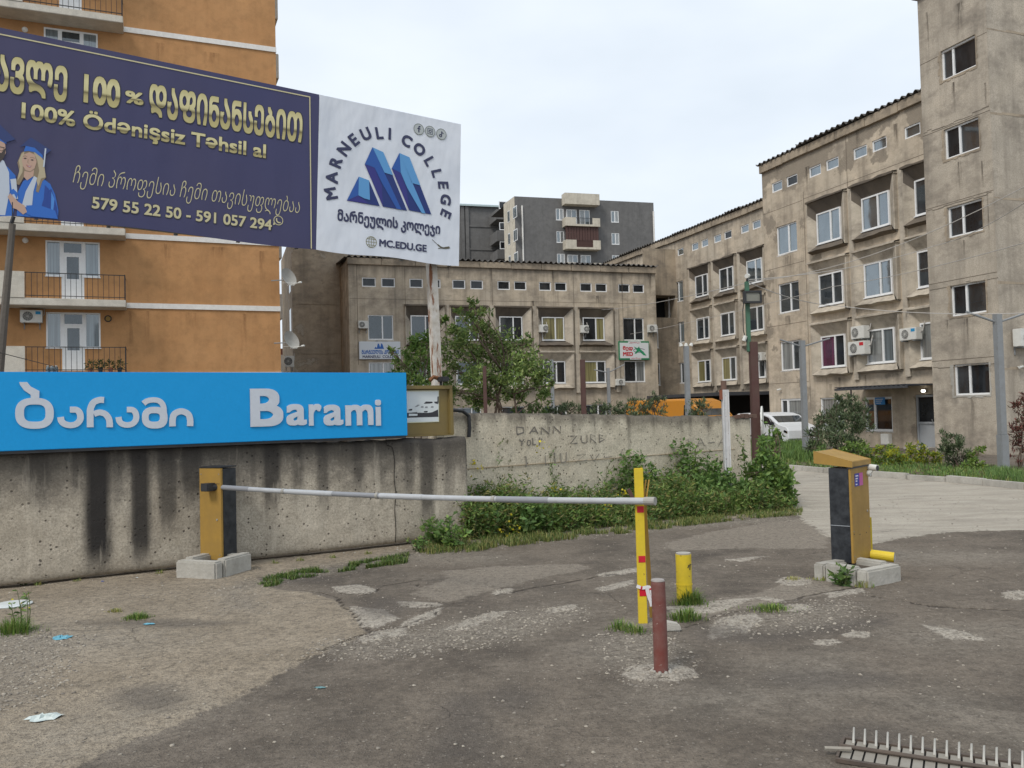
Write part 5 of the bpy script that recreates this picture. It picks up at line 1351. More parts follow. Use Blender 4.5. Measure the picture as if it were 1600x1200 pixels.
STR = [(152, .16, 1.0, 0.0), (219, .13, .95, 0.02), (262, .13, .75, .35), (425, .13, .85, .5), (120, .06, .5, .7), (185, .07, .55, .6), (300, .16, .7, .65), (465, .1, .6, .6), (640, .1, .6, .5), (60, .16, .6, .75), (340,.2,.3,.5), (505, .1, .65, .5), (560, .09, .6, .6), (668, .14, .75, .2), (30, .1, .3, .8), (600, .07, .35, .5), (395,.05,.3,.6), (85,.07,.25,.75), (700,.09,.4,.4)]
def st1(x, z, T):
    s = np.zeros_like(x)
    for (u, w, a, zb) in STR:
        c = sx(u); wob = .02 * (vnoise(np.c_[x * 0 + u, z], 2.5, 9) - .5)
        s = np.maximum(s, a * np.clip(1.6 * np.exp(-((x - c - wob) / w) ** 2 * 1.6), 0, 1) * np.clip((z - zb) / .35, 0, 1) ** .7)
    g = np.clip(1 - (T - z) / (.5 + .45 * vnoise(np.c_[x + 9, z * 0], 3, 12)), 0, 1) ** .8
    return s, g, np.clip(1 - z / .22, 0, 1) * .5
wl = thing('concrete_wall', 'near concrete wall with black drip stains beneath the blue sign', 'wall', WF)
rough_wall(WF, -WL - 5.0, 0, wt, wt2, .24, M['wall_stained'], wl, st1, seed=3)
g = MB(); r = random.Random(2); x, z = sx(605), wt - .05
cp = [(x, wt - .03), (x + .0, wt - .18), (x + .08, wt - .22), (x + .11, wt - .4), (x + .1, .9), (x + .12, .7), (x + .1, .5), (x + .11, .25), (x + .1, .06)]
stroke(g, smooth_pts(cp, 4), .012, .012); g.build('crack', m_flat('crack_dark', (.03,.026,.022), .95), wl)
# blue shop sign on top of the wall
SO = .1
def SP_(u, v): return WF.ab(u, v, SO)
sb = thing('shop_sign', 'long bright blue sign with large silver letters on the concrete wall', 'sign', WF)
s_tl, s_bl, s_tr, s_br = SP_(0, 575), SP_(0, 694), SP_(637, 587), SP_(637, 682)
zb_, zt_ = (s_bl[1] + s_br[1]) / 2, (s_tl[1] + s_tr[1]) / 2
M['sign_blue'] = m_paint('bright_blue_sign_face', (0.0, .3, .68), .5, .06, dirtc=(.02,.15,.35))
MB().box(s_bl[0] - .9, s_br[0], -SO, .06, s_br[1] + .012, zt_).build('sign_face', M['sign_blue'], sb, bevel=.006)
MB().box(s_bl[0] - .9, s_br[0] - .02, -SO + .01, .05, s_br[1] - .02, s_br[1] + .01).build('bottom_rail', M['black_metal'], sb)
SILV = m_paint('silver_sign_letters', (.56, .6, .66), .4, .1); 
def cs(x, y): return SP_(x / 5, 570 + y / 5)
def solid(name, g, depth=.012):
    """raise a flat ribbon mesh a little off the face"""
    n = len(g.v); top = [(v[0], v[1] - depth, v[2]) for v in g.v]
    G = MB(); G.add(top, g.f); G.add([g.v[i] for i in range(n)], []); 
    from collections import Counter
    E = Counter(); 
    for f in g.f:
        for i in range(len(f)): a, b = f[i], f[(i+1) % len(f)]; E[(a, b)] += 1
    side = [(b, a, a + n, b + n) for (a, b) in E if (b, a) not in E]
    G2 = MB(); G2.add(top + list(g.v), list(g.f) + side)
    return G2.build(name, SILV, sb)
def rin(outer, inner, so, si, name='letter', n=40, ex=2.5):
    g = MB(); vs = []
    for (cx, cy, rx, ry, e) in ((outer + (ex,)), (inner + (ex + .6,))):
        for k in range(n):
            q = 2 * math.pi * k / n; c, s = math.cos(q), math.sin(q)
            p = cs(cx + rx * math.copysign(abs(c) ** (2 / e), c), cy - ry * math.copysign(abs(s) ** (2 / e), s)); vs.append((p[0], -SO - .001, p[1]))
    g.add(vs, [(k, n + k, n + (k + 1) % n, (k + 1) % n)[::-1] for k in range(n)]); return g
def strk(g, pts, w, wd=None):
    P = [cs(*p) for p in (smooth_pts(pts, 6) if len(pts) > 2 else pts)]
    k = abs(cs(w, 300)[0] - cs(0, 300)[0]); stroke(g, P, k, SO + .001 + .0006 * random.random())
g = rin((269, 379, 151, 121), (271, 377, 84, 67), 0, 0); 
g.poly([(p[0], -SO - .0016, p[1]) for p in (cs(*q) for q in ((305,268),(308,205),(240,170),(212,135),(150,135),(155,155),(188,200),(240,235),(240,268)))]); solid('letter', g)
g = MB(); strk(g, [(473,408),(480,440),(505,462),(550,472),(595,462),(622,435),(628,405),(620,372),(596,352),(565,350),(545,350)], 56); solid('letter', g)
g = MB(); strk(g, [(812,275),(775,275),(730,295),(706,345),(704,400),(704,488)], 58); strk(g, [(733,385),(775,372),(820,384),(848,418),(856,455),(856,488)], 56); solid('letter', g)
g = MB(); strk(g, [(925,408),(932,440),(955,462),(995,470),(1035,460),(1058,435),(1064,405),(1056,372),(1035,352),(1010,350),(990,350)], 54); solid('letter', g)
g = rin((1208, 413, 100, 85), (1204, 411, 44, 33), 0, 0); strk(g, [(1120,303),(1150,282),(1200,274),(1245,284),(1272,315),(1280,360),(1280,430)], 52); solid('letter', g)
g = MB(); strk(g, [(1347,481),(1347,430),(1362,385),(1415,363),(1468,385),(1484,430),(1484,479)], 60); solid('letter', g)
def stext(body, lb, rt, off):
    a, b = SP_(*lb), SP_(*rt); V, F = text_mesh(body, off, res=8); W = fitv(V, a, b)
    g = MB(); g.add([(w[0], -SO - .001 - w[2], w[1]) for w in W], [f for f in F]); return g
solid('letter', stext('B', (391, 667), (441.5, 607), .028))
XW = {'a': 31.5, 'r': 21, 'm': 45.5, 'i': 9.5}; x = 447.5
for ch, w, top in (('a', 31, 631), ('r', 19, 631), ('a', 30, 632), ('m', 43, 632), ('i', 8, 624.5)):
    solid('letter', stext(ch, (x, 665.2), (x + w, top), .024)); x += w + 4
# bronze framed box with a faded car poster
bo = -.02
def QP(u, v): return WF.ab(u, v, bo)
q0, q1 = QP(637, 682)[0] - .35, QP(709, 682)[0]; qb, qt = QP(709, 680)[1], QP(709, 602)[1]
bz = thing('poster_box', 'bronze metal poster box with a faded car picture beside the blue sign', 'sign', WF)
BRZ = m_paint('bronze_painted_metal', (.2, .145, .045), .4, .25)
g = MB(); f_ = .05
g.box(q0, q1, -bo, .2, qt - f_, qt); g.box(q0, q1, -bo, .2, qb, qb + .02); g.box(q1 - f_, q1, -bo, .2, qb + .02, qt - f_)
g.build('frame', BRZ, bz, bevel=.006); MB().box(q0, q1 - f_ - .002, .07, .18, qb + .022, qt - f_ - .002).build('back_panel', BRZ, bz)
def kp(x, y): return WF.ab(620 + x / 10.91, 590 + y / 10.91, -.065)
def qpoly(pts, mat, o): return poly_print(bz, [kp(*p) for p in pts], mat, -.065 + o, 'poster')
pw = m_print('poster_pale_print', (.62, .66, .66)); pd = m_print('poster_dark_print', (.035, .035, .04)); pc = m_print('poster_cream_edge', (.6, .6, .42)); pg = m_print('poster_grey_print', (.25,.26,.27))
qpoly([(100,225),(718,215),(720,755),(100,778)], pc, .002); qpoly([(100,240),(708,232),(708,745),(100,762)], pw, .0035)
qpoly([(150,600),(440,600),(560,590),(700,540),(708,668),(150,685)], pd, .005)
qpoly([(300,500),(345,470),(400,470),(470,405),(520,400),(640,408),(690,420),(705,470),(705,540),(600,590),(540,600),(430,600),(350,590),(320,560)], pw, .0065)
qpoly([(455,445),(490,408),(600,410),(610,432),(560,442)], pd, .008); qpoly([(625,412),(692,408),(700,452),(650,440)], pd, .008); qpoly([(455,572),(525,568),(515,592),(462,594)], pd, .008)
qpoly([(300,500),(350,462),(390,465),(345,500)], pg, .008); qpoly([(200,540),(262,530),(258,560),(200,562)], pd, .0085); qpoly([(200,600),(340,590),(345,612),(200,612)], pd, .0085); qpoly([(200,615),(350,618),(345,650),(200,655)], pw, .0088)
qpoly([(690,325),(710,320),(710,440),(690,410)], pd, .0065)
for (x, y) in ((430,500),(500,505),(600,500)): qpoly([(x-25,y+14),(x-20,y-12),(x+20,y-14),(x+22,y+12)], pg, .0082)
sp_ = thing('spotlight', 'small dark spotlight and rusty clamp on top of the bronze poster box', 'lamp', Frame(WF.pt(QP(692, 604)[0], qt, .0), WF.X))
MB().tube([(0, .08, .0), (0, .08, .08)], .02, 8).build('stem', M['black_metal'], sp_); MB().box(-.05, .07, -.05, .1, .05, .12).build('housing', M['black_metal'], sp_, bevel=.01); MB().tube([(-.16,.1,.07),(-.1,.1,.12),(-.03,.1,.1)],.03,6).build('clamp', m_flat('rust',(.16,.07,.03),.9), sp_)

# ------------------------------------------------------------------ second, pale wall
B0 = WF.pt(.02, 0, -.42); D1 = gd(1176, 775, 16.7); D1.z = 0
PF = Frame(B0, D1 - B0)
pL = (D1 - B0).length
z_a, z_b = PF.ab(740, 643)[1], PF.ab(1170, 651)[1]
def st2(x, z, T):
    s = np.zeros_like(x); r = np.random.RandomState(6)
    for k in range(34):
        c, w, a, l = r.rand() * pL, .02 + .09 * r.rand() ** 2, .35 + .6 * r.rand(), .12 + .8 * r.rand() ** 2
        s = np.maximum(s, a * np.exp(-((x - c) / w) ** 2) * np.clip(1 - (T - z) / l, 0, 1))
    g = np.clip(1 - (T - z) / (.08 + .3 * vnoise(np.c_[x + 9, z * 0], 4, 22)), 0, 1)
    return s, g, np.clip(1 - z / .7, 0, 1) * .4
pw_ = thing('concrete_wall', 'pale pitted concrete wall with faint graffiti behind the weeds', 'wall', PF)
rough_wall(PF, -.3, pL, z_a, z_b, .2, M['wall_pale'], pw_, st2, z0=0.0, seed=8)
GRF = m_flat('faded_black_spray', (.17, .155, .135), .9)
FONTS = {'D': [[(0,0),(0,1),(.6,.8),(.65,.3),(0,0)]], 'A': [[(0,0),(.4,1),(.8,0)],[(.15,.4),(.65,.4)]], 'N': [[(0,0),(.05,1),(.7,.05),(.75,1)]], 'Y': [[(0,1),(.35,.5),(.7,1)],[(.35,.5),(.3,0)]],
         'O': [[(.1,.5),(.3,.95),(.65,.8),(.65,.2),(.3,.02),(.1,.5)]], 'L': [[(0,1),(0,0),(.5,0)]], 'P': [[(0,0),(.05,1),(.6,.8),(.05,.5)]], 'Z': [[(0,.9),(.7,1),(0,0),(.8,.1)]], 'U': [[(0,1),(.05,.1),(.5,0),(.7,.2),(.7,1)]],
         'R': [[(0,0),(.05,1),(.6,.8),(.05,.5),(.7,0)]], 'B': [[(0,0),(0,1),(.5,.8),(.1,.5),(.65,.3),(0,0)]], '-': [[(0,.5),(.6,.5)]], '1': [[(.3,0),(.3,1),(.1,.8)]], 'V': [[(0,1),(.3,0),(.7,1)]], 'I': [[(.2,0),(.25,1)]]}
def spray(word, u0, u1, v0, v1, w=.018, seed=0):
    r = random.Random(seed); a, b = PF.ab(u0, v1), PF.ab(u1, v0); W = (b[0] - a[0]) / len(word); H = b[1] - a[1]; g = MB()
    for i, ch in enumerate(word):
        if ch == ' ': continue
        ox, oy = a[0] + i * W + r.uniform(-.02, .02), a[1] + r.uniform(-.04, .04) * H * 3
        for s in FONTS[ch]: stroke(g, [(ox + x * W * .9 + r.uniform(-.01, .01), oy + y * H + r.uniform(-.01, .01)) for x, y in s], w * r.uniform(.7, 1.1), .012 + r.random() * .002)
    g.build('graffiti', GRF, pw_)
spray('DANN', 808, 882, 665, 680, .022, 1); spray('YOLP', 810, 852, 685, 698, .024, 2); spray('ZURB', 892, 948, 678, 694, .022, 3)
GRF = m_flat('fainter_grey_spray', (.25, .23, .195), .9); spray('I I1U', 820, 888, 707, 728, .02, 4); spray('ZV-I', 900, 985, 706, 722, .016, 5); spray('1A-A', 1070, 1140, 683, 700, .018, 6); spray('DP', 1000, 1030, 722, 742, .016, 7)
PJ = MB(); PJ.box(.2, pL - .5, -.012, -.002, .93, .938); PJ.build('panel_joint', m_flat('joint_tan', (.34,.25,.15)), pw_)
g = MB(); x_ = PF.ab(1150, 655)[0]
for k in range(5): g.box(x_ + .0 + k * .13, x_ + .12 + k * .13, -.01, .1, z_b - .03 + .012 * (k % 2), z_b + .03 + .015 * ((k * 7) % 3))
g.build('brick_remnant', m_concrete('red_brick_remnant', (.2,.11,.08), (.14,.09,.07)), pw_)
pp = thing('wall_stain_tube', 'black tube standing in for a dark stain on the pale wall beside the poster box', 'pipe', PF)
q = [PF.ab(u, v, .03) for u, v in ((700, 640), (722, 642), (732, 650), (733, 668), (732, 683))]
MB().tube([(a, -.04, b) for a, b in q], .028, 8).build('pipe', M['black_metal'], pp)  # tube added in place of a dark stain running down the wall end
# ------------------------------------------------------------------ barrier, kiosk, bollards
def kerb_ring(name, label, fr, w, d, h, th=.13, cat='kerb', fill=None):
    t = thing(name, label, cat, fr); r = random.Random(int(w * 100))
    segs = [(0, w * .98, 0, th), (w - th, w, th + .01, d), (0, w - th - .01, d - th, d), (0, th, th + .01, d - th - .01)]
    for (x0, x1, y0, y1) in segs:
        MB().box(x0 + r.uniform(0, .008), x1, y0 + r.uniform(0, .008), y1, -.03, h + r.uniform(-.012, .012)).build('kerb_stone', M['kerb'], t, bevel=.018)
    MB().box(th - .01, w - th + .01, th - .01, d - th + .01, 0, h * .72).build('soil_fill', m_concrete('dark_soil', (.09,.07,.05), (.06,.05,.04), streak=0), t)
    return t
bA, bB = gz(313, 871, .16), gz(347, 873, .16)
kC = gz(338, 908); kL = gz(281, 905)
KF = Frame(kC - (kC - kL).normalized() * .56, kC - kL)
kerb_ring('kerb_base', 'pale kerb block frame around the foot of the left barrier box', KF, .56, .62, .2)
GXF = Frame(Vector((bA.x, bA.y, 0)), Vector((bB.x - bA.x, bB.y - bA.y, 0)))
gw = (bB - bA).length; gt = GXF.ab(313, 730)[1]
bx = thing('boom_barrier', 'barrier with an ochre and black box and a long pale jointed boom', 'barrier', GXF)
M['black_side'] = m_paint('scuffed_black_sheet', (.014, .016, .02), .3, .35, dirtc=(.12,.13,.14), scale=9)
MB().box(0, gw, 0, .03, .14, gt - .012).build('front_panel', M['gold_panel'], bx, bevel=.004)
MB().box(.004, gw - .002, .032, .25, .14, gt - .02).build('housing', M['black_side'], bx, bevel=.004)
MB().box(-.004, gw + .004, -.006, .255, gt - .008, gt + .006).build('lid', M['black_metal'], bx, bevel=.003)
MB().box(.02, gw - .02, -.0035, -.0005, gt - .19, gt - .186).build('seam', M['black_metal'], bx)
MB().tube([(gw * .8, -.008, .6), (gw * .8, 0, .6)], .011, 10).build('lock', M['steel_light'], bx)
for z in (.2, gt - .08):
    for x in (.03, gw - .03): MB().tube([(x, -.005, z), (x, 0, z)], .006, 8).build('bolt', M['steel_grey'], bx)
pv = GXF.ab(326, 761, .05); pv3 = GXF.pt(pv[0], pv[1], .09)
MB().box(pv[0] - .05, pv[0] + .06, -.13, .0, pv[1] - .045, pv[1] + .045).build('pivot_bracket', M['black_metal'], bx, bevel=.008)
tipP = gd(1020, 783, 6.95); s0_ = gd(341, 761, 9.95)
L_ = Vector(s0_) - pv3; T_ = tipP - pv3
def AB(v): return tuple(GXF.loc(pv3 + Vector(v)))
MB().tube([AB(L_ * -.1), AB(L_ * 1.2)], .042, 12).build('sleeve', M['black_metal'], bx)
M['arm'] = m_paint('grey_white_tube', (.42, .435, .45), .35, .25)
M['arm_grey'] = m_paint('grey_tube', (.25, .26, .28), .4, .25)
N_ = 9; Dv = T_ - L_
def armp(t): return L_ + Dv * t - Vector((0, 0, .035 * 4 * t * (1 - t)))
br = [0, .1, .22, .34, .46, .56, .72, .82, .94, 1.0]
for k in range(len(br) - 1):
    MB().tube([AB(armp(br[k] + (br[k+1] - br[k]) * q / 3)) for q in range(4)], .026 if k % 2 else .0285, 14).build('tube_section', M['arm'] if k % 3 else M['arm_grey'], bx)
MB().tube([AB(armp(.987)), AB(armp(1.004))], .034, 14).build('end_cap', M['steel_light'], bx)
for t_ in (.2, .45, .71): MB().tube([AB(armp(t_)), AB(armp(t_ + .006))], .032, 14).build('joint_ring', M['steel_light'], bx)

# kiosk
B_ = gz(1330, 881, .13)
QF = Frame(Vector((B_.x + .03, B_.y, 0)), Vector((.66, .75, 0)))
K_ = gz(1356, 919)
kf2 = Frame(K_, Vector((.84, .54, 0)))
kf2.O = kf2.O - kf2.X * .0; kf2 = Frame(K_ + kf2.Y * 0, kf2.X)
kerb_ring('kerb_base', 'pale kerb block frame under the ochre and black access terminal', Frame(K_ - kf2.X * .0 , kf2.X), .56, .62, .16)
kt = QF.ab(1329, 722)[1] if False else 1.75 - (721 - hor(1329)) / FPX * B_.y
ki = thing('access_terminal', 'ochre and black access terminal with a sloping hood and a small sticker', 'terminal', QF)
KL_, KW_ = .50, .23
MB().box(.0, KL_, .0, .025, .13, kt - .07).build('side_panel', M['gold_panel'], ki, bevel=.003)
MB().box(.004, KL_ - .002, .027, KW_, .13, kt - .07).build('housing', M['black_side'], ki, bevel=.003)
MB().box(-.001, .0035, .03, KW_ - .003, .50, .506).build('door_gap', m_flat('pale_gap', (.3,.32,.34)), ki)
g = MB(); hd = kt
pr = [(-.02, hd - .055), (-.02, hd), (.37, hd + .10), (.37, hd - .02)]
vs = [(-.015, y, z) for y, z in pr] + [(KL_ + .02, y, z) for y, z in pr]
g.add(vs, [(0, 1, 2, 3)[::-1], (4, 5, 6, 7), (0, 4, 7, 3)[::-1], (1, 2, 6, 5)[::-1], (0, 1, 5, 4)[::-1], (3, 7, 6, 2)[::-1]]); g.build('hood', M['gold_panel'], ki, bevel=.004)
MB().tube([(KL_ * .85, -.007, .62), (KL_ * .85, 0, .62)], .011, 10).build('lock', M['steel_light'], ki)
for z in (.2, .45, .95):
    for x in (.025, KL_ - .025): MB().tube([(x, -.004, z), (x, 0, z)], .005, 8).build('bolt', M['steel_grey'], ki)
MB().box(-.01, KL_ + .015, -.012, .03, hd - .072, hd - .056).build('shadow_gap_strip', M['black_metal'], ki)
a, b = QF.ab(1341, 737, .004); a2, b2 = QF.ab(1352, 756, .004)
st = MB().box(a - .1, a + .12, -.004, -.0005, b2 - .005, b2 + .125).build('sticker', m_flat('deep_blue_sticker', (.03, .04, .3), .4), ki)
MB().box(a + .02, a + .12, -.0055, -.0045, b2 - .005, b2 + .125).build('pink_panel', m_flat('pink_sticker_print', (.5, .1, .32), .4), st)
g = MB()
for k, z in enumerate((.1, .072, .048)): g.box(a - .085, a - .01 - .015 * k, -.0056, -.0046, b2 + z - .006, b2 + z + .006)
g.box(a - .085, a - .04, -.0056, -.0046, b2 + .008, b2 + .02); g.build('sticker_lines', m_flat('sticker_white', (.7,.7,.75)), st)
for (u, v) in ((1340, 728), (1344, 728), (1335, 835), (1344, 835), (1354, 832)):
    a, b = QF.ab(u, v, .002); MB().box(a - .008, a + .008, -.002, -.0005, b - .005, b + .005).build('scratch', M['black_metal'], ki)
cm = thing('security_camera', 'white camera with a black lens on the corner of the access terminal', 'camera', Frame(QF.pt(KL_ - .02, hd - .13, .0), QF.X))
MB().tube([(0, 0, -.02), (0, -.03, -.02)], .03, 12).build('base', M['white_plastic'], cm); MB().tube([(0, -.02, -.02), (.02, -.05, .02)], .014, 8).build('arm', M['white_plastic'], cm)
MB().tube([(.03, .01, .045), (.005, -.1, .035)], .034, 14).build('housing', M['white_plastic'], cm); MB().tube([(.0045, -.102, .035), (.004, -.105, .035)], .028, 14).build('lens', M['black_metal'], cm)
fb0, fb1 = gz(1362, 868, .2), gz(1398, 874, .2)
fl = thing('fallen_bollard', 'yellow bollard lying on its side across the kerb blocks behind the terminal', 'bollard', loc=tuple(gd(1397, 871, 9.05)))
MB().tube([(-.3, .16, .03), (0, 0, 0)], .052, 18).build('tube', M['yellow'], fl); MB().tube([(.0, 0, 0), (.004, -.003, 0)], .045, 18).build('open_end', M['kerb'], fl)
th_ = thing('thin_post', 'narrow yellow strip post just behind the access terminal', 'post', loc=tuple(gd(1361.5, 868, B_.y + .55)[:2]) + (0,))
MB().box(-.012, .012, -.012, .012, 0, .52).build('bar', M['yellow'], th_)

# yellow receiving post with fork
yp = gz(1005, 975)
ypt = thing('receiver_post', 'yellow flat steel post with red reflector squares and tied tape', 'post', Frame(Vector((yp.x, yp.y, 0)), Vector((1, .02, 0))))
yh = 1.75 - (731 - hor(1003)) / FPX * yp.y; w_ = 14 / FPX * yp.y / 2
MB().box(-w_, w_, 0, .02, -.05, yh).build('bar', M['yellow'], ypt, bevel=.003)
RD = m_paint('red_reflector', (.55, .01, .03), .3, .15)
for v0, v1 in ((790, 800), (867, 877), (918, 929)):
    z1, z0 = (1.75 - (v - hor(1003)) / FPX * yp.y for v in (v0, v1)); MB().box(-w_ * .62, w_ * .9, -.003, -.0006, z0, z1).build('reflector', RD, ypt)
g = MB(); g.T = Matrix.Rotation(math.radians(0), 4, 'X')
M['gold_bar'] = m_paint('golden_brown_bar', (.42, .24, .04), .5, .35)
g.tube([(.11, .22, -.03), (.045, .06, yh - .2)], .022, 4); g.build('back_leg', M['gold_bar'], ypt)
MB().tube([(.094, .19, .25), (.092, .185, .262)], .03, 4).build('band', M['black_metal'], ypt)
MB().tube([(-.085, .03, yh - .17), (-.03, .03, yh - .29)], .02, 4).build('fork_arm', M['brown_metal'], ypt)
for dx in (0, .022): MB().tube([(.035 + dx, .04, yh - .28), (.065 + dx * 1.2, .05, yh - .10)], .008, 4).build('fork_tine', M['gold_bar'], ypt)
tape = thing('barrier_tape', 'scrap of white and red tape knotted round the yellow post', 'tape', Frame(ypt.location.copy(), Vector((1, .02, 0))))
zt = 1.75 - (915 - hor(1003)) / FPX * yp.y
vs = []; pts = smooth_pts([(-w_ - .01, zt + .012), (.0, zt - .005), (w_ + .02, zt - .0), (w_ + .04, zt - .05), (w_ + .045, zt - .1), (w_ + .075, zt - .13), (w_ + .11, zt - .16)], 4)
g = MB(); stroke(g, pts, .026, .012); g.build('ribbon', m_flat('white_tape', (.7,.68,.68), .5), tape)
g = MB(); stroke(g, smooth_pts([(w_ + .0, zt - .0), (w_ + .01, zt - .06), (w_ + .03, zt - .12), (w_ + .035, zt - .155)], 4), .03, .015); g.build('ribbon_tail', m_flat('white_tape2', (.62,.6,.6), .5), tape)
g = MB()
for k in (3, 9, 14, 19): 
    stroke(g, pts[k:k+2], .024, .0135)
g.build('red_stripe', RD, tape)
# red bollard
rb = gz(1033, 1053); rw = 11 / FPX * rb.y; rh = 1.75 - (904 - hor(1030)) / FPX * rb.y
rbt = thing('bollard', 'rusty dark red round steel bollard set in a pale concrete patch', 'bollard', loc=(rb.x, rb.y, 0))
M['red_rust'] = m_paint('worn_dark_red_paint', (.16, .045, .035), .5, .45, dirtc=(.22,.17,.15), scale=9, chips=(.3,.24,.21))
g = MB(); n = 26; sr = random.Random(1)
path = [(0, 0, -.03), (.001, 0, rh * .3), (.0, .0, rh * .7), (-.003, 0, rh - .025), (-.002, 0, rh - .008)]
g.tube(path, [rw, rw, rw, rw * 1.0, rw * .96], n, True); g.build('tube', M['red_rust'], rbt, smooth=False)
MB().tube([(-.004, 0, rh - .006), (-.004, 0, rh + .004)], [rw * .97, rw * .9], n).build('film_wrap', m_flat('dusty_film', (.3,.27,.25), .5), rbt)
for k in range(9):
    q = k * .7 + .2; c = Vector((math.cos(q) * rw * 1.25, math.sin(q) * rw * 1.25, .012)); MB().tube([c, c + Vector((.002, .001, .02))], [.016, .008], 6).build('stone', M['kerb'], rbt)
# yellow bollard
yb = gz(1070, 943); yw = 12 / FPX * yb.y; ybh = 1.75 - (864 - hor(1070)) / FPX * yb.y
ybt = thing('bollard', 'short yellow round bollard with a white top, grass at its foot', 'bollard', loc=(yb.x, yb.y, 0))
MB().tube([(0, 0, -.02), (0, 0, ybh)], yw, 28).build('tube', M['yellow'], ybt)
MB().tube([(0, 0, ybh + .0005), (0, 0, ybh + .012)], yw * .94, 28).build('cap', M['kerb'], ybt); MB().tube([(0, 0, ybh * .38), (0, 0, ybh * .38 + .012)], yw * 1.05, 28).build('weld_ring', M['yellow'], ybt)
g = MB(); g.T = Matrix.Rotation(.35, 4, 'Z'); stroke(g, [(.0, ybh * .74), (.012, ybh * .8)], .01, yw + .001); stroke(g, [(.02, ybh * .7), (.024, ybh * .82), (.035, ybh * .8)], .01, yw + .0015); g.build('scribble', M['black_metal'], ybt)
# broken concrete lump beside the red bollard
lump = thing('concrete_lump', 'broken white-topped concrete lump between the red and yellow bollards', 'rubble', loc=tuple(gz(1050, 985)[:2]) + (0,))
g = MB(); g.add([(-.09,-.06,0),(.07,-.05,0),(.08,.06,0),(-.08,.07,0),(-.07,-.05,.075),(.055,-.045,.055),(.06,.05,.05),(-.06,.055,.08)], [(0,3,2,1),(4,5,6,7),(0,1,5,4),(1,2,6,5),(2,3,7,6),(3,0,4,7)]); g.build('lump', M['kerb'], lump, bevel=.012)

# spike strip in the road
S0, S1, S2 = gz(1318, 1156), gz(1600, 1197), gz(1306, 1191)
SF = Frame(S0 + Vector((0,0,.0)), S1 - S0)
sw = abs(SF.loc(S2)[1]); SLn = (S1 - S0).length + .9
spk = thing('spike_strip', 'steel tyre-spike strip let into the asphalt, with a row of upright teeth', 'spike strip', SF)
M['steel_worn'] = m_paint('worn_dusty_steel', (.3, .28, .24), .6, .5, dirtc=(.16,.13,.1), metal=.2, scale=12)
M['rust_frame'] = m_paint('dark_rusty_steel', (.07,.055,.045), .6, .5, dirtc=(.16,.12,.09))
g = MB(); g.box(0, SLn, -.025, 0, .0, .022); g.box(0, SLn, -sw, -sw + .02, 0, .018); g.box(-.0, .012, -sw + .02, -.025, 0, .024); g.build('frame', M['rust_frame'], spk)
MB().box(.013, SLn, -sw + .021, -.026, -.03, .0045).build('pit', M['opening_shade'], spk)  # near-black block painted as the shade between the cover plates
MB().tube([(.0, -sw * .5, .026), (SLn, -sw * .5, .026)], .011, 8).build('rod', M['rust_frame'], spk)
pitch = ((gz(1467, 1190) - gz(1372, 1170)).length) / 5.0 if False else (S1 - S0).length / 15.2
for k in range(int(SLn / pitch)):
    x0 = .055 + k * pitch
    MB().box(x0 - pitch * .68, x0 + pitch * .14, -sw + .035, -.03, .008, .014).build('cover_plate', M['steel_worn'], spk)
    g = MB(); w2 = .006
    g.add([(x0 - w2, -.05, .01), (x0 + w2, -.05, .01), (x0 + w2, -.062, .01), (x0 - w2, -.062, .01), (x0 + .004 - w2 * .8, -.05, .088), (x0 + .004 + w2 * .8, -.05, .09), (x0 + .004, -.058, .094)], [(0, 1, 5, 4), (1, 2, 6, 5), (2, 3, 6), (3, 0, 4, 6), (4, 5, 6)])
    g.build('spike', m_flat('pale_worn_spike', (.55,.54,.5), .4) if k == 0 else bpy.data.materials['pale_worn_spike'], spk)
MB().tube([(-.06, -sw * .75, .03), (.06, -sw * .62, .03)], .012, 6).build('latch', M['steel_worn'], spk)

# ------------------------------------------------------------------ posts and lamps
LG = 'grey street lamps in the yard'
def lamp(u, v_top, D, label, arms=(), w=.075, bulbs=False, basecollar=False):
    P = gd(u, v_top, D); t = thing('street_lamp', label, 'street lamp', loc=(P.x, P.y, 0), group=LG)
    g = MB(); g.T = Matrix.Rotation(.15, 4, 'Z'); g.add([], []); 
    g.box(-w, w, -w, w, .9 if basecollar else 0, P.z); g.build('pole', M['steel_grey'], t, bevel=.006)
    if basecollar: 
        g = MB(); g.T = Matrix.Rotation(.15, 4, 'Z'); g.box(-w * 1.25, w * 1.25, -w * 1.25, w * 1.25, 0, .898); g.build('base', M['steel_grey'], t, bevel=.01)
    for (du, dv, dz) in arms: MB().tube([(0, 0, P.z - .22), (du / FPX * D, -.05, P.z - .22 - dv / FPX * D)], .028, 6).build('arm', M['steel_grey'], t)
    if bulbs:
        for dx in (-.16, 0, .16): MB().tube([(dx, 0, P.z + .02), (dx * 1.15, -.02, P.z + .1)], [.07, .035], 8).build('bulb_head', M['white_plastic'], t)
    return t
lamp(1072, 541, 28, 'slim grey lamp post with small white heads, behind the pale wall', bulbs=True)
lamp(862, 562, 34, 'thin grey lamp post beside the tree and the boxed windows', w=.06)
lamp(950, 575, 41, 'thin grey lamp post with two slanting arms under the clinic sign', arms=((26, -12, 0), (-22, -5, 0)), w=.07)
lamp(1253, 532, 30, 'grey lamp post with two bare arms in front of the tall block', arms=((43, -12, 0), (-35, -12, 0)), w=.085)
lamp(1558, 490, 20.9, 'large grey lamp post with two bare arms in front of the stair tower', arms=((45, -14, 0), (-50, -18, 0)), w=.078, basecollar=True)
def post(u, vt, D, label, mat, w, name='post', lean=0):
    P = gd(u, vt, D); t = thing(name, label, 'post', loc=(P.x, P.y, 0)); MB().box(-w, w, -w, w, 0, P.z).build('shaft', mat, t, bevel=.005); return t
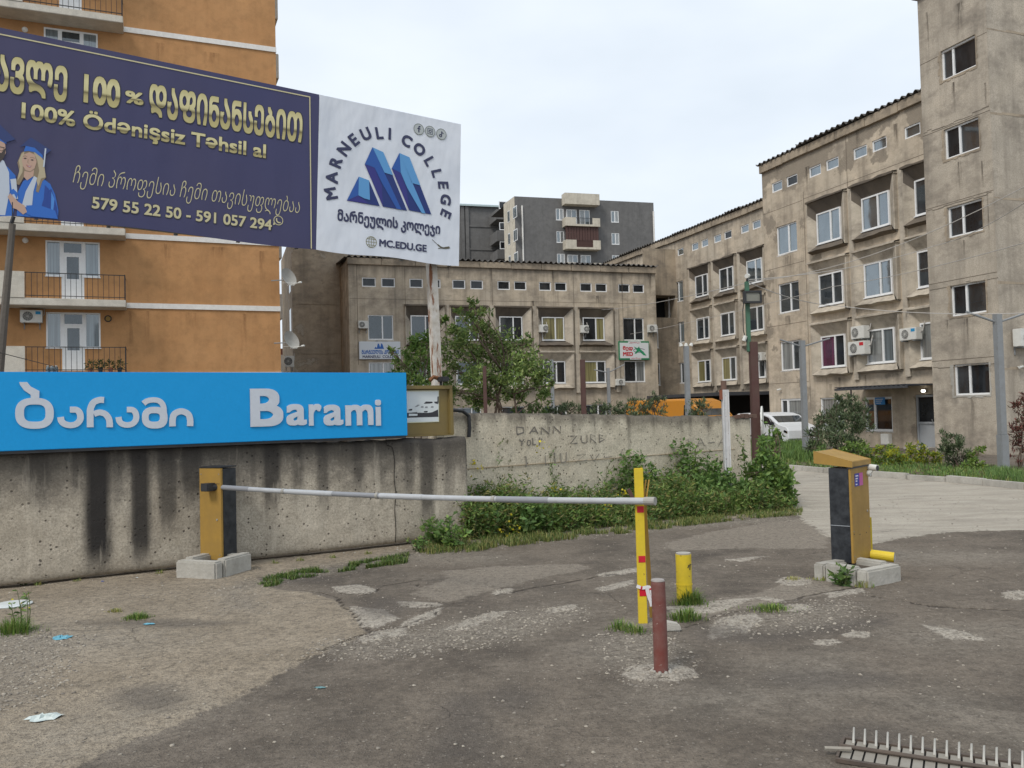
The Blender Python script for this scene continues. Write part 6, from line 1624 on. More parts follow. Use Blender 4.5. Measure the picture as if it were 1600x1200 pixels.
post(910, 562, 17.5, 'dark brown square post behind the pale wall, between tree and clinic sign', M['brown_metal'], .05)
post(757, 572, 16.5, 'dark brown square post standing among the tree branches', M['brown_metal'], .035)
BP_ = gd(1182, 700, 17.6); BP_.z = 0
zt_b = gd(1177, 534, 17.6).z
bp = thing('lamp_post', 'tall dark brown post with a green upper pole carrying a floodlight', 'lamp post', loc=tuple(BP_))
MB().box(-.078, .078, -.078, .078, 0, zt_b).build('lower_post', M['brown_metal'], bp, bevel=.006)
zt_g = gd(1171, 440, 17.6).z
MB().box(-.125, -.045, -.04, .04, zt_b - .2, zt_g).build('upper_pole', M['green_pole'], bp, bevel=.006)
MB().tube([(-.2, -.05, zt_b + .02), (-.16, -.06, zt_b + .12)], .04, 8).build('lamp_head', M['white_plastic'], bp)
MB().tube([(-.15, -.06, zt_g - .3), (-.2, -.06, zt_g - .6), (-.2, -.05, zt_g - 1.0), (-.14, -.05, zt_b)], .01, 5).build('cable', M['black_metal'], bp)
fz0, fz1 = gd(1172, 475, 17.6).z, gd(1172, 456, 17.6).z; fx0, fx1 = gd(1159, 460, 17.6).x - BP_.x, gd(1186, 460, 17.6).x - BP_.x
fld = thing('floodlight', 'square black floodlight on the green pole, unlit', 'floodlight', loc=(BP_.x, BP_.y, 0))
g = MB(); f_ = .035
g.box(fx0, fx1, -.2, -.06, fz0, fz0 + f_); g.box(fx0, fx1, -.2, -.06, fz1 - f_, fz1); g.box(fx0, fx0 + f_, -.2, -.06, fz0 + f_, fz1 - f_); g.box(fx1 - f_, fx1, -.2, -.06, fz0 + f_, fz1 - f_); g.box(fx0 + f_, fx1 - f_, -.1, -.06, fz0 + f_, fz1 - f_)
g.build('housing', M['black_metal'], fld); MB().box(fx0 + f_, fx1 - f_, -.17, -.15, fz0 + f_, fz1 - f_).build('lens', m_paint('dusty_lens', (.2, .2, .17), .25, .3), fld)
fc = thing('security_camera', 'white dome camera at the top of the green floodlight pole', 'camera', loc=(BP_.x - .08, BP_.y, zt_g))
MB().tube([(0, 0, 0), (0, -.05, .1)], .02, 6).build('bracket', M['black_metal'], fc); MB().tube([(-.03, -.1, .1), (.03, -.0, .12)], .045, 12).build('housing', M['white_plastic'], fc)
bd = thing('round_sign', 'thin round white sign seen nearly edge-on on the brown post', 'sign', loc=(BP_.x + .12, BP_.y, gd(1184, 660, 17.6).z))
MB().tube([(0, 0, 0), (.027, -.0095, 0)], .33, 24).build('disc', M['white_plastic'], bd)
WP = gd(1137, 742, 14.9); WP.z = 0; wz_ = gd(1133, 609, 14.9).z
wp = thing('fence_post', 'white painted steel channel post with a rusty plate, against the pale wall', 'post', loc=tuple(WP))
g = MB(); g.box(-.055, -.035, -.05, .05, 0, wz_); g.box(.035, .055, -.05, .05, 0, wz_); g.box(-.034, .034, -.02, .02, 0, wz_); g.build('channel', m_paint('chalky_white_steel', (.6,.6,.6), .6, .3, chips=(.2,.12,.08)), wp)
MB().box(-.1, -.057, -.06, .0, wz_ - .17, wz_).build('rust_plate', m_paint('rust_plate', (.22,.07,.035), .8, .3), wp); MB().tube([(0, .08, 0), (0, .08, wz_ + .16)], .05, 10).build('back_pipe', m_paint('brown_pipe', (.14,.08,.06), .7, .3), wp)

# wires
def wire(pts, label, r=.008, mat=None, sag=.3):
    P = [gd(*p) for p in pts]; out = []
    for a, b in zip(P, P[1:]):
        for k in range(12): t = k / 12; q = a.lerp(b, t); q.z -= sag * 4 * t * (1 - t); out.append(tuple(q))
    out.append(tuple(P[-1])); o = MB().tube(out, r, 5).build('overhead_wire', mat or M['wire']); return tag(o, label, 'wire', 'overhead wires over the yard')
wire([(1171, 440, 17.5), (1640, 270, 12)], 'thin pale wire rising from the green pole towards the tower windows', .007)
wire([(1171, 437, 17.5), (1460, 384, 24), (1640, 290, 14)], 'pale wire crossing the tall block below its top windows', .008, sag=.15)
wire([(1171, 442, 17.5), (1310, 478, 22), (1640, 488, 16)], 'pale sagging wire from the green pole past the large lamp post', .009, sag=.1)
wire([(940, 484, 44), (1171, 441, 17.5)], 'long pale wire from the clinic block to the green pole', .009, sag=.1)
wire([(985, 522, 44), (1300, 448, 28), (1640, 368, 16)], 'lowest pale wire running across all the tan blocks', .009, sag=.1)
wire([(-20, 546, 12), (90, 574, 20)], 'dark wire dropping from the leaning pole over the balcony', .007, M['wire_dark'], .0)

# ------------------------------------------------------------------ clinic and college signs
a0, b1 = MF.ab(967, 533, .2); a1, b0 = MF.ab(1015, 562, .2)
cs_ = thing('clinic_sign', 'white and green clinic sign with red letters at the block corner', 'sign', MF)
MB().box(a0, a1, -.2, 0, b0, b1).build('box', m_paint('green_sign_frame', (.03,.22,.1), .5, .1), cs_, bevel=.01)
MB().box(a0 + .05, a1 - .05, -.206, -.201, b0 + .1, b1 - .1).build('face', m_flat('white_sign_face', (.66,.68,.68), .4), cs_)
rd_ = m_print('red_sign_letters', (.5, .03, .04)); gr_ = m_print('green_sign_letters', (.02, .28, .12)); w_s, h_s = a1 - a0, b1 - b0
def cbox(x0, x1, z0, z1): return (a0 + w_s * x0, a0 + w_s * x1, b0 + h_s * z0, b0 + h_s * z1)
put_text(cs_, 'მედ', cbox(.12, .45, .47, .74), rd_, .21, off_ if False else 'lettering', .04); put_text(cs_, 'MED', cbox(.12, .45, .2, .42), rd_, .21, 'lettering', .04)
MB().box(*cbox(.3, .72, 0, 0)[:2], -.207, -.2062, b1 - .11, b1 - .01).build('tab', bpy.data.materials['white_sign_face'], cs_); MB().box(*cbox(.35, .72, 0, 0)[:2], -.207, -.2062, b0 + .01, b0 + .1).build('tab', bpy.data.materials['white_sign_face'], cs_)
put_text(cs_, 'კლინიკა', cbox(.34, .68, .87, .96), rd_, .21, 'lettering', .01); put_text(cs_, 'კლინიკა', cbox(.38, .7, .03, .12), rd_, .21, 'lettering', .01)
def cp_(pts, m_, o=.2105): poly_print(cs_, [(a0 + w_s * x, b0 + h_s * z) for x, z in pts], m_, o, 'emblem')
cp_([(.48,.72),(.6,.62),(.66,.72),(.68,.6),(.8,.42),(.9,.22),(.8,.24),(.66,.45),(.55,.32),(.5,.34),(.58,.5)], gr_)
g = MB(); stroke(g, [(a0 + w_s * (.66 + .19 * math.cos(q)), b0 + h_s * (.5 + .1 * math.sin(q))) for q in np.linspace(.3, 5.6, 20)], .03, .212); g.build('emblem_ring', m_print('dark_ring', (.03,.06,.1)), cs_)
a0, b1 = MF.ab(561, 533.5, .15); a1, b0 = MF.ab(626, 561, .15); w_s, h_s = a1 - a0, b1 - b0
cg = thing('college_sign', 'small white college sign with blue letters on the low block, half behind leaves', 'sign', MF)
MB().box(a0, a1, -.15, 0, b0, b1).build('box', m_flat('white_college_face', (.6,.64,.68), .45), cg, bevel=.01)
bl_ = m_print('blue_sign_letters', (.02, .12, .42)); nv_ = m_print('navy_sign_letters', (.03, .04, .12))
put_text(cg, 'ᲛᲐᲠᲜᲔᲣᲚᲘᲡ ᲙᲝᲚᲔᲯᲘ', cbox(.06, .96, .28, .52), bl_, .155, 'lettering', .03); put_text(cg, 'MARNEULI  COLLEGE', cbox(.08, .94, .06, .22), nv_, .155, 'lettering', .02)
for x0 in (.42, .5): poly_print(cg, [(a0 + w_s * x, b0 + h_s * z) for x, z in ((x0, .58), (x0 + .03, .9), (x0 + .06, .86), (x0 + .1, .58))], bl_, .155, 'emblem')
poly_print(cg, [(a0 + w_s * x, b0 + h_s * z) for x, z in ((.36, .58), (.4, .72), (.43, .58))], bl_, .155, 'emblem')

# ------------------------------------------------------------------ vans
def van(name, label, fr, L, Hh, Wd, paint, prof, cat='van', side_glass=(), wheels=(), dark_low=True):
    t = thing(name, label, cat, fr)
    n = len(prof); R = random.Random(1); g = MB()
    hw = Wd / 2; rings = []
    # body: side profile with a rounded shoulder
    lay = [(0.0, 0.10), (0.03, 0.03), (0.09, 0.0), (Wd - .09, 0.0), (Wd - .03, .03), (Wd, .10)]
    cx = L / 2; cz_ = Hh * .4
    vs = []
    for (y, ins) in lay:
        for (x, z) in prof:
            k = 1 - ins * .35
            zz = z if z < Hh * .5 else Hh * .5 + (z - Hh * .5) * (1 - ins * .9)
            vs.append((cx + (x - cx) * (1 - ins * .12), y, zz))
    m_ = len(lay)
    fs = [(i * n + k, i * n + (k + 1) % n, (i + 1) * n + (k + 1) % n, (i + 1) * n + k) for i in range(m_ - 1) for k in range(n)]
    fs += [tuple(range(n))[::-1], tuple(range((m_ - 1) * n, m_ * n))]
    g.add(vs, fs); g.build('body', paint, t, tri=True)
    for pts in side_glass: 
        for yy in (-.006, Wd + .006): MB().poly([(x, yy, z) for x, z in pts]).build('side_window', M['glass_dark'], t)
    for x in wheels:
        for yy in (-.03, Wd - .17):
            w = MB().tube([(x, yy, .3), (x, yy + .2, .3)], .3, 20).build('wheel', M['black_metal'], t)
            MB().tube([(x, yy - .006, .3), (x, yy + .01, .3)], .18, 16).build('rim', M['steel_light'], w)
    return t
M['van_white'] = m_paint('white_car_paint', (.66, .68, .7), .25, .08); M['van_orange'] = m_paint('orange_car_paint', (.5, .21, .025), .3, .1)
vp = gz(1240, 698, 0); VF = Frame(Vector((vp.x, vp.y + 1.2, 0)) - (-RF.X) * 0, RF.X)
VO = vp - RF.X * 4.3; VO.z = 0
VF = Frame(VO, RF.X)
prof = [(.05,.3),(.0,.6),(.03,1.0),(.12,1.42),(.3,1.5),(1.6,1.54),(2.5,1.5),(2.9,1.4),(3.4,1.08),(3.6,.98),(4.15,.86),(4.28,.7),(4.3,.35),(4.2,.22),(3.9,.22),(3.78,.55),(3.45,.68),(3.12,.55),(3.0,.22),(1.25,.22),(1.13,.55),(.8,.68),(.47,.55),(.35,.25)]
prof = [(x * .93, z * .93) for x, z in prof]
wv = van('parked_van', 'small white panel van parked by the tall block, nose towards the street', VF, 4.0, 1.44, 1.62, M['van_white'], prof,
         side_glass=([(x*.93, z*.93) for x, z in [(2.05,.98),(2.15,1.36),(2.55,1.38),(2.85,1.3),(3.12,1.0)]],[(x*.93, z*.93) for x, z in [(3.15,.99),(2.9,1.3),(3.02,1.22),(3.3,1.0)]]), wheels=(.75, 3.2))
MB().box(2.93, 3.07, -.2, -.02, .88, 1.02).build('wing_mirror', M['black_metal'], wv, bevel=.02)
MB().poly([(3.72, -.012, .69), (3.94, -.012, .63), (3.92, -.012, .54), (3.67, -.012, .6)]).build('headlight', M['glass_sky'], wv)
MB().box(1.2, 2.75, -.012, -.002, .37, .44).build('side_trim', M['black_metal'], wv)
MB().box(2.0, 2.12, -.02, -.004, .76, .8).build('door_handle', M['black_metal'], wv)
for x in (1.84, 2.9): MB().box(x, x + .012, -.008, -.001, .42, .93).build('door_gap', M['grille'], wv)
MB().quad((2.74, .12, 1.275), (3.18, .12, .995), (3.18, 1.5, .995), (2.74, 1.5, 1.275)).build('windscreen', M['glass'], wv)
op = gd(1116, 640, 36); OVF = Frame(Vector((op.x, op.y, 0)) - Vector((.60, -.80, 0)) * 5.3, Vector((.60, -.80, 0)))
prof = [(.05,.35),(.0,.8),(.1,2.0),(.25,2.12),(3.7,2.12),(4.1,2.0),(4.75,1.35),(5.15,1.15),(5.3,.9),(5.3,.4),(4.9,.3),(4.75,.6),(4.4,.72),(4.05,.6),(3.9,.3),(1.4,.3),(1.25,.6),(.9,.72),(.55,.6),(.4,.3)]
ov = van('parked_van', 'orange high-roofed van behind the pale wall, only its roof showing', OVF, 5.3, 2.1, 1.9, M['van_orange'], prof, side_glass=([(3.6,1.3),(3.65,1.85),(3.95,1.8),(4.5,1.35)],), wheels=(.9, 4.4))
MB().quad((4.13, .15, 1.96), (4.73, .15, 1.38), (4.73, 1.75, 1.38), (4.13, 1.75, 1.96)).build('windscreen', M['glass'], ov)

# ------------------------------------------------------------------ kerbs and planted strip on the right
kpts = [gz(u, v) for u, v in ((1150, 728), (1222, 733), (1361, 745), (1477, 753), (1600, 765), (1760, 782), (2000, 810))]
kb = thing('kerb', 'weathered concrete kerb stones edging the planted strip', 'kerb', loc=(0, 0, 0), kind='structure')
r = random.Random(11); acc = []
for a, b in zip(kpts, kpts[1:]):
    n = max(1, round((b - a).length / .95))
    for k in range(n): acc.append((a.lerp(b, k / n), a.lerp(b, (k + 1) / n)))
for a, b in acc:
    d = (b - a); L = d.length; ang = math.atan2(d.y, d.x) + r.uniform(-.012, .012)
    g = MB(); g.T = Matrix.Translation(a) @ Matrix.Rotation(ang, 4, 'Z'); h = .12 + r.uniform(-.02, .02); g.box(.008, L - .008, 0, .14, -.05, h); g.build('kerb_stone', M['kerb'], kb, bevel=.015)
# soil strip behind the kerb
back = [(1150, 702), (1230, 702), (1361, 708), (1477, 718), (1540, 728), (1600, 733), (1760, 745), (2000, 765)]
g = MB(); bp2 = [gz(*p, .0) for p in back]; kk = kpts
kk2 = [k_ + Vector((.08, .12, 0)) for k_ in kk]; P = [(p.x, p.y, .07) for p in kk2] + [(p.x, p.y, .05) for p in reversed(bp2)]
g.poly(P); tag(g.build('soil_bed', m_concrete('planting_soil', (.13,.1,.07), (.09,.075,.05), streak=0, stain=.3), tri=True), kind='structure')
# ------------------------------------------------------------------ vegetation
GREENS = [(.12,.22,.055),(.16,.28,.07),(.09,.16,.04),(.22,.32,.09),(.13,.23,.07)]
OLEA = [(.12,.17,.09),(.08,.12,.055),(.18,.23,.12),(.07,.1,.045),(.22,.26,.14)]
FRESH = [(.15,.25,.05),(.2,.3,.06),(.11,.2,.04),(.24,.32,.09)]
YEL = [(.4,.42,.03),(.3,.36,.03),(.48,.47,.04),(.2,.28,.03),(.1,.17,.03)]
REDB = [(.14,.05,.03),(.2,.08,.035),(.11,.1,.03)]
DRY = [(.28,.26,.08),(.2,.22,.06),(.33,.3,.12)]
def blobs(specs, D, dj, per, seed, base=None, thin=0.0):
    """leaf points in uneven clumps; specs (u,v,radius_px) measured in the photo at distance D"""
    r = np.random.RandomState(seed); out = []
    for (u, v, rp) in specs:
        R = rp / FPX * D; c = np.array(gd(u, v, D + r.uniform(-dj, dj)))
        k = int(per * (rp / 24.0) ** 2) + 8
        sub = max(3, k // 22); cen = r.randn(sub, 3) * R * .42
        ii = r.randint(0, sub, k); p = cen[ii] + r.randn(k, 3) * R * .17
        n = np.linalg.norm(p, axis=1); p = p[n < R * 1.15]
        out.append(c + p)
    return np.concatenate(out)
def limb(g, a, b, r0, r1, seed, bend=.12, n=5):
    r = random.Random(seed); a, b = Vector(a), Vector(b); P = []
    off = Vector((r.uniform(-1, 1), r.uniform(-1, 1), r.uniform(-.3, .6))) * (b - a).length * bend
    for k in range(n + 1): t = k / n; P.append(a.lerp(b, t) + off * math.sin(t * math.pi) * (1 + .2 * math.sin(t * 7)))
    g.tube(P, [r0 + (r1 - r0) * k / n for k in range(n + 1)], 6)
    return P
def tree(label, root_uv, D, specs, leafcols, per, size, seed, trunk_r=.05, stems=3, name='tree', cat='tree', aspect=.45, dj=.5, reds=None, bare=(), up=.1):
    ru = gd(root_uv[0], root_uv[1], D); ru.z = 0
    t = thing(name, label, cat, loc=tuple(ru)); base = Vector(ru); g = MB(); r = random.Random(seed)
    low = sorted(specs, key=lambda s: -s[2])[:stems]
    forks = []
    for k in range(stems):
        s = low[k]; q = gd(s[0], s[1], D) - base; st = Vector((r.uniform(-.12, .12), r.uniform(-.12, .12), 0))
        P = limb(g, st, q * .8, trunk_r * r.uniform(.7, 1), trunk_r * .35, seed + k); forks += P[2:]
    for i, s in enumerate(specs):
        q = gd(s[0], s[1], D) - base; f = min(forks, key=lambda p: (p - q).length + (2 if p.z > q.z else 0))
        limb(g, f, q, trunk_r * .3, .006, seed + 50 + i, .15)
        R = s[2] / FPX * D
        for j in range(4):
            e = q + Vector((r.gauss(0, 1), r.gauss(0, 1), r.gauss(0, .8))) * R * .6; limb(g, q.lerp(f, .25), e, .008, .003, seed + i * 9 + j, .1, 3)
    for (u0, v0, u1, v1) in bare: limb(g, gd(u0, v0, D) - base, gd(u1, v1, D) - base, .018, .005, int(u0), .1)
    g.build('trunk', M['bark'], t, smooth=True)
    pts = blobs(specs, D, dj, per, seed) - np.array(base)
    o = leaf_cloud('crown', pts, size, leafcols, t, seed, up=up, aspect=aspect)
    if reds:
        pts = blobs(reds, D, dj * 1.5, per * .1, seed + 1) - np.array(base); leaf_cloud('reddish_leaves', pts, size * .9, REDB, t, seed + 2, aspect=aspect)
    return t
tree('leafy multi-stemmed tree with red-tinged shoots behind the pale wall', (783, 760), 20.2,
     [(738,474,9),(733,490,13),(745,505,20),(760,520,24),(712,512,20),(725,535,26),(790,540,30),(770,555,28),(742,560,28),(826,566,26),(700,548,20),(848,585,20),(808,580,30),(775,592,30),(838,603,22),(735,592,26),(705,580,20),(800,615,26),(700,615,20),(765,622,24),(740,622,22),(850,618,14),(820,535,14),(716,490,8),(758,488,9),(862,600,8)],
     [(.2,.3,.08),(.25,.34,.09),(.14,.22,.055),(.3,.36,.12),(.1,.16,.045)], 400, .1, 21, .055, 4, dj=1.0, bare=((785, 640, 765, 585), (800, 640, 830, 590), (770, 600, 745, 560)), aspect=.42)
tree('loose light green small tree between the white post and the college sign', (650, 760), 19.4,
     [(655,535,16),(640,550,16),(625,568,13),(668,528,12),(662,555,20),(645,580,20),(672,580,20),(628,592,14),(655,600,20),(690,500,10),(688,590,16),(612,548,7),(618,585,9)],
     FRESH + GREENS[:2], 460, .1, 33, .03, 2, dj=.6, bare=((640, 610, 668, 590),), aspect=.45)
# low shrubs behind the pale wall
for k, (u, h, w, lb, mt) in enumerate(((885, 628, 26, 'low olive shrub behind the pale wall, nearest the tree', OLEA), (940, 631, 30, 'low olive shrub behind the pale wall, under the thin lamp post', OLEA), (990, 626, 28, 'spreading olive shrub behind the pale wall, left of the orange van roof', OLEA),
                                     (1022, 616, 16, 'tall oleander sprig in front of the orange van roof', OLEA), (1092, 624, 14, 'oleander sprig at the windscreen end of the orange van', OLEA), (830, 632, 24, 'dark shrub filling the foot of the leafy tree', GREENS))):
    w *= 1.3; sp = [(u - w * .7, h + 14, 10), (u, h + 6, 11), (u + w * .7, h + 13, 10), (u - w * .3, h + 12, 11), (u + w * .35, h + 8, 10), (u, h + 22, 14), (u - w * .5, h + 26, 12), (u + w * .5, h + 26, 12)]
    tree(lb, (u, 780), 20.5, sp, mt, 520 if k not in (3, 4) else 300, .085, 60 + k, .02, 2, 'shrub', 'shrub', .22, dj=.3, up=.9)
# right-hand planting
tree('large grey-green oleander bush beside the lamp post in the planted strip', (1315, 740), 25.5,
     [(1325,630,16),(1300,648,20),(1335,650,20),(1345,632,10),(1315,665,26),(1282,660,16),(1272,680,16),(1345,672,18),(1300,685,24),(1330,690,20),(1268,700,12),(1310,622,8),(1352,655,10)],
     OLEA, 620, .13, 81, .03, 5, 'oleander', 'bush', .2, dj=.7, up=1.0)
tree('low fresh green bush at the foot of the large oleander', (1335, 728), 24.5, [(1320,702,16),(1345,700,16),(1330,715,16),(1355,712,14),(1305,715,13)], FRESH, 500, .1, 82, .02, 3, 'bush', 'bush', .4, dj=.4)
tree('yellow-green bush with bright yellow shoots behind the access terminal', (1390, 738), 23.2, [(1378,705,12),(1395,712,16),(1370,718,10),(1410,722,14),(1385,728,15),(1400,735,12)], FRESH + YEL[:2], 560, .09, 83, .02, 3, 'bush', 'bush', .4, dj=.4)
leafY = [(1372,700,7),(1366,706,7),(1390,706,8),(1402,706,7),(1408,712,6)]
tree('bright yellow bush between the grey door and the kerb', (1440, 735), 23.5, [(1425,700,11),(1440,708,13),(1455,712,12),(1418,712,9),(1462,718,9),(1436,720,12)], YEL, 620, .09, 84, .02, 3, 'bush', 'bush', .4, dj=.4)
tree('thin crest of yellow leaves on the bush behind the access terminal', (1380, 735), 23.0, leafY, YEL[:3], 700, .08, 85, .012, 2, 'bush', 'bush', .4, dj=.3)
tree('grey-green oleander bush at the foot of the stair tower', (1490, 745), 21.8, [(1478,690,12),(1492,684,9),(1500,696,13),(1485,706,15),(1505,712,14),(1472,704,9),(1490,722,15),(1475,680,6),(1510,730,12)], OLEA, 520, .11, 86, .025, 4, 'oleander', 'bush', .2, dj=.4, up=1.0)
tree('yellow-green bush beside the large lamp post', (1525, 745), 21.4, [(1518,712,11),(1530,708,9),(1524,724,13),(1512,728,11),(1534,730,8),(1536,698,5)], FRESH + YEL[3:], 520, .09, 87, .02, 3, 'bush', 'bush', .4, dj=.4)
tree('dark red-leaved shrub at the corner of the end gable', (1592, 750), 21.5, [(1590,640,14),(1600,655,18),(1586,668,14),(1605,680,22),(1590,700,14),(1612,640,18),(1600,625,10),(1625,665,24),(1588,720,9)], [(.22,.07,.06),(.3,.12,.1),(.1,.04,.035),(.12,.09,.05)], 330, .11, 88, .025, 3, 'shrub', 'shrub', .22, dj=.4, up=.7)

def blades(name, P, h, cols, seed, label=None, w=.0045, lean=1.0, cat='grass', group=None, z=0.0, parent=None, kind='stuff', out=False):
    r = np.random.RandomState(seed); n = len(P); a = r.rand(n) * 6.28 if not out else np.arctan2(P[:, 1], P[:, 0]) + r.randn(n) * .7; H = h * (.35 + .9 * r.rand(n)) if np.isscalar(h) else h * (.5 + .7 * r.rand(n))
    dx, dy = np.cos(a), np.sin(a); W = w * (.6 + .8 * r.rand(n)); l = lean * r.rand(n)
    z0 = np.full(n, z)
    A = np.c_[P[:, 0] - dy * W, P[:, 1] + dx * W, z0 - .01]; B = np.c_[P[:, 0] + dy * W, P[:, 1] - dx * W, z0 - .01]
    mx_ = P[:, 0] + dx * H * l * .4; my_ = P[:, 1] + dy * H * l * .4
    C = np.c_[mx_ + dy * W * .7, my_ - dx * W * .7, z0 + H * .6]; D_ = np.c_[mx_ - dy * W * .7, my_ + dx * W * .7, z0 + H * .6]
    T = np.c_[P[:, 0] + dx * H * l * 1.3, P[:, 1] + dy * H * l * 1.3, z0 + H * (1 - .3 * l)]
    V = np.stack([A, B, C, D_, T], 1).reshape(-1, 3); i = np.arange(n) * 5
    F = np.stack([np.c_[i, i+1, i+2], np.c_[i, i+2, i+3], np.c_[i+3, i+2, i+4]], 1).reshape(-1, 3)
    cols = np.array(cols); c = cols[r.randint(0, len(cols), n)] * (.65 + .7 * r.rand(n, 1))
    o = npmesh(name, V, F, M['leaf'], parent, attr=np.repeat(c, 3, 0))
    return tag(o, label, cat if parent is None else None, group, kind) if label else o
def scatter(polys, n, seed):
    r = np.random.RandomState(seed); out = []; A = []
    for p in polys: q = px_poly(p); A.append(abs(0.5 * np.sum(q[:,0]*np.roll(q[:,1],-1) - np.roll(q[:,0],-1)*q[:,1])))
    for p, a in zip(polys, A):
        q = px_poly(p); lo, hi = q.min(0), q.max(0); k = int(n * a / sum(A)); c = lo + r.rand(k * 8 + 60, 2) * (hi - lo); s = sdf(c, q)
        c = c[(s > 0) & (vnoise(c, 2.5, seed) + vnoise(c, 8.0, seed + 1) > .95)]; out.append(c[:k])
    return np.concatenate(out)
GR = [(.09,.16,.03),(.13,.2,.04),(.06,.12,.025),(.2,.23,.07)]
blades('grass', scatter([[(395,924),(415,905),(470,893),(560,880),(640,866),(636,880),(560,890),(500,900),(450,912)]], 3600, 1), .055, GR, 1, 'strip of short bright grass along the foot of the stained wall')
blades('grass', scatter([[(640,872),(650,850),(735,842),(860,832),(960,822),(1100,806),(1255,797),(1252,806),(1180,812),(1080,822),(960,836),(850,848),(740,862),(680,866)]], 11000, 2), .085, GR + DRY, 2, 'yellowing grass fringe in front of the weeds at the pale wall')
blades('grass', scatter([[(1150,722),(1222,731),(1361,743),(1477,751),(1600,763),(1760,780),(1760,755),(1600,742),(1477,728),(1361,718),(1222,706),(1150,700)]], 17000, 3), .1, GREENS + FRESH[:2] + DRY[:1], 3, 'long green grass of the planted strip behind the kerb', w=.008, z=.06, lean=.8)
blades('grass', scatter([[(1150,712),(1222,722),(1290,728),(1290,700),(1222,690),(1150,690)]], 9000, 13), .32, GREENS + FRESH[:1], 13, 'tall rank grass beside the weeds and the white van', w=.01, z=.03, lean=.7)
blades('grass', scatter([[(1540,735),(1600,740),(1600,760),(1540,752)]], 1500, 4), .16, GREENS, 4, 'thin grass around the foot of the large lamp post', z=.06)
def tuft(u, v, rad, n, h, label, cols=GR, seed=0, lean=.9):
    c = gz(u, v); r = np.random.RandomState(seed + int(u)); P = np.array([c.x, c.y]) + r.randn(n, 2) * rad * (.7, .5)
    P = P - np.array([c.x, c.y])
    o = blades('grass_tuft', P * 1.35, h * np.clip(1.25 - np.hypot(P[:, 0], P[:, 1]) / rad * .7, .25, 1.2), [tuple(x * 1.5 for x in c_) for c_ in cols], seed + 9, label, w=.0035, lean=lean, out=True, group='grass tufts on the bare ground', kind=None, z=.01); o.location = (c.x, c.y, 0); return o
tuft(1078, 945, .07, 420, .16, 'bright grass tuft at the foot of the yellow bollard'); tuft(1070, 968, .08, 300, .1, 'grass tuft in front of the yellow bollard')
tuft(215, 968, .07, 260, .06, 'small flat grass tuft beside the nearer blue scrap'); tuft(1205, 953, .1, 260, .05, 'thin grass patch on the pale island before the terminal')
tuft(22, 990, .1, 420, .14, 'grass tuft with flower stems by the white disc'); tuft(180, 957, .04, 60, .04, 'tiny dry grass tuft on the dirt', DRY)
tuft(970, 985, .06, 160, .09, 'sparse grass tuft left of the yellow post foot'); tuft(992, 990, .05, 120, .08, 'sparse grass tuft right at the yellow post foot'); tuft(1290, 905, .06, 160, .05, 'yellow-green moss tuft at the left kerb block of the terminal', DRY + FRESH[:1]); tuft(1352, 917, .04, 160, .08, 'yellow-green tuft at the kerb joint under the terminal', DRY + FRESH[:1]); tuft(1240, 907, .05, 80, .04, 'tiny dry tuft left of the terminal base', DRY)
# sprigs along the foot of the stained wall
for k, (u, v) in enumerate(((60, 915), (250, 897), (300, 893), (430, 882), (470, 877), (520, 872), (575, 866), (120, 910))):
    tuft(u, v + 1, .03, 40, .06, ['thin sprig at the wall foot under the first sign letters', 'thin sprig at the wall foot left of the barrier box', 'thin sprig behind the barrier box base', 'thin sprig at the wall foot right of the barrier box', 'thin sprig at the wall foot under the black stain gap', 'thin sprig at the wall foot below the large letter B', 'thin sprig at the wall foot below the sign letters after B', 'thin sprig at the wall foot near the white lid'][k], DRY + GR, 70 + k)
# broad-leaved weed at the terminal base
def weed(u, v, D, h, n, size, label, seed, cols=GREENS, spread=.25, flowers=None, name='weed_plant', group=None, aspect=.5):
    r = np.random.RandomState(seed); b = gz(u, v) if D is None else gd(u, v, D); b.z = 0
    t = thing(name, label, 'weed', loc=tuple(b), group=group); g = MB(); pts = []; dirs = []
    for k in range(n):
        a = r.rand() * 6.28; s = spread * r.rand() ** .6; top = Vector((math.cos(a) * s, math.sin(a) * s, h * r.uniform(.55, 1)))
        P = limb(g, (math.cos(a) * .03, math.sin(a) * .03, 0), top, .006, .002, seed * 31 + k, .1, 4)
        for j in range(9):
            i = r.randint(1, 5); q = P[i].lerp(P[i-1], r.rand()); pts.append(tuple(q)); aa = r.rand() * 6.28; dirs.append((math.cos(aa), math.sin(aa), .2))
    g.build('stem', M['stem'], t); leaf_cloud('leaves', np.array(pts), size, cols, t, seed, dirs=np.array(dirs), up=.1, aspect=aspect)
    if flowers:
        fp = np.array([tuple(p) for p in pts])[::5] + (0, 0, h * .1); leaf_cloud('flowers', fp, .022, [flowers], t, seed + 5, aspect=1)
    return t
M['stem'] = m_flat('green_brown_stem', (.1, .12, .05), .7)
weed(1318, 914, None, .18, 9, .1, 'spiky dark broad-leaved weed against the terminal kerb blocks', 3, spread=.12, aspect=.28)
weed(35, 985, None, .34, 5, .05, 'tall thin weed with tiny yellow flowers near the white disc', 4, flowers=(.6,.5,.05), spread=.08, aspect=.3)
weed(36, 915, None, .3, 4, .04, 'wispy weed with small yellow flowers at the wall foot', 5, flowers=(.6,.5,.05), spread=.06, aspect=.3)
weed(685, 853, None, .42, 26, .095, 'dark leafy weed climbing the corner of the stained wall', 6, spread=.3)
weed(708, 858, None, .3, 18, .085, 'leafy green weed in front of the stained wall corner', 7, cols=GREENS + FRESH[:2], spread=.22)
weed(655, 862, None, .22, 8, .06, 'small pale weed under the crack of the stained wall', 8, spread=.15, flowers=(.5,.48,.08))
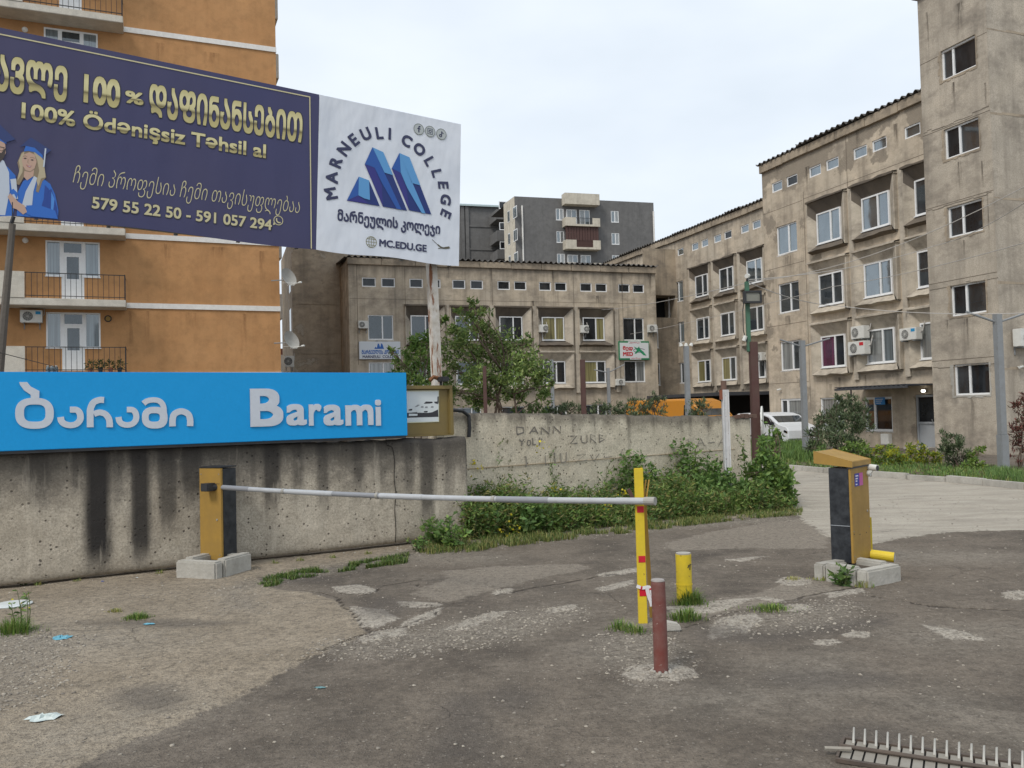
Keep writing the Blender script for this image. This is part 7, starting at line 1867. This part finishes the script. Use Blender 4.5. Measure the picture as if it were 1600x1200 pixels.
# the bank of weeds along the pale wall
def bank():
    r = np.random.RandomState(77); pts = []; dirs = []; sz = []; stems = MB()
    f = [gz(u, v) for u, v in ((738, 846), (800, 838), (880, 832), (960, 824), (1040, 816), (1120, 808), (1200, 802), (1242, 797))]
    hp = [1.15, 1.15, .95, .62, .7, .85, 1.15, .6]; N = 1900
    for i in range(N):
        t = r.rand() * 6.999; k = int(t); q = t - k; p = f[k].lerp(f[k+1], q)
        # depth towards the wall line
        loc = PF.loc(p); dep = max(.15, (-loc[1])) if loc[0] < pL - .1 else 1.6
        w = r.rand(); p = p + PF.Y * (dep * w * .95); h = (hp[k] * (1 - q) + hp[k+1] * q) * (.45 + .5 * r.rand() + .12 * math.sin(t * 5.3 + w * 3)) * (.45 + .6 * w)
        cl = vnoise(np.array([[p.x, p.y]]), 2.2, 5)[0]; h *= .55 + .8 * cl
        tip = p + Vector((r.randn() * .09, r.randn() * .09, h))
        if i % 3 == 0: stems.tube([p, p.lerp(tip, .5) + Vector((.02, 0, 0)), tip], [.005, .004, .002], 4, False)
        m_ = int(12 + 20 * h)
        for j in range(m_):
            z = r.rand() ** .8; a = r.rand() * 6.28; pts.append(tuple(p.lerp(tip, z) + Vector((r.randn(), r.randn(), r.randn() * .5)) * .045)); dirs.append((math.cos(a), math.sin(a), .15))
    pts = np.array(pts); dirs = np.array(dirs); n = len(pts)
    kind = vnoise(pts[:, :2], 1.7, 8)
    big = kind > .6
    o1 = leaf_cloud('weed_bank', pts[big], .085, GREENS, None, 7, dirs=dirs[big], aspect=.6); tag(o1, 'dense dark broad-leaved weeds massed against the pale wall', 'weeds', kind='stuff')
    o2 = leaf_cloud('weed_bank', pts[~big], .075, GREENS + FRESH+ DRY, None, 8, dirs=dirs[~big], aspect=.25); tag(o2, 'narrow-leaved light green weeds between the darker clumps', 'weeds', kind='stuff')
    tag(stems.build('weed_stems', M['stem']), 'tangled thin stems inside the weed bank', 'weeds', kind='stuff')
bank()
blades('tall_grass', scatter([[(740,842),(860,832),(960,822),(1100,806),(1240,797),(1225,775),(1100,785),(960,800),(850,812),(745,822)]], 7000, 23), .42, FRESH + DRY + GREENS[:2], 23, 'tall light grass stalks standing among the weeds at the pale wall', w=.005, lean=.5)
# tall thistles rising above the bank
TH = 'tall thistles against the pale wall'
for k, (u, v0, vt, D, lb) in enumerate(((770, 800, 700, 12.9, 'tall thin thistle near the wall joint'), (800, 800, 705, 13.1, 'second thin thistle stalk right of the wall joint'), (866, 790, 715, 13.5, 'short thistle stalk under the graffiti'), (945, 790, 732, 14.0, 'thistle stalk left of the yellow post'), (978, 790, 728, 14.2, 'many-branched thistle right behind the yellow post'),
                               (1082, 780, 704, 15.0, 'pale flowering stalk between yellow post and white post'), (1165, 770, 690, 15.6, 'leafy stalk right of the white channel post'), (1205, 760, 668, 15.4, 'tallest leafy stalk at the end of the pale wall'), (1225, 770, 690, 15.2, 'leafy stalk leaning towards the drive'))):
    r = np.random.RandomState(k + 200); b = gd(u, v0, D); b.z = 0; top = gd(u, vt, D).z
    t = thing('thistle', lb, 'weed', loc=tuple(b), group=TH); g = MB(); P = limb(g, (0, 0, 0), (r.uniform(-.08, .08), 0, top), .008, .003, k, .04, 8); pts = []
    hd = MB()
    for j in range(9):
        q = P[3 + j % 6]; a = r.rand() * 6.28; e = q + Vector((math.cos(a) * .12, math.sin(a) * .12, .1 + .08 * r.rand())); g.tube([q, q.lerp(e, .5) + Vector((0, 0, .02)), e], .003, 4, False)
        hd.tube([e, e + Vector((0, 0, .03))], [.013, .006], 6); pts += [tuple(q.lerp(e, z)) for z in r.rand(5)]
    hd.tube([P[-1], P[-1] + Vector((0, 0, .035))], [.014, .006], 6)
    g.build('stem', M['stem'], t); hd.build('seed_heads', m_flat('dry_heads', (.1,.09,.05)) if k == 0 else bpy.data.materials['dry_heads'], t)
    pts += [tuple(P[i].lerp(P[i+1], r.rand()) + Vector((r.randn(), r.randn(), 0)) * .02) for i in r.randint(0, 7, 60 if k > 4 else 26)]
    leaf_cloud('leaves', np.array(pts), .1 if k > 4 else .06, FRESH + GREENS if k > 4 else GREENS, t, k + 3, aspect=.35)
# leafy mass at the wall end, towards the drive
tree('big leafy weed clump spilling onto the drive at the end of the pale wall', (1215, 800), 15.0, [(1195,705,14),(1210,700,12),(1205,725,20),(1185,735,18),(1222,735,18),(1200,755,24),(1225,762,22),(1180,765,20),(1232,785,16),(1205,785,22),(1175,785,18),(1215,680,7),(1195,688,7)], GREENS + FRESH[:2], 420, .095, 91, .012, 5, 'weed_clump', 'weeds', .5, dj=.5, up=.3)
# yellow wild flowers
r = np.random.RandomState(3)
fp = []
for (u, v, D) in ((865, 765, 13), (870, 770, 13), (745, 735, 12.6), (740, 720, 12.6), (975, 775, 12), (950, 790, 12), (800, 820, 12), (810, 830, 12), (780, 835, 12), (1000, 740, 13), (845, 700, 13)):
    c = np.array(gd(u, v, D)); fp += list(c + r.randn(9, 3) * .05)
tag(leaf_cloud('wild_flowers', np.array(fp), .035, [(.65,.55,.04)], None, 1, aspect=1), 'tiny yellow wild flowers dotted through the weeds', 'flowers', kind='stuff')

# ------------------------------------------------------------------ litter
def scrap(u, v, rx, ry, mat, label, seed, h=.02, rot=0.0, name='plastic_scrap'):
    c = gz(u, v); r = np.random.RandomState(seed); g = MB(); n, k = 18, 4; vs = [(0, 0, h * .6)]
    for i in range(1, k + 1):
        for j in range(n):
            q = 2*math.pi*j/n; s = i / k * (1 + (r.rand() - .5) * (.5 if i == k else .2)); vs.append((rx * s * math.cos(q), ry * s * math.sin(q), max(.003, h * (r.rand()) * (1.2 - .8 * i / k))))
    fs = [(0, 1 + j, 1 + (j + 1) % n) for j in range(n)]
    for i in range(k - 1):
        for j in range(n): a = 1 + i * n + j; b = 1 + i * n + (j + 1) % n; fs += [(a, a + n, b + n), (a, b + n, b)]
    g.add(vs, fs); o = g.build(name, mat); o.location = (c.x, c.y, gh(c.x, c.y) + .002); o.rotation_euler = (0, 0, rot); return tag(o, label, 'litter')
BLU = m_flat('torn_blue_plastic', (.12, .33, .42), .4); WHT = m_flat('thin_white_plastic', (.58, .62, .62), .35)
scrap(97, 999, .075, .06, BLU, 'crumpled blue plastic scrap on the dirt, the larger one', 1, .03); scrap(232, 977, .055, .03, BLU, 'flat pale blue plastic scrap beside the small grass tuft', 2, .012); scrap(500, 1074, .035, .02, m_flat('faded_teal_plastic', (.12,.24,.25), .5), 'faint teal scrap pressed into the dark asphalt', 3, .006)
scrap(70, 1123, .1, .06, m_flat('crumpled_clear_plastic', (.5,.56,.54), .3), 'crumpled whitish plastic bag near the bottom corner', 4, .035, .4); scrap(214, 905, .015, .012, WHT, 'tiny white scrap at the foot of the stained wall', 5, .01); scrap(160, 912, .02, .012, m_flat('blue_cap', (.03,.09,.35)), 'tiny dark blue scrap at the foot of the stained wall', 6, .01)
scrap(808, 841, .04, .03, WHT, 'small white scrap in the grass fringe', 7, .02)
wdp = gz(20, 948); t = thing('white_lid', 'round flat white lid lying on the dirt by the wall', 'lid', loc=(wdp.x, wdp.y, gh(wdp.x, wdp.y) + .004))
MB().tube([(0, 0, 0), (0, 0, .012), (0, 0, .02)], [.165, .17, .15], 28).build('disc', WHT, t); MB().tube([(0, 0, .0205), (0, 0, .024)], [.12, .11], 28).build('raised_centre', WHT, t)
# rubble crumbs at the wall foot
r = np.random.RandomState(12); g = MB()
for k in range(160):
    a = -WL - .3 + r.rand() * (WL - .6); c = WF.pt(a, 0, .05 + abs(r.randn()) * .12); s = .006 + .02 * r.rand() ** 2
    g.add([tuple(c + Vector(d) * s * (0.7 + .6 * r.rand())) for d in ((1,0,0),(0,1,0),(-1,0,0),(0,-1,0),(.1,0,.7))], [(0,1,4),(1,2,4),(2,3,4),(3,0,4)])
tag(g.build('rubble', M['kerb']), 'small stones and crumbs along the foot of the stained wall', 'rubble', kind='stuff')
